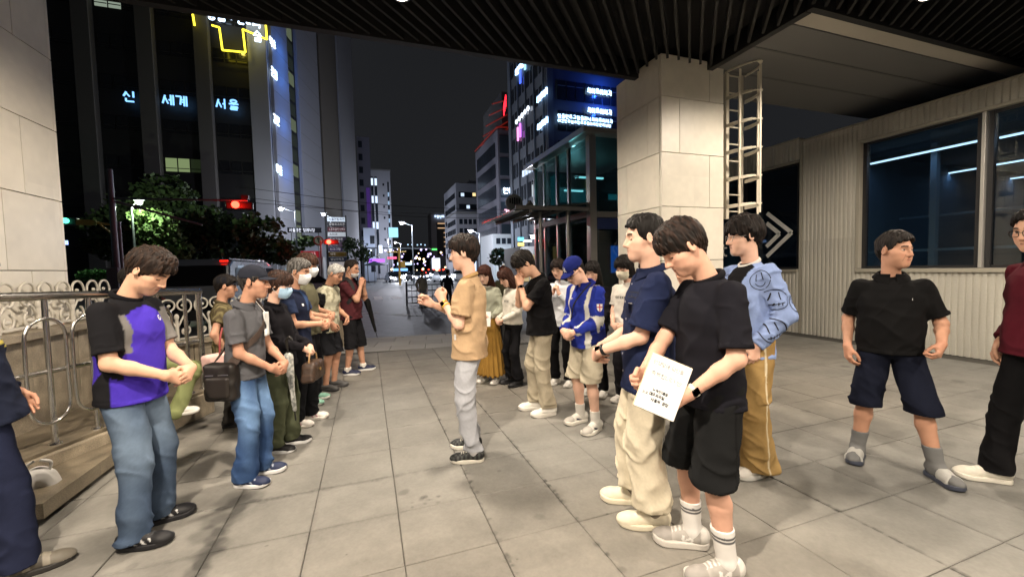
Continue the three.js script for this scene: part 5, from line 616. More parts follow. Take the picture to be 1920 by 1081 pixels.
tree('street_tree', 'large dark street tree behind the signal mast', [-14.5, 0, -37.5], 9, [[0, 5.6, 0, 3.2, 2.6, 2.6], [-1.8, 4.6, .5, 2.4, 2, 2], [2.1, 4.4, .3, 2.6, 1.9, 2], [.6, 7.6, 0, 1.9, 1.7, 1.7]], 5200, .34, greens, 3, .2); tree('street_tree', 'dark street tree behind the van', [-9.4, 0, -36.5], 7, [[0, 3.9, 0, 2.4, 1.6, 2], [1.7, 4.6, 0, 1.9, 1.6, 1.6], [-1.5, 5, 0, 1.7, 1.7, 1.6], [2.9, 3.2, 0, 1.4, 1, 1.2]], 4200, .32, greens, 7, .18); tree('street_tree', 'leafy tree lit green by the street lamp beside the signal mast', [-12.3, 0, -31.6], 6, [[.2, 4.2, 0, 1.1, 1.5, 1], [.9, 3.1, .2, 1.0, 1, .9], [-.4, 5, 0, .8, .7, .8]], 2400, .26, [[.07, .12, .03], [.09, .15, .04], [.05, .09, .025]], 12, .12); tree('street_tree', 'slender young tree beside the directory sign', [-.95, 0, -42], 4.6, [[0, 3.7, 0, 1.1, 1.0, .9], [.7, 3.1, 0, .8, .7, .7], [-.5, 4.2, 0, .6, .6, .6]], 900, .22, greens, 17, .06); tree('street_tree', 'thin branch tree in front of the shop fascia', [-6.4, 0, -41.6], 4.4, [[0, 4, 0, 1.5, .5, 1], [1.4, 4.4, 0, 1.3, .45, .8]], 700, .28, [[.08, .12, .03], [.05, .09, .03]], 21, .08); tree('street_tree', 'small round tree by the right pavement', [11.4, 0, -36], 3.4, [[0, 2.6, 0, .9, .8, .8]], 700, .2, greens, 31, .07);
tree('hedge', 'bright green clipped shrub beside the left signal pole', [-13.7, 0, -28.2], 2.2, [[0, 1.75, 0, .62, .3, .5], [.35, 1.7, 0, .5, .28, .4], [-.3, 1.7, .1, .5, .3, .4]], 1700, .09, [[.06, .22, .04], [.05, .18, .04]], 41, .05);
// ---------- vehicles ----------
function wheels(parent, L, W, r, m, x0, x1) { for (const x of [x0, x1]) for (const s of [-1, 1]) { const w = part('wheel', cyl(r, r, .2, 0, 0, 0, 18).rotateX(Math.PI / 2), m, parent, x, r, s * (W / 2 - .1)); part('rim', cyl(r * .6, r * .6, .215, 0, 0, 0, 12).rotateX(Math.PI / 2), std(lin(.4, .4, .42), .3, .8), w); } }
function profileBody(pts, W, bev) { const s = new THREE.Shape(); pts.forEach(([x, y], i) => i ? s.lineTo(x, y) : s.moveTo(x, y)); return new THREE.ExtrudeGeometry(s, { depth: W - 2 * bev, bevelEnabled: true, bevelThickness: bev, bevelSize: bev, bevelSegments: 2 }).translate(0, 0, -W / 2 + bev); }
const tyre = std(lin(.015, .015, .015), .9), carGlass = std(lin(.012, .016, .02), .06);
{ const v = thing('van', 'silver grey van with a black rear parked behind the scroll fence', 'van', [-5.05, -.12, -15.35], Math.atan2(4.6, .55)); // local x = forward
  const paint = new THREE.MeshPhysicalMaterial({ color: lin(.36, .38, .41), roughness: .22, metalness: .5, clearcoat: 1 }); part('body', profileBody([[.05, .35], [.0, 1.2], [.1, 1.95], [.35, 2.12], [3.3, 2.1], [3.75, 1.95], [4.55, 1.2], [5.1, 1.0], [5.2, .4]], 1.9, .08), paint, v); part('rear_panel', rbx(.08, 1.7, 1.72, .04, -.02, 1.15, 0), std(lin(.008, .008, .009), .2), v); part('roof_trim', bx(3.1, .03, .05, 1.9, 2.2, .8), std(lin(.5, .5, .5), .2, .8), v); part('rear_window', rbx(.05, .62, 1.5, .04, .0, 1.68, 0), carGlass, v); for (const s of [-1, 1]) { for (const [a, b] of [[.45, 1.75], [1.85, 3.1], [3.2, 4.0]]) part('side_window', rbx(b - a, .58, .03, .05, (a + b) / 2, 1.62, s * .945), carGlass, v); part('tail_light', rbx(.06, .7, .14, .03, -.04, 1.25, s * .84), std(lin(.25, .015, .015), .3), v); } part('brake_lamp', bx(.05, .05, .22, .1, 2.13, .78), glow(0xff2010, 2), v); part('bumper', rbx(.15, .3, 1.8, .05, -.05, .45, 0), std(lin(.02, .02, .02)), v); wheels(v, 5, 1.9, .34, tyre, .9, 4.2); }
function car(label, pos, turn, colour, lights = true, tail = false) { const v = thing('car', label, 'car', pos, turn, 'cars on the far road'); const paint = new THREE.MeshPhysicalMaterial({ color: colour, roughness: .3, metalness: .3, clearcoat: 1 }); part('body', profileBody([[0, .3], [0, .85], [.35, .95], [3.9, .88], [4.4, .7], [4.45, .3]], 1.8, .08), paint, v); part('cabin', profileBody([[.35, .95], [.95, 1.42], [2.5, 1.45], [3.3, .93]], 1.55, .06), carGlass, v); wheels(v, 4.4, 1.8, .31, tyre, .8, 3.6); for (const s of [-1, 1]) { part('headlight', rbx(.12, .26, .4, .06, 4.44, .68, s * .64), lights ? glow(0xf4f7ff, 30) : std(lin(.5, .5, .5), .2), v); part('tail_light', rbx(.08, .16, .36, .03, -.03, .75, s * .66), tail ? glow(0xff2414, 5) : std(lin(.2, .01, .01), .3), v); } if (lights) bulb(v, 0xeaf2ff, 20, 5.2, .7, 0); return v; }
[[3.4, -66, 0x111114, 'black car with bright headlights nearest on the left of the far road'], [6.9, -70, 0x1a1c20, 'dark car with headlights behind the black one'], [9.4, -58, 0xb8bcc0, 'silver car with glaring headlights in the middle of the far road'], [12, -72, 0xd8d8d8, 'white car with glaring headlights further right on the far road'], [10.5, -84, 0x30343a, 'grey car with headlights far down the middle lane'], [14.5, -95, 0x8a1016, 'red car with headlights furthest down the road'], [7.2, -92, 0x6a6e74, 'mid grey car with headlights far down the left lane'], [5.6, -78, 0x9a9ea4, 'light grey car with headlights between the black and dark cars'], [8.6, -76, 0x22262c, 'charcoal car with headlights left of the silver one'], [12.6, -86, 0xc0c4c8, 'pale car with headlights behind the white one'], [16.5, -108, 0x3a3e44, 'slate car with headlights beyond the red one'], [11.5, -104, 0x202226, 'black car with headlights furthest in the middle lane'], [9.9, -118, 0x8a8e94, 'dim grey car with headlights at the end of the left lane']].forEach(([x, z, c, l]) => car(l, [x, -.12, z], -Math.PI / 2 + .12, new THREE.Color(c)));
car('white car with red tail lights driving away down the road', [13.2, -.12, -60], Math.PI / 2 - .1, lin(.6, .6, .6), false, true); car('dark car with red tail lights at the right of the far road', [16.5, -.12, -78], Math.PI / 2 - .1, lin(.05, .05, .06), false, true); car('parked pale car behind the white haired man', [-5.6, -.12, -30.5], .1, lin(.5, .52, .55), false, false);
{ const r = mulberry(77), mk = (name, label, n, c, k, x0, x1, y0, y1) => { const gs = []; for (let i = 0; i < n; i++) { const z = -70 - r() * 60, t = -z / 100; gs.push(new THREE.SphereGeometry(.1 + r() * .16, 8, 6).translate((x0 + (x1 - x0) * r()) * t, y0 + (y1 - y0) * r() * t, z)); } const m = solo(name, join(gs), glow(c, k), label, 'light'); m.userData.kind = 'stuff'; };
  mk('distant_headlights', 'mass of white headlights of the far traffic', 46, 0xf6f4ff, 14, 7.5, 24, .55, 1.2); mk('distant_tail_lights', 'mass of red tail lights of the far traffic', 22, 0xff3a24, 6, 10, 26, .8, 1.8); mk('distant_shop_lights', 'mass of coloured shop lights far down the street', 40, 0xc8b8ff, 3, 3.5, 22, 2, 6.5); mk('distant_warm_lights', 'mass of warm lamps far down the street', 22, 0xffd9a0, 5, 4, 24, 1.5, 6); }
{ const b = thing('street_barrier', 'black metal barrier panel standing in the road behind the crossing', 'barrier', [1.75, -.12, -20.2], -.1); const m = std(lin(.015, .015, .018), .6); part('post', bx(.09, 1.15, .09, 0, .57, 0), m, b); part('post', bx(.06, 1.1, .06, .9, .55, 0), m, b); part('post', bx(.06, 1.0, .06, 1.9, .5, 0), m, b); for (const y of [.12, .4, .7, .98]) part('rail', bx(1.9, .045, .04, .95, y, 0), m, b); for (let i = 1; i < 8; i++) part('bar', bx(.025, .86, .025, i * .24, .55, 0), m, b); }
{ const u = thing('market_parasol', 'dark green parasol stall at the foot of the white shop', 'parasol', [.9, 0, -55]); part('pole', cyl(.03, .03, 2.6, 0, 1.3, 0), poleDark, u); part('canopy', new THREE.ConeGeometry(1.4, .6, 8).translate(0, 2.6, 0), std(lin(.015, .04, .035), .8), u); }
{ const b = thing('bicycle', 'bicycle with a yellow bag beside the distant masked cyclist', 'bicycle', [2.75, 0, -8.05], 1.1); const m = std(lin(.03, .03, .035), .4, .4); for (const x of [-.52, .52]) { const w = part('wheel', new THREE.TorusGeometry(.31, .02, 8, 30), tyre, b, x, .33, 0); part('spokes', join(Array.from({ length: 8 }, (_, i) => { const a = i / 8 * Math.PI; return bar([-Math.cos(a) * .3, -Math.sin(a) * .3, 0], [Math.cos(a) * .3, Math.sin(a) * .3, 0], .0025, .0025, 4); })), steel, w); } part('frame', join([bar([-.52, .33, 0], [-.08, .33, 0], .014), bar([-.08, .33, 0], [-.2, .8, 0], .016), bar([-.08, .33, 0], [.36, .72, 0], .018), bar([-.18, .72, 0], [.36, .78, 0], .016), bar([.52, .33, 0], [.36, .95, 0], .016), bar([-.52, .33, 0], [-.18, .72, 0], .012)]), m, b); part('saddle', rbx(.24, .05, .14, .02, -.22, .84, 0), m, b); part('handlebar', join([bar([.36, .95, -.28], [.36, .98, .28], .012), bar([.36, .85, 0], [.36, .97, 0], .014)]), m, b); part('yellow_bag', rbx(.24, .26, .3, .06, .5, .8, 0), std(lin(.6, .45, .02), .7), b); }
// ---------- the people of the photograph ----------
function itemFor(R, name, label, cat) { const o = thing(name, label, cat, A3(R.P.position), R.P.rotation.y); return o; }
function onTop(R, p, off = .006) { let [x, y, z] = p; const c = R.tp(0, p[1] / R.s, 0); const dir = vnorm([x - c[0], 0, z - c[2]]); let t = .6; for (let i = 0; i < 40; i++) { const d = R.topF(c[0] + dir[0] * t, y, c[2] + dir[2] * t); if (d < off) break; t -= Math.max(d * .7 - off * .5, .002); } return [c[0] + dir[0] * t, y, c[2] + dir[2] * t]; }
function strapGeo(pts, w, t = .004) { const c = new THREE.CatmullRomCurve3(pts.map(V3)), n = 36, P = [], I = []; for (let i = 0; i <= n; i++) { const p = c.getPoint(i / n), tg = c.getTangent(i / n), out = new THREE.Vector3(p.x, 0, p.z).normalize(), sd = tg.clone().cross(out).normalize(), o2 = sd.clone().cross(tg).normalize(); for (const [a, b] of [[-1, -1], [1, -1], [1, 1], [-1, 1]]) { const q = p.clone().addScaledVector(sd, a * w / 2).addScaledVector(o2, b * t); P.push(q.x, q.y, q.z); } } for (let i = 0; i < n; i++) for (let k = 0; k < 4; k++) { const a = i * 4 + k, b = i * 4 + (k + 1) % 4; I.push(a, b, b + 4, a, b + 4, a + 4); } const g = new THREE.BufferGeometry(); g.setAttribute('position', new THREE.Float32BufferAttribute(P, 3)); g.setIndex(I); const o = g.toNonIndexed(); o.computeVertexNormals(); return o; }
const blobGeo = (f, bb, cell, col) => netGeo(f, bb, cell, col);
const rboxF = (cx, cy, cz, hx, hy, hz, r) => (x, y, z) => { const a = Math.abs(x - cx) - hx + r, b = Math.abs(y - cy) - hy + r, c = Math.abs(z - cz) - hz + r; return Math.hypot(Math.max(a, 0), Math.max(b, 0), Math.max(c, 0)) + Math.min(Math.max(a, b, c), 0) - r; };
const denim = (a, b) => (x, y, z, leg) => { const f = sstep(-.02, .08, z) * sstep(.35, .62, y) * sstep(.92, .72, y); return mixc(a, b, clamp(.25 + f * .55 + .35 * noise(x * 9, y * 4, z * 9), 0, 1)); };
const white = C('#d9d6cf'), cream = C('#d8cfb8'), black = C('#141417'), ink = C('#101014');
const BAL = { r: [-.1, -.02, -8], l: [.1, .02, 8] };
// left row, nearest first
person({ at: [-2.02, -2.9], back: -.085, lean: -7, face: 84, h: 1.74, label: 'person in a navy work jacket with a grey yoke, cut off by the left edge', skin: SKIN.tan, arms: { r: { w: [-.21, .93, -.04], dir: [.1, -.9, -.1], palm: [1, 0, 0] }, l: { w: [.2, .93, .12], dir: [-.15, -.8, .3], palm: [-1, 0, 0] } }, head: { p: 15 }, top: { name: 'jacket', sleeve: 1.95, hem: .82, g: 1, sr: .074, cuff: .046, wx: .2, wz: .16, c: (x, y, z, a) => { const gy = y > 1.2 && a[1] < .55; if (Math.abs(y - 1.235 + (a[1] > .2 ? .02 : 0)) < .012 && gy) return C('#c9b95a'); return y > 1.25 && a[1] < .6 ? C('#8d8d8c') : C('#1b2030'); } }, bottom: { c: C('#20253a'), cuff: .08, hem: .06 }, shoes: { c: (x, y, z) => z > .1 && y > .03 ? C('#6b665c') : Math.sin(z * 90) > .2 ? C('#8a8478') : C('#4a463f'), solec: C('#2a2826'), lace: C('#8d887a'), size: 1.06 }, hair: { style: 'short' }, feet: { r: [-.14, .1, -4], l: [.1, -.05, 6] } });
person({ at: [-1.27, -3.04], face: 52, h: 1.78, g: 1.06, label: 'man in a purple and black raglan T-shirt and jeans with his head bowed', skin: SKIN.mid, arms: POSE.clasp(.95, .27, -.02), lean: 2, head: { p: 36, y: 6 }, faceOpt: { stubble: .12, lines: 1 },
  top: { fold: .4, hem: .83, sleeve: .8, sr: .062, wx: .19, wz: .15, cc: ink, c: (x, y, z, a) => { const K = C('#18181b'), Gy = C('#6b6967'), sl = a[1] > .06 && a[0] < .09 && Math.abs(x) > .15; if (sl) return x > 0 ? Gy : K; if (y > 1.335 && z < .075 + (y - 1.335) * .1) return K; if (z > .015 && Math.abs(x) > .118 && y > 1.12) return Gy; if (z < -.02 && y > 1.25) return K; if (z < .035 && y < 1.03 + z) return K; return C('#4330a6'); } },
  bottom: { c: denim(C('#34435a'), C('#67788c')), thigh: .098, kneeR: .082, cuff: .078, hem: .05 }, shoes: { c: (x, y, z) => { const q = z * .8 + y * .55; return Math.abs(x) > .027 && z > .0 && z < .1 && y > .026 && y < .06 && Math.sin(q * 190) > .45 ? C('#c9c9c9') : C('#17171a'); }, solec: C('#1b1b1e'), lace: C('#3a3a3d'), size: 1.03 }, hair: { style: 'parted', c: C('#1a1310'), c2: C('#3b2a20') }, feet: { r: [-.13, .05, 12], l: [.11, 0, 34] },
  extra: R => patch(R, R.top, 'chest_logo', R.tp(.075, 1.3, .12), [.1, .05, 1], [.07, .05], canvasTex(128, 96, (g) => { g.strokeStyle = '#e8e6f2'; g.lineWidth = 12; g.beginPath(); g.arc(52, 46, 26, .4, 5.4); g.stroke(); g.fillStyle = '#e8e6f2'; g.beginPath(); g.moveTo(60, 40); g.lineTo(112, 50); g.lineTo(64, 60); g.fill(); })) });
person({ at: [-1.88, -4.62], face: 74, h: 1.66, label: 'person in olive trousers with one knee raised, behind the man in purple', skin: SKIN.mid, q: 1.5, arms: POSE.clasp(1.05, .2), head: { p: 12, y: -14 }, lean: -5, top: { c: C('#3a3a36'), sleeve: .6, hem: .85 }, bottom: { c: C('#8d9566'), cuff: .08, hem: .0, fold: 1.2 }, shoes: { c: white, solec: white }, hair: { style: 'short', c: C('#120f0d') }, feet: { r: [-.1, .02, 0], l: [.1, .22, 4, .24] } });
person({ at: [-1.33, -5.02], face: 88, h: 1.57, label: 'person in a striped brown vest and dark hat behind the man in the cap', skin: SKIN.tan, q: 1.6, arms: POSE.hang(.23), head: { p: 8 }, top: { sleeve: .55, hem: .84, c: (x, y, z) => Math.sin(x * 150) > .2 ? C('#6d6548') : C('#4a4230') }, bottom: { c: C('#2c2a28'), hem: .06 }, shoes: { c: black, solec: black }, hair: { style: 'short' }, cap: { c: C('#191a1f') } });
person({ at: [-.81, -3.55], face: 62, h: 1.64, g: .93, label: 'old man in a dark cap, grey shirt and blue jeans with a black shoulder bag', skin: C('#b68a72'), arms: POSE.clasp(.9, .25, .0), head: { p: 4, y: 8, fwd: .03 }, lean: 5, faceOpt: { open: 1, lines: 1, full: .92, nose: 1.1 }, top: { c: C('#55565a'), sleeve: .72, hem: .86, collar: 'polo', cc: C('#4c4d51'), sr: .066, wx: .185, wz: .15 }, bottom: { c: denim(C('#1d3560'), C('#6c8cb5')), thigh: .104, kneeR: .09, cuff: .083, hem: .05, fold: 1.2 }, shoes: { c: (x, y, z) => Math.abs(Math.sin(z * 75 + y * 60)) > .88 && z > -.02 && z < .1 ? C('#9aa4b4') : C('#1f2a48'), solec: C('#d3d3d3'), size: 1.05 }, hair: { style: 'crop', c: C('#1c1a19'), c2: C('#55514e'), cut: (x, y, z) => y - .045 }, cap: { c: C('#23262f'), tilt: -.05 }, feet: { r: [-.1, .0, -2], l: [.1, .02, 14] },
  extra: R => { const b = itemFor(R, 'shoulder_bag', 'black shoulder bag on the hip of the old man in the cap', 'bag'); const s = R.s; const p = [-.215 * s, .87 * s, -.05]; part('bag_body', netGeo((x, y, z) => rboxF(p[0], p[1], p[2], .05, .135, .105, .03)(x, y, z) - noise(x * 20, y * 20, z * 20) * .006, bounds([p], .2), .009, (x, y, z) => vmul(C('#1d1917'), 1 + .3 * noise(x * 50, y * 50, z * 50))), leatherMat, b); part('pocket', netGeo(rboxF(p[0] - .045, p[1] - .03, p[2], .022, .075, .08, .02), bounds([vadd(p, [-.05, -.03, 0])], .12), .008, () => C('#241f1c')), leatherMat, b); part('flap_zip', bx(.004, .006, .15, p[0] - .052, p[1] + .06, p[2]), steelTrim, b);
    const pts = [[-.2 * s, 1.0 * s, -.0], onTop(R, [-.17 * s, 1.1 * s, .08]), onTop(R, [-.06 * s, 1.2 * s, .15]), onTop(R, [.05 * s, 1.32 * s, .12]), R.tp(.1, 1.455, .02), onTop(R, [.08 * s, 1.32 * s, -.12]), onTop(R, [-.1 * s, 1.1 * s, -.16]), [-.21 * s, 1.0 * s, -.11]]; part('strap', strapGeo(pts, .04), std(0x3a2d26, .7), b); part('strap', strapGeo([[-.215 * s, .99 * s, .03], [-.2 * s, 1.04 * s, .06], onTop(R, [-.17 * s, 1.1 * s, .08])], .04), std(0x3a2d26, .7), b);
    const m = itemFor(R, 'hanging_face_mask', 'white face mask dangling on the chest of the old man', 'mask'); const q = onTop(R, [.05 * s, 1.27 * s, .14], .012); part('mask_sheet', netGeo((x, y, z) => { const d = rboxF(q[0], q[1], q[2], .028, .09, .006, .005)(x, y, z); return d - noise(x * 30, y * 18, z * 30) * .006; }, bounds([q], .13), .007, () => C('#d5d7d6')), fabricMat, m); part('ear_loop', tube([vadd(q, [0, .08, 0]), R.tp(.03, 1.43, .08), R.tp(.07, 1.46, .03)], .002, 12, 5), std(0xdddddd), m);
    const t = thing('tote_bag', 'pale pink tote bag hanging behind the old man in the cap', 'bag', [-1.2, .55, -4.22], .9); part('bag_body', netGeo((x, y, z) => rboxF(0, .17, 0, .15 + y * .1, .17, .05, .02)(x, y, z) - noise(x * 9, y * 9, z * 9) * .012, [-.25, -.05, -.12, .25, .42, .12], .01, () => C('#d9b3aa')), fabricMat, t); for (const x of [-.08, .08]) part('handle', tube([[x, .3, .04], [x * .8, .46, .03], [x * .2, .56, 0]], .008, 12, 6), std(0x8a3a38, .7), t); } });
person({ at: [-.7, -4.1], face: 66, h: 1.6, fem: 1, g: 1.12, label: 'woman in a black hoodie and pale blue mask holding a brown handbag', skin: SKIN.light, arms: { r: { w: [-.02, .98, .27], dir: [.6, -.55, .5], palm: [.3, -.5, -.8], curl: .8 }, l: { w: [.1, .98, .28], dir: [-.6, -.5, .5], palm: [-.3, -.5, -.8], curl: .8 } }, head: { p: 16, y: 4 }, top: { name: 'hoodie', c: C('#17161a'), sleeve: 1.93, sr: .072, cuff: .042, hem: .82, wx: .19, wz: .16, cc: C('#121115') }, bottom: { c: C('#4a4f3c'), thigh: .1, kneeR: .085, cuff: .08, hem: .06 }, shoes: { c: C('#141416'), solec: C('#c9c9c9') }, hair: { style: 'bob', c: C('#1f1512'), c2: C('#4a3227') }, mask: { c: C('#a9cbe6') }, glasses: { m: std(0x8a8a90, .3, .8) }, faceOpt: { open: 1 }, feet: { r: [-.09, -.02, 0], l: [.1, .05, 14] },
  extra: R => { const p = vlerp(R.hands.r.at(0, .08, .02), R.hands.l.at(0, .08, .02), .5); const b = itemFor(R, 'handbag', 'brown handbag held by the woman in the black hoodie', 'bag'); const c = vadd(p, [0, -.16, .02]); part('bag_body', netGeo((x, y, z) => { const d = rboxF(c[0], c[1], c[2], .14 - (y - c[1]) * .25, .085, .06, .03)(x, y, z); return d - noise(x * 25, y * 25, z * 25) * .004; }, bounds([c], .2), .008, (x, y, z) => vmul(C('#3b2c22'), 1 + .45 * (Math.sin(x * 160) * Math.sin(y * 160) > .2 ? 1 : -.3))), leatherMat, b); part('handle', tube([vadd(c, [-.09, .07, 0]), vadd(c, [-.07, .14, 0]), vadd(p, [0, .012, .0]), vadd(c, [.07, .14, 0]), vadd(c, [.09, .07, 0])], .008, 30, 8), std(0x9a7a52, .6), b); part('badge', cyl(.014, .014, .006).rotateX(Math.PI / 2).translate(c[0], c[1] + .01, c[2] + .064), std(0xb8965a, .3, .8), b);
    const u = itemFor(R, 'folded_umbrella', 'folded grey patterned umbrella hanging in front of the woman in the hoodie', 'umbrella'); const t = [-.17, .93, .17], e = [-.15, .3, .2]; part('cloth', netGeo((x, y, z) => cone([-.168, .86, .174], [-.153, .4, .197], .032, .013)(x, y, z) - Math.sin(Math.atan2(x - t[0], z - t[2]) * 6 + y * 14) * .005, bounds([t, e], .06), .007, (x, y, z) => noise(x * 60, y * 60, z * 60) > 0 ? C('#b9bab5') : C('#8d908c')), fabricMat, u); part('shaft', bar(t, e, .006), std(0x1a1a1a, .4), u); part('handle', tube([t, [-.17, 1.0, .168], [-.17, 1.03, .19], [-.168, 1.0, .21]], .011, 14, 8), std(0x15130f, .4), u); } });
person({ at: [-.62, -4.7], face: 70, h: 1.72, label: 'grey haired man in a white mask and navy work vest with clasped hands', skin: SKIN.tan, q: 1.25, arms: POSE.clasp(1.04, .27), head: { p: 14 }, top: { name: 'vest', sleeve: .62, hem: .82, c: (x, y, z, a) => a[1] > .1 && a[0] < .08 && Math.abs(x) > .17 ? C('#2a3550') : (Math.abs(x) < .035 && z > 0 && y > 1.2 ? C('#31456a') : C('#1a2033')), cc: C('#2b3c5c') }, bottom: { c: C('#17181c'), hem: .06, kneeR: .084, cuff: .08 }, shoes: { c: (x, y, z) => Math.abs(x) > .02 && z > .0 && z < .09 && Math.sin((z + y * .6) * 150) > .6 ? C('#b8607a') : C('#d6d2cc'), solec: C('#cfcac2') }, hair: { style: 'short', c: C('#3a3836'), c2: C('#8b8986') }, mask: {}, faceOpt: { open: 1, lines: 1 }, feet: { r: [-.1, -.03, 4], l: [.11, .05, 14] }, extra: R => patch(R, R.top, 'chest_badge', R.tp(-.09, 1.27, .12), [-.2, 0, 1], [.03, .03], canvasTex(32, 32, g => { g.fillStyle = '#d8d8d8'; g.fillRect(4, 4, 24, 24); })) });
person({ at: [-.62, -5.45], face: 72, h: 1.79, label: 'man in an olive utility vest and white mask behind the grey haired man', skin: SKIN.tan, q: 1.5, arms: POSE.clasp(1.0, .25), head: { p: 8 }, top: { name: 'vest', sleeve: .6, hem: .82, c: (x, y, z, a) => a[1] > .15 && Math.abs(x) > .17 ? C('#3a3830') : C('#5c5a48') }, bottom: { c: C('#1c1c20'), hem: .06 }, shoes: { c: C('#86b8a4'), solec: C('#d8d8d2') }, hair: { style: 'full', c: C('#2b1d18'), c2: C('#5a3d30') }, mask: {}, faceOpt: { open: 1 } });
person({ at: [-.45, -5.98], face: 58, h: 1.71, label: 'white haired man in a camouflage vest and dark shorts looking down', skin: SKIN.tan, q: 1.35, arms: { r: { w: [-.17, .93, .17], dir: [.1, -.9, .35], palm: [.9, 0, -.3], curl: .55 }, l: { w: [.13, .98, .22], dir: [-.4, -.7, .3], palm: [-.7, 0, -.5], curl: .5 } }, lean: 6, head: { p: 30 }, top: { name: 'vest', hem: .8, sleeve: .62, c: (x, y, z, a) => a[1] > .08 && a[0] < .09 && Math.abs(x) > .165 ? C('#151517') : (noise(x * 22, y * 22, z * 22) > .05 ? C('#8d8a76') : C('#b3b19c')), cc: black }, bottom: { name: 'shorts', c: C('#1b1c20'), hem: .5, cuff: .1, kneeR: .098, thigh: .1 }, shoes: { c: C('#4a4a4a'), solec: C('#3a3a3b'), top: .075, size: 1.05 }, hair: { style: 'crop', c: C('#8d8d8b'), c2: C('#c9c9c6') }, faceOpt: { lines: 1, brow: C('#6b6764') } });
person({ at: [-.18, -6.78], face: 66, h: 1.76, g: 1.1, label: 'man in a maroon shirt with hands at his mouth, furthest of the left row', skin: SKIN.tan, q: 1.4, arms: POSE.pray(1.36, .2), head: { p: 12 }, top: { sleeve: .7, hem: .84, belly: .04, collar: 'polo', c: C('#4a2328'), cc: C('#3f1d22') }, bottom: { c: C('#17171a'), hem: .4, kneeR: .1, cuff: .1, thigh: .105 }, shoes: { c: C('#1d2440'), solec: C('#c9c9c9'), top: .08 }, socks: { c: white, top: .12 }, hair: { style: 'thin', c: C('#1b1512') }, glasses: { square: 1 }, faceOpt: { open: 1 }, mask: { low: .055 }, feet: { r: [-.14, -.02, 10], l: [.14, .1, 26] },
  extra: R => { const s = R.s, b = itemFor(R, 'backpack', 'red and black backpack worn by the man in the maroon shirt', 'bag'); part('bag_body', netGeo((x, y, z) => rboxF(0, 1.17 * s, -.215, .15, .23, .085, .06)(x, y, z) - noise(x * 12, y * 12, z * 12) * .008, [-.25, .85 * s, -.4, .25, 1.5 * s, -.05], .014, (x, y, z) => z < -.2 && Math.abs(y - 1.2 * s) < .17 ? C('#b3202a') : C('#17171a')), fabricMat, b); for (const sg of [-1, 1]) part('strap', strapGeo([[sg * .1, 1.38 * s, -.15], R.tp(sg * .1, 1.46, 0), onTop(R, [sg * .12, 1.32 * s, .12]), onTop(R, [sg * .16, 1.12 * s, .06]), [sg * .13, 1.02 * s, -.14]], .05), std(0x151518, .8), b);
    const u = itemFor(R, 'folded_umbrella', 'folded black umbrella hanging from the arm of the man in maroon', 'umbrella'); part('cloth', netGeo((x, y, z) => cone([.16, 1.1, .2], [.2, .62, .3], .045, .014)(x, y, z) - Math.sin(Math.atan2(x - .17, z - .22) * 6) * .006, bounds([[.16, 1.1, .2], [.2, .6, .3]], .08), .01, () => C('#141414')), fabricMat, u); part('shaft', bar([.155, 1.16, .19], [.21, .52, .32], .005), wireMat, u); part('handle', tube([[.155, 1.16, .19], [.15, 1.22, .18], [.15, 1.24, .15], [.15, 1.2, .13]], .01, 14, 8), wireMat, u); } });
// the speaker in the middle
person({ at: [.71, -3.39], face: -101, h: 1.84, label: 'young man in a tan T-shirt and grey joggers speaking with raised fists', skin: SKIN.light, arms: { l: { w: [.085, 1.25, .19], e: [.4, -1, -.35], dir: [-.25, .75, .45], palm: [-.8, -.1, -.4], curl: .95, thumb: .8 }, r: { w: [-.09, 1.215, .33], e: [-.5, -1, -.1], dir: [.1, .42, .85], palm: [.9, .2, -.1], curl: .92, thumb: .8 } }, head: { p: 4, y: 0 }, faceOpt: { open: 0, full: .95 }, top: { c: C('#b39878'), sleeve: .74, sr: .074, flare: 1.15, hem: .8, wx: .195, wz: .165, cc: C('#a98b60'), loose: .04 }, bottom: { name: 'joggers', c: C('#a8abb2'), thigh: .098, kneeR: .086, cuff: .062, hem: .085, fold: 1.3 }, shoes: { c: (x, y, z) => (Math.sin(z * 190) * Math.sin(x * 190) > 0 ? C('#1a1b1d') : C('#3d403e')), solec: C('#cfcbbf'), lace: C('#c9c5ba'), top: .085 }, socks: { c: C('#a9a9a9'), top: .14 }, hair: { style: 'parted', c: C('#14100f'), c2: C('#3a2c26'), t: [.016, .03, .02] }, watch: { side: 'l', m: std(0xc9a24a, .3, .6) }, feet: { l: [.13, -.03, 4], r: [-.11, .02, -2] },
  extra: R => { patch(R, R.top, 'printed_tag', [.13, .97 * R.s, .08], [.85, 0, .55], [.045, .075], canvasTex(64, 96, g => { g.fillStyle = '#c4c8cc'; g.fillRect(16, 10, 32, 60); g.strokeStyle = '#8a8f96'; g.strokeRect(24, 20, 16, 30); })); part('wristband', new THREE.TorusGeometry(.031, .006, 6, 20).applyQuaternion(new THREE.Quaternion().setFromUnitVectors(new THREE.Vector3(0, 0, 1), V3(vnorm(vsub(R.arm.l.W, R.arm.l.E))))).translate(...vlerp(R.arm.l.E, R.arm.l.W, .78)), std(0xd8b83a, .6), R.P); } });
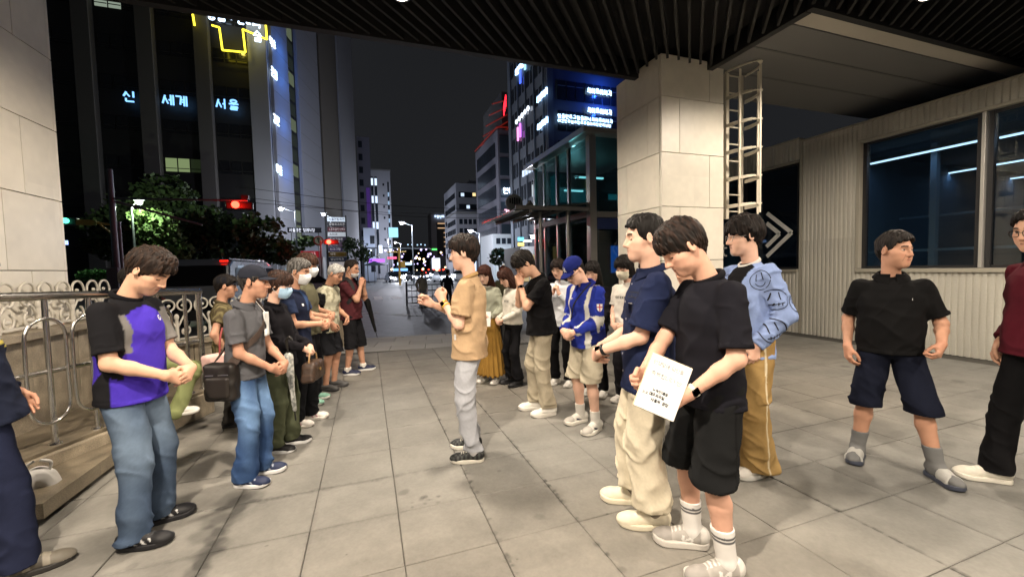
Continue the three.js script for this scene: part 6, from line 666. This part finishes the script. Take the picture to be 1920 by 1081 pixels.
// right group, far to near
person({ at: [2.72, -8.35], face: -18, h: 1.62, q: 2, label: 'masked person in a dark olive jacket with a bicycle in the distance', skin: SKIN.tan, arms: { r: { w: [-.25, .98, .22] }, l: { w: [.2, .98, .25] } }, head: { p: 10 }, top: { name: 'jacket', c: C('#3b3a2c'), sleeve: 1.95, hem: .84 }, bottom: { c: C('#1d1d1f') }, shoes: { c: black, solec: black }, hair: { style: 'short', c: C('#3a1d16') }, mask: {} });
person({ at: [1.5, -5.38], face: -28, h: 1.63, fem: 1, q: 1.35, label: 'woman in a grey green cardigan and long mustard skirt', skin: SKIN.pale, arms: { r: { w: [-.1, 1.02, .22], dir: [.7, -.2, .5], palm: [.3, .2, -.8], curl: .5 }, l: { w: [.12, .99, .22], dir: [-.6, .1, .5], palm: [-.3, .1, -.9], curl: .5 } }, head: { p: 24, y: -6 }, top: { name: 'cardigan', c: C('#8e9182'), sleeve: 1.93, hem: .96, cuff: .036, wx: .165, wz: .13, cc: C('#c9c5ba') }, bottom: { name: 'skirt', c: C('#8f6d33'), skirt: [.25, .21], hem: .13, pleats: 20, waist: 1.03 }, shoes: { c: white, solec: white }, hair: { style: 'long', drop: .26, c: C('#2e1812'), c2: C('#4a2a1f') }, extra: R => { const n = itemFor(R, 'notebook', 'small white notebook held by the woman in the mustard skirt', 'notebook'); const c = vadd(R.hands.l.at(0, .07, .03), [.02, -.03, .02]); part('cover', rbx(.15, .2, .012, .004).rotateX(-.3).rotateY(.3).translate(...c), std(0xd9d9d4, .7), n); part('pages', rbx(.14, .19, .008, .002, 0, 0, -.011).rotateX(-.3).rotateY(.3).translate(...c), std(0xc9c6bc, .9), n); } });
person({ at: [1.74, -5.16], face: -58, h: 1.6, fem: 1, q: 1.4, label: 'long haired woman in a white sweatshirt and black trousers behind the man praying', skin: SKIN.light, arms: POSE.clasp(.94, .24), head: { p: 34, y: -8 }, top: { name: 'sweatshirt', c: C('#c9c5ba'), sleeve: 1.9, hem: .9, sr: .068, cuff: .04, wx: .18, wz: .15 }, bottom: { c: C('#151518'), hem: .1, cuff: .085, kneeR: .09, waist: 1.03 }, shoes: { c: black, solec: C('#1c1c1e') }, hair: { style: 'long', drop: .3, c: C('#2a150f'), c2: C('#42261c') }, extra: R => patch(R, R.top, 'chest_print', R.tp(.06, 1.24, .13), [.35, 0, 1], [.17, .05], canvasTex(256, 80, g => { g.fillStyle = '#4a4a4c'; g.font = 'bold 60px sans-serif'; g.fillText('MTJC', 20, 62); })) });
person({ at: [2.35, -4.86], face: -22, h: 1.68, fem: 1, q: 1.4, label: 'woman in glasses and a white shirt praying with joined hands', skin: SKIN.light, arms: POSE.pray(1.29, .19), head: { p: 18, y: -8 }, top: { c: C('#d2d6dc'), sleeve: 1.9, hem: .82, collar: 'polo', cc: C('#d8dce2'), sr: .064, cuff: .038 }, bottom: { c: C('#131315'), hem: .08, cuff: .085, kneeR: .088 }, shoes: { c: white, solec: white }, hair: { style: 'long', drop: .2, c: C('#120e0d'), c2: C('#33241f') }, glasses: { r: .022, m: std(0xb8a48a, .3, .8) } });
person({ at: [2.52, -4.3], face: -25, h: 1.64, fem: 1, q: 1.6, label: 'dark haired woman in black and white hidden behind the man in the blue cap', skin: SKIN.light, arms: POSE.clasp(), head: { p: 22 }, top: { c: (x, y, z) => Math.abs(x) < .07 ? C('#cfcdc8') : C('#1b1b1e'), sleeve: 1.9, hem: .84 }, bottom: { c: C('#151518'), hem: .07 }, shoes: { c: white, solec: white }, hair: { style: 'long', drop: .22, c: C('#120f0e') } });
person({ at: [2.7, -3.92], face: -30, h: 1.68, fem: 1, q: 1.35, label: 'young woman in a cream mask and white printed T-shirt beside the column', skin: SKIN.light, arms: POSE.clasp(), head: { p: 20, y: -6 }, top: { c: C('#cfcbc2'), sleeve: .7, hem: .84, sr: .064 }, bottom: { c: C('#1a1a1e'), hem: .07 }, shoes: { c: white, solec: white }, hair: { style: 'full', drop: .13, c: C('#100d0c') }, mask: { c: C('#d9d3bd') }, faceOpt: { open: 0 }, extra: R => patch(R, R.top, 'chest_print', R.tp(0, 1.26, .12), [.1, 0, 1], [.2, .06], canvasTex(256, 80, g => { g.fillStyle = '#3a3d3a'; g.font = 'bold 52px sans-serif'; g.fillText('GE EXPL', 8, 58); })) });
person({ at: [2.96, -3.86], face: -36, h: 1.66, q: 1.6, label: 'person in thin glasses glimpsed between the masked girl and the tall man in navy', skin: SKIN.light, arms: POSE.clasp(), head: { p: 18 }, top: { c: C('#2a2c30'), sleeve: .6 }, bottom: { c: C('#1a1a1e') }, shoes: { c: black, solec: black }, hair: { style: 'fringe', c: C('#2a1a14') }, glasses: { m: steelTrim } });
person({ at: [1.67, -4.07], face: -74, h: 1.8, label: 'man in a black T-shirt and beige trousers praying with hands at his lips', skin: SKIN.mid, arms: POSE.pray(1.36, .23), lean: 5, head: { p: 40, fwd: .01 }, top: { c: C('#111113'), sleeve: .72, sr: .066, hem: .84, wx: .194, wz: .182, cc: C('#0d0d0f') }, bottom: { waist: .95, c: C('#a39a86'), thigh: .098, kneeR: .086, cuff: .072, hem: .09, fold: 1.4 }, shoes: { c: C('#d8d5cd'), solec: C('#d3cfc6'), lace: C('#e2dfd8'), size: 1.06, sole: .036 }, hair: { style: 'full', c: C('#0f0d0c'), c2: C('#2a221e'), t: [.015, .024, .02] }, glasses: { square: 1, w: .0022 }, watch: { side: 'l', dial: std(0x05060a, .1) }, feet: { l: [.12, -.02, 4], r: [-.1, .05, -4] } });
person({ at: [1.91, -3.49], face: -46, h: 1.71, g: 1.05, label: 'man in a blue baseball cap and blue and white track jacket with clasped hands', skin: SKIN.light, arms: POSE.clasp(.95, .25), lean: 4, head: { p: 38, y: -4 }, faceOpt: { full: 1.08 }, top: { name: 'track_jacket', sleeve: 1.93, hem: .82, sr: .072, cuff: .04, wx: .19, wz: .16, collar: 'polo', cc: C('#1a2470'), c: (x, y, z, a) => { const B = C('#25338e'), W = C('#c4c4bd'), N = C('#172058'); const sl = a[0] < .1 && a[1] > .1 && Math.abs(x) > .15; if (sl) { if (a[1] > .82 && a[1] < 1.12) return W; return B; } if (z > 0 && Math.abs(Math.abs(x) - .125) < .02 && y > 1.05 && y < 1.44) return W; if (y < 1.0 && Math.abs(Math.abs(x) - .13) < .024) return W; return y < 1.0 ? (Math.abs(x) > .12 ? N : B) : B; } }, bottom: { name: 'shorts', c: C('#b3ab97'), hem: .49, cuff: .112, kneeR: .108, thigh: .108, fold: 1.1 }, shoes: { c: (x, y, z) => { const sw = Math.abs(y - .03 - (z - .02) * .42) < .008 && Math.abs(x) > .022 && z > -.01 && z < .075; return sw ? C('#141a3a') : z > .1 ? C('#a8a59e') : C('#cfccc4'); }, solec: C('#d6d2c8'), lace: C('#dcdad2'), size: 1.08, sole: .034 }, socks: { c: C('#d6d4cd'), top: .2 }, hair: { style: 'crop', c: C('#120f0e'), cut: (x, y, z) => y - .05 }, cap: { c: C('#1b2566'), bc: C('#1a2360'), tilt: -.02 }, glasses: { square: 1, w: .0022 }, feet: { l: [.13, .03, 8], r: [-.13, -.02, -6] },
  extra: R => { const cm = R.capM, e = new THREE.Vector3(0, .075, .094).applyMatrix4(cm), z = new THREE.Vector3(0, .35, 1).transformDirection(cm); const crown = R.P.getObjectByName('crown'); patch(R, crown, 'cap_letters', A3(e), A3(z), [.062, .062], canvasTex(96, 96, g => { g.strokeStyle = '#d9d7d2'; g.lineWidth = 11; g.beginPath(); g.moveTo(22, 8); g.lineTo(22, 66); g.lineTo(56, 66); g.moveTo(30, 90); g.lineTo(52, 30); g.lineTo(76, 90); g.moveTo(38, 74); g.lineTo(68, 74); g.stroke(); }), 0, .08);
    patch(R, R.top, 'sleeve_shield', vadd(vlerp(R.arm.l.S, R.arm.l.E, .5), [.06, 0, .03]), [.8, .1, .55], [.06, .075], canvasTex(96, 120, g => { g.fillStyle = '#d9d9d6'; g.beginPath(); g.moveTo(6, 4); g.lineTo(90, 4); g.lineTo(90, 70); g.quadraticCurveTo(84, 104, 48, 118); g.quadraticCurveTo(12, 104, 6, 70); g.fill(); g.fillStyle = '#b3262e'; g.fillRect(40, 6, 15, 108); g.fillRect(8, 44, 80, 15); })); patch(R, R.top, 'chest_mark', R.tp(-.06, 1.3, .13), [-.1, .05, 1], [.06, .03], canvasTex(96, 48, g => { g.strokeStyle = '#d9d9e6'; g.lineWidth = 8; g.beginPath(); g.moveTo(6, 34); g.lineTo(30, 12); g.lineTo(40, 34); g.lineTo(62, 12); g.lineTo(88, 30); g.stroke(); }));
    const b = itemFor(R, 'sling_strap', 'thin black sling strap across the blue track jacket', 'strap'); const s = R.s; part('strap', strapGeo([R.tp(.1, 1.45, .0), onTop(R, [.07 * s, 1.36 * s, .12]), onTop(R, [-.01, 1.24 * s, .16]), onTop(R, [-.1, 1.1 * s, .14]), onTop(R, [-.17, 1.0 * s, .05])], .014, .002), std(0x0d0d10, .8), b); } });
person({ at: [1.54, -2.13], face: -80, h: 1.87, g: 1.06, label: 'tall man in a navy short sleeved shirt and wide cream trousers', skin: SKIN.light, arms: POSE.clasp(.955, .27), head: { p: 2, y: 2 }, faceOpt: { open: 0, full: .98 }, top: { c: C('#1c2440'), sleeve: .84, sr: .078, flare: 1.16, hem: .76, wx: .2, wz: .165, collar: 'polo', cc: C('#1a213a'), loose: .04 }, bottom: { c: C('#cdc4ae'), thigh: .115, kneeR: .108, cuff: .092, hem: .13, fold: 1.5 }, shoes: { c: C('#d8d0ba'), solec: C('#d3cbb5'), lace: C('#e0d9c6'), size: 1.1, top: .09 }, socks: { c: C('#8f8578'), top: .24 }, hair: { style: 'crop', c: C('#12100f'), t: [.005, .018, .009] }, watch: { side: 'l', dial: std(0x0a0a0c, .2) }, feet: { l: [.11, .0, -4], r: [-.13, .07, -8] },
  extra: R => { patch(R, R.top, 'pocket_label', R.tp(.1, 1.235, .13), [.45, 0, 1], [.05, .06], canvasTex(64, 80, g => { g.fillStyle = '#d8d2c6'; g.fillRect(4, 4, 56, 72); g.strokeStyle = '#c9762e'; g.lineWidth = 9; g.beginPath(); g.arc(33, 40, 15, .9, 5.4); g.stroke(); })); patch(R, R.top, 'pocket', R.tp(.1, 1.25, .13), [.45, 0, 1], [.13, .16], canvasTex(64, 80, g => { g.strokeStyle = '#0e1326'; g.lineWidth = 3; g.strokeRect(4, 4, 56, 70); g.beginPath(); g.moveTo(4, 18); g.lineTo(60, 18); g.stroke(); g.fillStyle = '#0e1326'; g.beginPath(); g.arc(32, 14, 3, 0, 7); g.fill(); })); const bt = []; for (let i = 0; i < 6; i++) bt.push(new THREE.SphereGeometry(.007, 8, 6).scale(1, 1, .5).translate(...onTop(R, [.006, (.86 + i * .1) * R.s, .2], .003))); bt.forEach(g => part('button', g, std(0x9a9aa2, .4), R.P)); } });
person({ at: [2.3, -2.55], face: -48, h: 1.66, q: 1.6, label: 'person with brown hair hidden behind the man holding the board', skin: SKIN.mid, arms: POSE.clasp(), head: { p: 16 }, top: { c: C('#5a4a40'), sleeve: .6 }, bottom: { c: C('#1d1d20') }, shoes: { c: black, solec: black }, hair: { style: 'short', c: C('#1c1411') } });
person({ at: [2.66, -2.35], back: .06, face: -52, h: 1.91, g: .98, label: 'tall young man in a pale blue cardigan covered with black drawn faces', skin: SKIN.light, arms: { r: { w: [-.2, .9, .12], dir: [.1, -1, .2] }, l: { w: [.19, .9, .1], dir: [-.05, -1, .15], palm: [-1, 0, -.2], curl: .5 } }, head: { p: 6, y: -16 }, faceOpt: { open: 1, full: .93, nose: 1.05 }, top: { name: 'cardigan', sleeve: 1.98, sr: .076, cuff: .05, hem: .8, wx: .2, wz: .165, loose: .05, fold: 1.2, collar: 'none', c: (x, y, z) => { const v = .015 + Math.max(0, y - 1.0) * .2; return z > .03 && Math.abs(x + .0) < v && y > .95 ? C('#131315') : C('#8093bd'); } }, bottom: { c: (x, y, z, leg) => (Math.abs(z - leg.l.K[2] * .5 + .0) < .006 && x > .12 ? C('#cfc4a8') : mixc(C('#8f7448'), C('#a98d5c'), .5 + .5 * noise(x * 14, y * 5, z * 14))), thigh: .122, kneeR: .118, cuff: .115, hem: .05, fold: 1.3 }, shoes: { c: white, solec: C('#cfcfca'), size: 1.05 }, hair: { style: 'full', wave: 1, c: C('#0f0c0b'), c2: C('#2b211c') }, glasses: { r: .024, m: std(0xa8a29a, .3, .8) }, feet: { l: [.13, .02, 6], r: [-.14, .06, -6] },
  extra: R => { const face = k => canvasTex(192, 192, g => { g.strokeStyle = '#0c0c10'; g.lineWidth = 6; g.lineCap = 'round'; g.beginPath(); g.ellipse(96, 96, 80, 78, .2 * k, 0, 6.1); g.stroke(); g.lineWidth = 7; g.beginPath(); g.moveTo(74, 46); g.lineTo(66, 100); g.moveTo(118, 42); g.lineTo(124, 96); g.stroke(); g.lineWidth = 6; g.beginPath(); if (k % 2) { g.arc(96, 104, 42, .4, 2.7); } else { g.moveTo(46, 132); g.quadraticCurveTo(96, 142, 146, 120); for (let i = 0; i < 4; i++) { g.moveTo(66 + i * 22, 124 + (i % 2) * 4); g.lineTo(64 + i * 22, 142); } } g.stroke(); }); const tx = [face(0), face(1), face(2)]; const s = R.s; [[.2, 1.33, .09, .7, .3, .9, .16, 1], [.27, 1.2, .02, 1, .1, .25, .17, 0], [.27, 1.0, .04, 1, 0, .3, .2, 2], [.26, 1.16, -.12, .7, 0, -.8, .17, 1], [.1, 1.08, .18, .3, 0, 1, .15, 1], [-.13, 1.3, .13, -.3, .1, 1, .16, 0], [-.12, 1.05, .17, -.3, 0, 1, .18, 2], [0, 1.2, -.17, 0, 0, -1, .2, 2]].forEach(([x, y, z, a, b, c, w, k]) => patch(R, R.top, 'drawn_face', [x * s, y * s, z * s], [a, b, c], [w, w], tx[k], .15 * k, .14));
    part('inner_collar', netGeo(xform((x, y, z) => Math.hypot(Math.hypot(x, z) - .066 * s, y * .6) - .009, R.Tm.clone().multiply(new THREE.Matrix4().makeTranslation(0, 1.435 * s, -.004)).multiply(new THREE.Matrix4().makeRotationX(.45))), bounds([R.tp(0, 1.435, 0)], .12), .006, () => C('#cfccc6')), fabricMat, R.P); } });
person({ at: [1.55, -1.64], back: .1, dx: -.03, face: -58, h: 1.83, g: 1.02, label: 'man in a plain black T-shirt and black shorts looking down at a white board', skin: C('#d2a48d'), arms: { l: { w: [.18, .925, .22], e: [.5, -.7, -.6], dir: [-.2, -.45, .85], palm: [-.9, .1, -.35], curl: [.55, .6, .6, .6], thumb: .25 }, r: { w: [-.04, .97, .33], e: [-.8, -.6, -.3], dir: [.5, -.35, .75], palm: [.7, .25, -.5], curl: .5, thumb: .3 } }, lean: 2, head: { p: 34, y: -10, fwd: .01 }, faceOpt: { full: 1.06 }, top: { c: C('#17171d'), sleeve: .84, sr: .066, flare: 1.06, hem: .82, wx: .192, wz: .155, cc: C('#121216'), fold: .9 }, bottom: { name: 'shorts', c: (x, y, z, leg) => Math.abs(z) < .007 && x > .1 ? C('#0c0c0d') : C('#191a1b'), thigh: .112, kneeR: .11, cuff: .112, hem: .46 }, shoes: { c: (x, y, z) => { if (Math.abs(x) > .024 && z > .005 && z < .055 && y > .028 && y < .065) { const u = (z - .005) / .05, v = (y - .028) / .037; if (u < .22 || u > .78 || Math.abs(v - (1 - u)) < .18) return C('#d8d6d2'); } return z > .1 ? C('#8f8b86') : z < -.03 ? C('#c9c6c0') : C('#a29e98'); }, solec: C('#bdb9b2'), lace: C('#d9d6d0'), size: 1.08, sole: .034 }, socks: { c: y => (Math.abs(y - .225) < .006 || Math.abs(y - .205) < .006) ? C('#5a5a5c') : C('#dcdad6'), top: .255 }, hair: { style: 'fringe', c: C('#120e0c'), c2: C('#3d2c24'), t: [.014, .024, .018] }, watch: { side: 'l', m: std(0xd8d2c2, .5), dial: std(0x1a2a6a, .15) }, feet: { l: [.13, .0, -4], r: [-.12, .02, -22] },
  extra: R => { const b = itemFor(R, 'message_board', 'small white board with handwritten Korean lines held at the waist', 'board'); const tx = canvasTex(512, 680, (g, w, h) => { g.fillStyle = '#e9ebe9'; g.fillRect(0, 0, w, h); g.strokeStyle = '#33363c'; drawHangul(g, '인생앞에 당신을', 46, 70, 46, 4, .12); drawHangul(g, '축복합니다', 60, 200, 56, 4, .12); g.lineWidth = 4; g.beginPath(); g.moveTo(420, 236); g.bezierCurveTo(396, 196, 372, 226, 420, 268); g.bezierCurveTo(468, 226, 444, 196, 420, 236); g.stroke(); g.strokeStyle = '#14161a'; drawHangul(g, '노숙인예배', 150, 400, 34, 6, .1); drawHangul(g, '매주화요일', 130, 456, 34, 7, .1); drawHangul(g, '서울역 광장', 170, 516, 36, 7, .1); drawHangul(g, '위로', 40, 470, 34, 4, .1); g.strokeStyle = '#8f9aa0'; g.lineWidth = 3; for (let i = 0; i < 3; i++) { g.beginPath(); g.moveTo(400, 560 + i * 26); g.lineTo(440 + i * 6, 556 + i * 26); g.stroke(); } });
    // corners measured from the hands: thumb side at the lower right, leaning back
    const wp = p => R.P.worldToLocal(V3(p)); const O = wp([1.27, 1.005, -1.545]), ux = wp([1.27 + .145, 1.005 - .07, -1.545 + .065]).sub(O).normalize(), uy0 = wp([1.27 + .085, 1.005 + .18, -1.545 + .0]).sub(O), uy = uy0.sub(ux.clone().multiplyScalar(uy0.dot(ux))).normalize(), uz = ux.clone().cross(uy); const m = new THREE.Matrix4().makeBasis(ux, uy, uz).setPosition(O); part('panel', rbx(.2, .262, .012, .006, 0, 0, 0, 3).applyMatrix4(m), std(0xd9c8a8, .6), b); part('writing_face', new THREE.PlaneGeometry(.194, .256).translate(0, 0, .0072).applyMatrix4(m), new THREE.MeshStandardMaterial({ map: tx, roughness: .35 }), b); } });
person({ at: [3.73, -1.84], back: .02, dx: -.12, face: 10, h: 1.76, g: 1.1, label: 'stocky man in a black polo shirt and slides turning his head right', skin: SKIN.tan, arms: { r: { w: [-.25, .9, .05], e: [-.2, -.4, -.9], dir: [.06, -1, .12], palm: [.9, 0, -.4], curl: .4 }, l: { w: [.23, .98, .2], e: [.45, -.3, -.9], dir: [-.25, -.75, .45], palm: [-.9, 0, -.3], curl: .75, thumb: .6 } }, head: { p: 0, y: 46, r: -3 }, faceOpt: { open: 1, full: 1.04, lines: 1 }, top: { c: C('#111112'), sleeve: .8, sr: .064, flare: 1.05, hem: .87, wx: .178, wz: .14, belly: .035, collar: 'polo', cc: C('#0e0e0f') }, bottom: { name: 'shorts', c: C('#151927'), thigh: .1, kneeR: .1, cuff: .104, hem: .455 }, shoes: { slide: 1, c: C('#a9a9a5'), solec: C('#3d4250'), size: 1.06 }, socks: { c: y => C('#6f7070'), top: .23 }, hair: { style: 'short', c: C('#14110f'), c2: C('#3a3330'), t: [.007, .022, .012] }, feet: { r: [-.17, -.05, -14], l: [.25, .07, 26] }, extra: R => patch(R, R.top, 'pocket_stitch', R.tp(.1, 1.27, .14), [.25, 0, 1], [.03, .03], canvasTex(32, 32, g => { g.strokeStyle = '#c9c9c9'; g.lineWidth = 4; g.beginPath(); g.moveTo(16, 6); g.lineTo(16, 22); g.stroke(); })) });
person({ at: [4.05, -1.43], face: -58, h: 1.88, label: 'man in glasses and a maroon sweater walking in at the right edge', skin: SKIN.mid, arms: { r: { w: [-.19, .9, .06], dir: [.05, -1, .2], palm: [1, 0, -.2] }, l: { w: [.25, .88, -.08], dir: [0, -1, .0], palm: [-1, 0, -.2] } }, head: { p: 10, y: 22 }, faceOpt: { open: 1, stubble: .15 }, top: { name: 'sweater', c: C('#4a141f'), sleeve: 1.9, sr: .062, cuff: .042, hem: .85, cc: C('#3d0f18'), collar: 'polo' }, bottom: { c: C('#121214'), hem: .07, kneeR: .08, cuff: .07 }, shoes: { c: C('#cbc7ba'), solec: C('#d2cec2'), lace: C('#dad6ca'), size: 1.06 }, hair: { style: 'short', c: C('#120f0e') }, glasses: { square: 1, w: .0022 }, feet: { r: [-.1, .12, -6], l: [.1, -.18, 6] } });
person({ at: [2.34, -18.6], face: 30, h: 1.66, q: 3, label: 'pale grey pedestrian standing in the road beside the barrier', skin: SKIN.mid, arms: POSE.hang(), top: { c: C('#b3ad9e'), sleeve: 1.9 }, bottom: { c: C('#8a8f96') }, shoes: { c: black, solec: black }, hair: { style: 'short' }, lift: -.12 });
person({ at: [3.3, -17.6], face: 150, h: 1.7, q: 3, label: 'dark clothed pedestrian crossing the road behind the speaker', skin: SKIN.mid, arms: POSE.hang(), top: { c: C('#1d2028'), sleeve: 1.9 }, bottom: { c: C('#17181c') }, shoes: { c: black, solec: black }, hair: { style: 'short' }, lift: -.12 });
{ const b = thing('plastic_bag', 'crumpled white plastic bag on the floor by the left railing', 'bag', [-2.2, 0, -3.72], .4); const f = (x, y, z) => Math.max(ell(0, .1, 0, .09, .15, .07)(x, y, z) - .035 * noise(x * 13, y * 9, z * 13) - .03 * ridge(x * 12, y * 9, z * 12), .002 - y); part('bag_body', netGeo(f, [-.2, -.03, -.18, .2, .36, .18], .009, () => C('#c9c8c4')), std(0xffffff, .5, 0, { vertexColors: true }), b); for (const x of [-.03, .04]) part('handle', tube([[x, .2, 0], [x * 1.6, .3, .02], [x * .4, .33, .03]], .01, 12, 6), std(0xc9c8c4, .5), b); }
renderer.render(scene, camera);
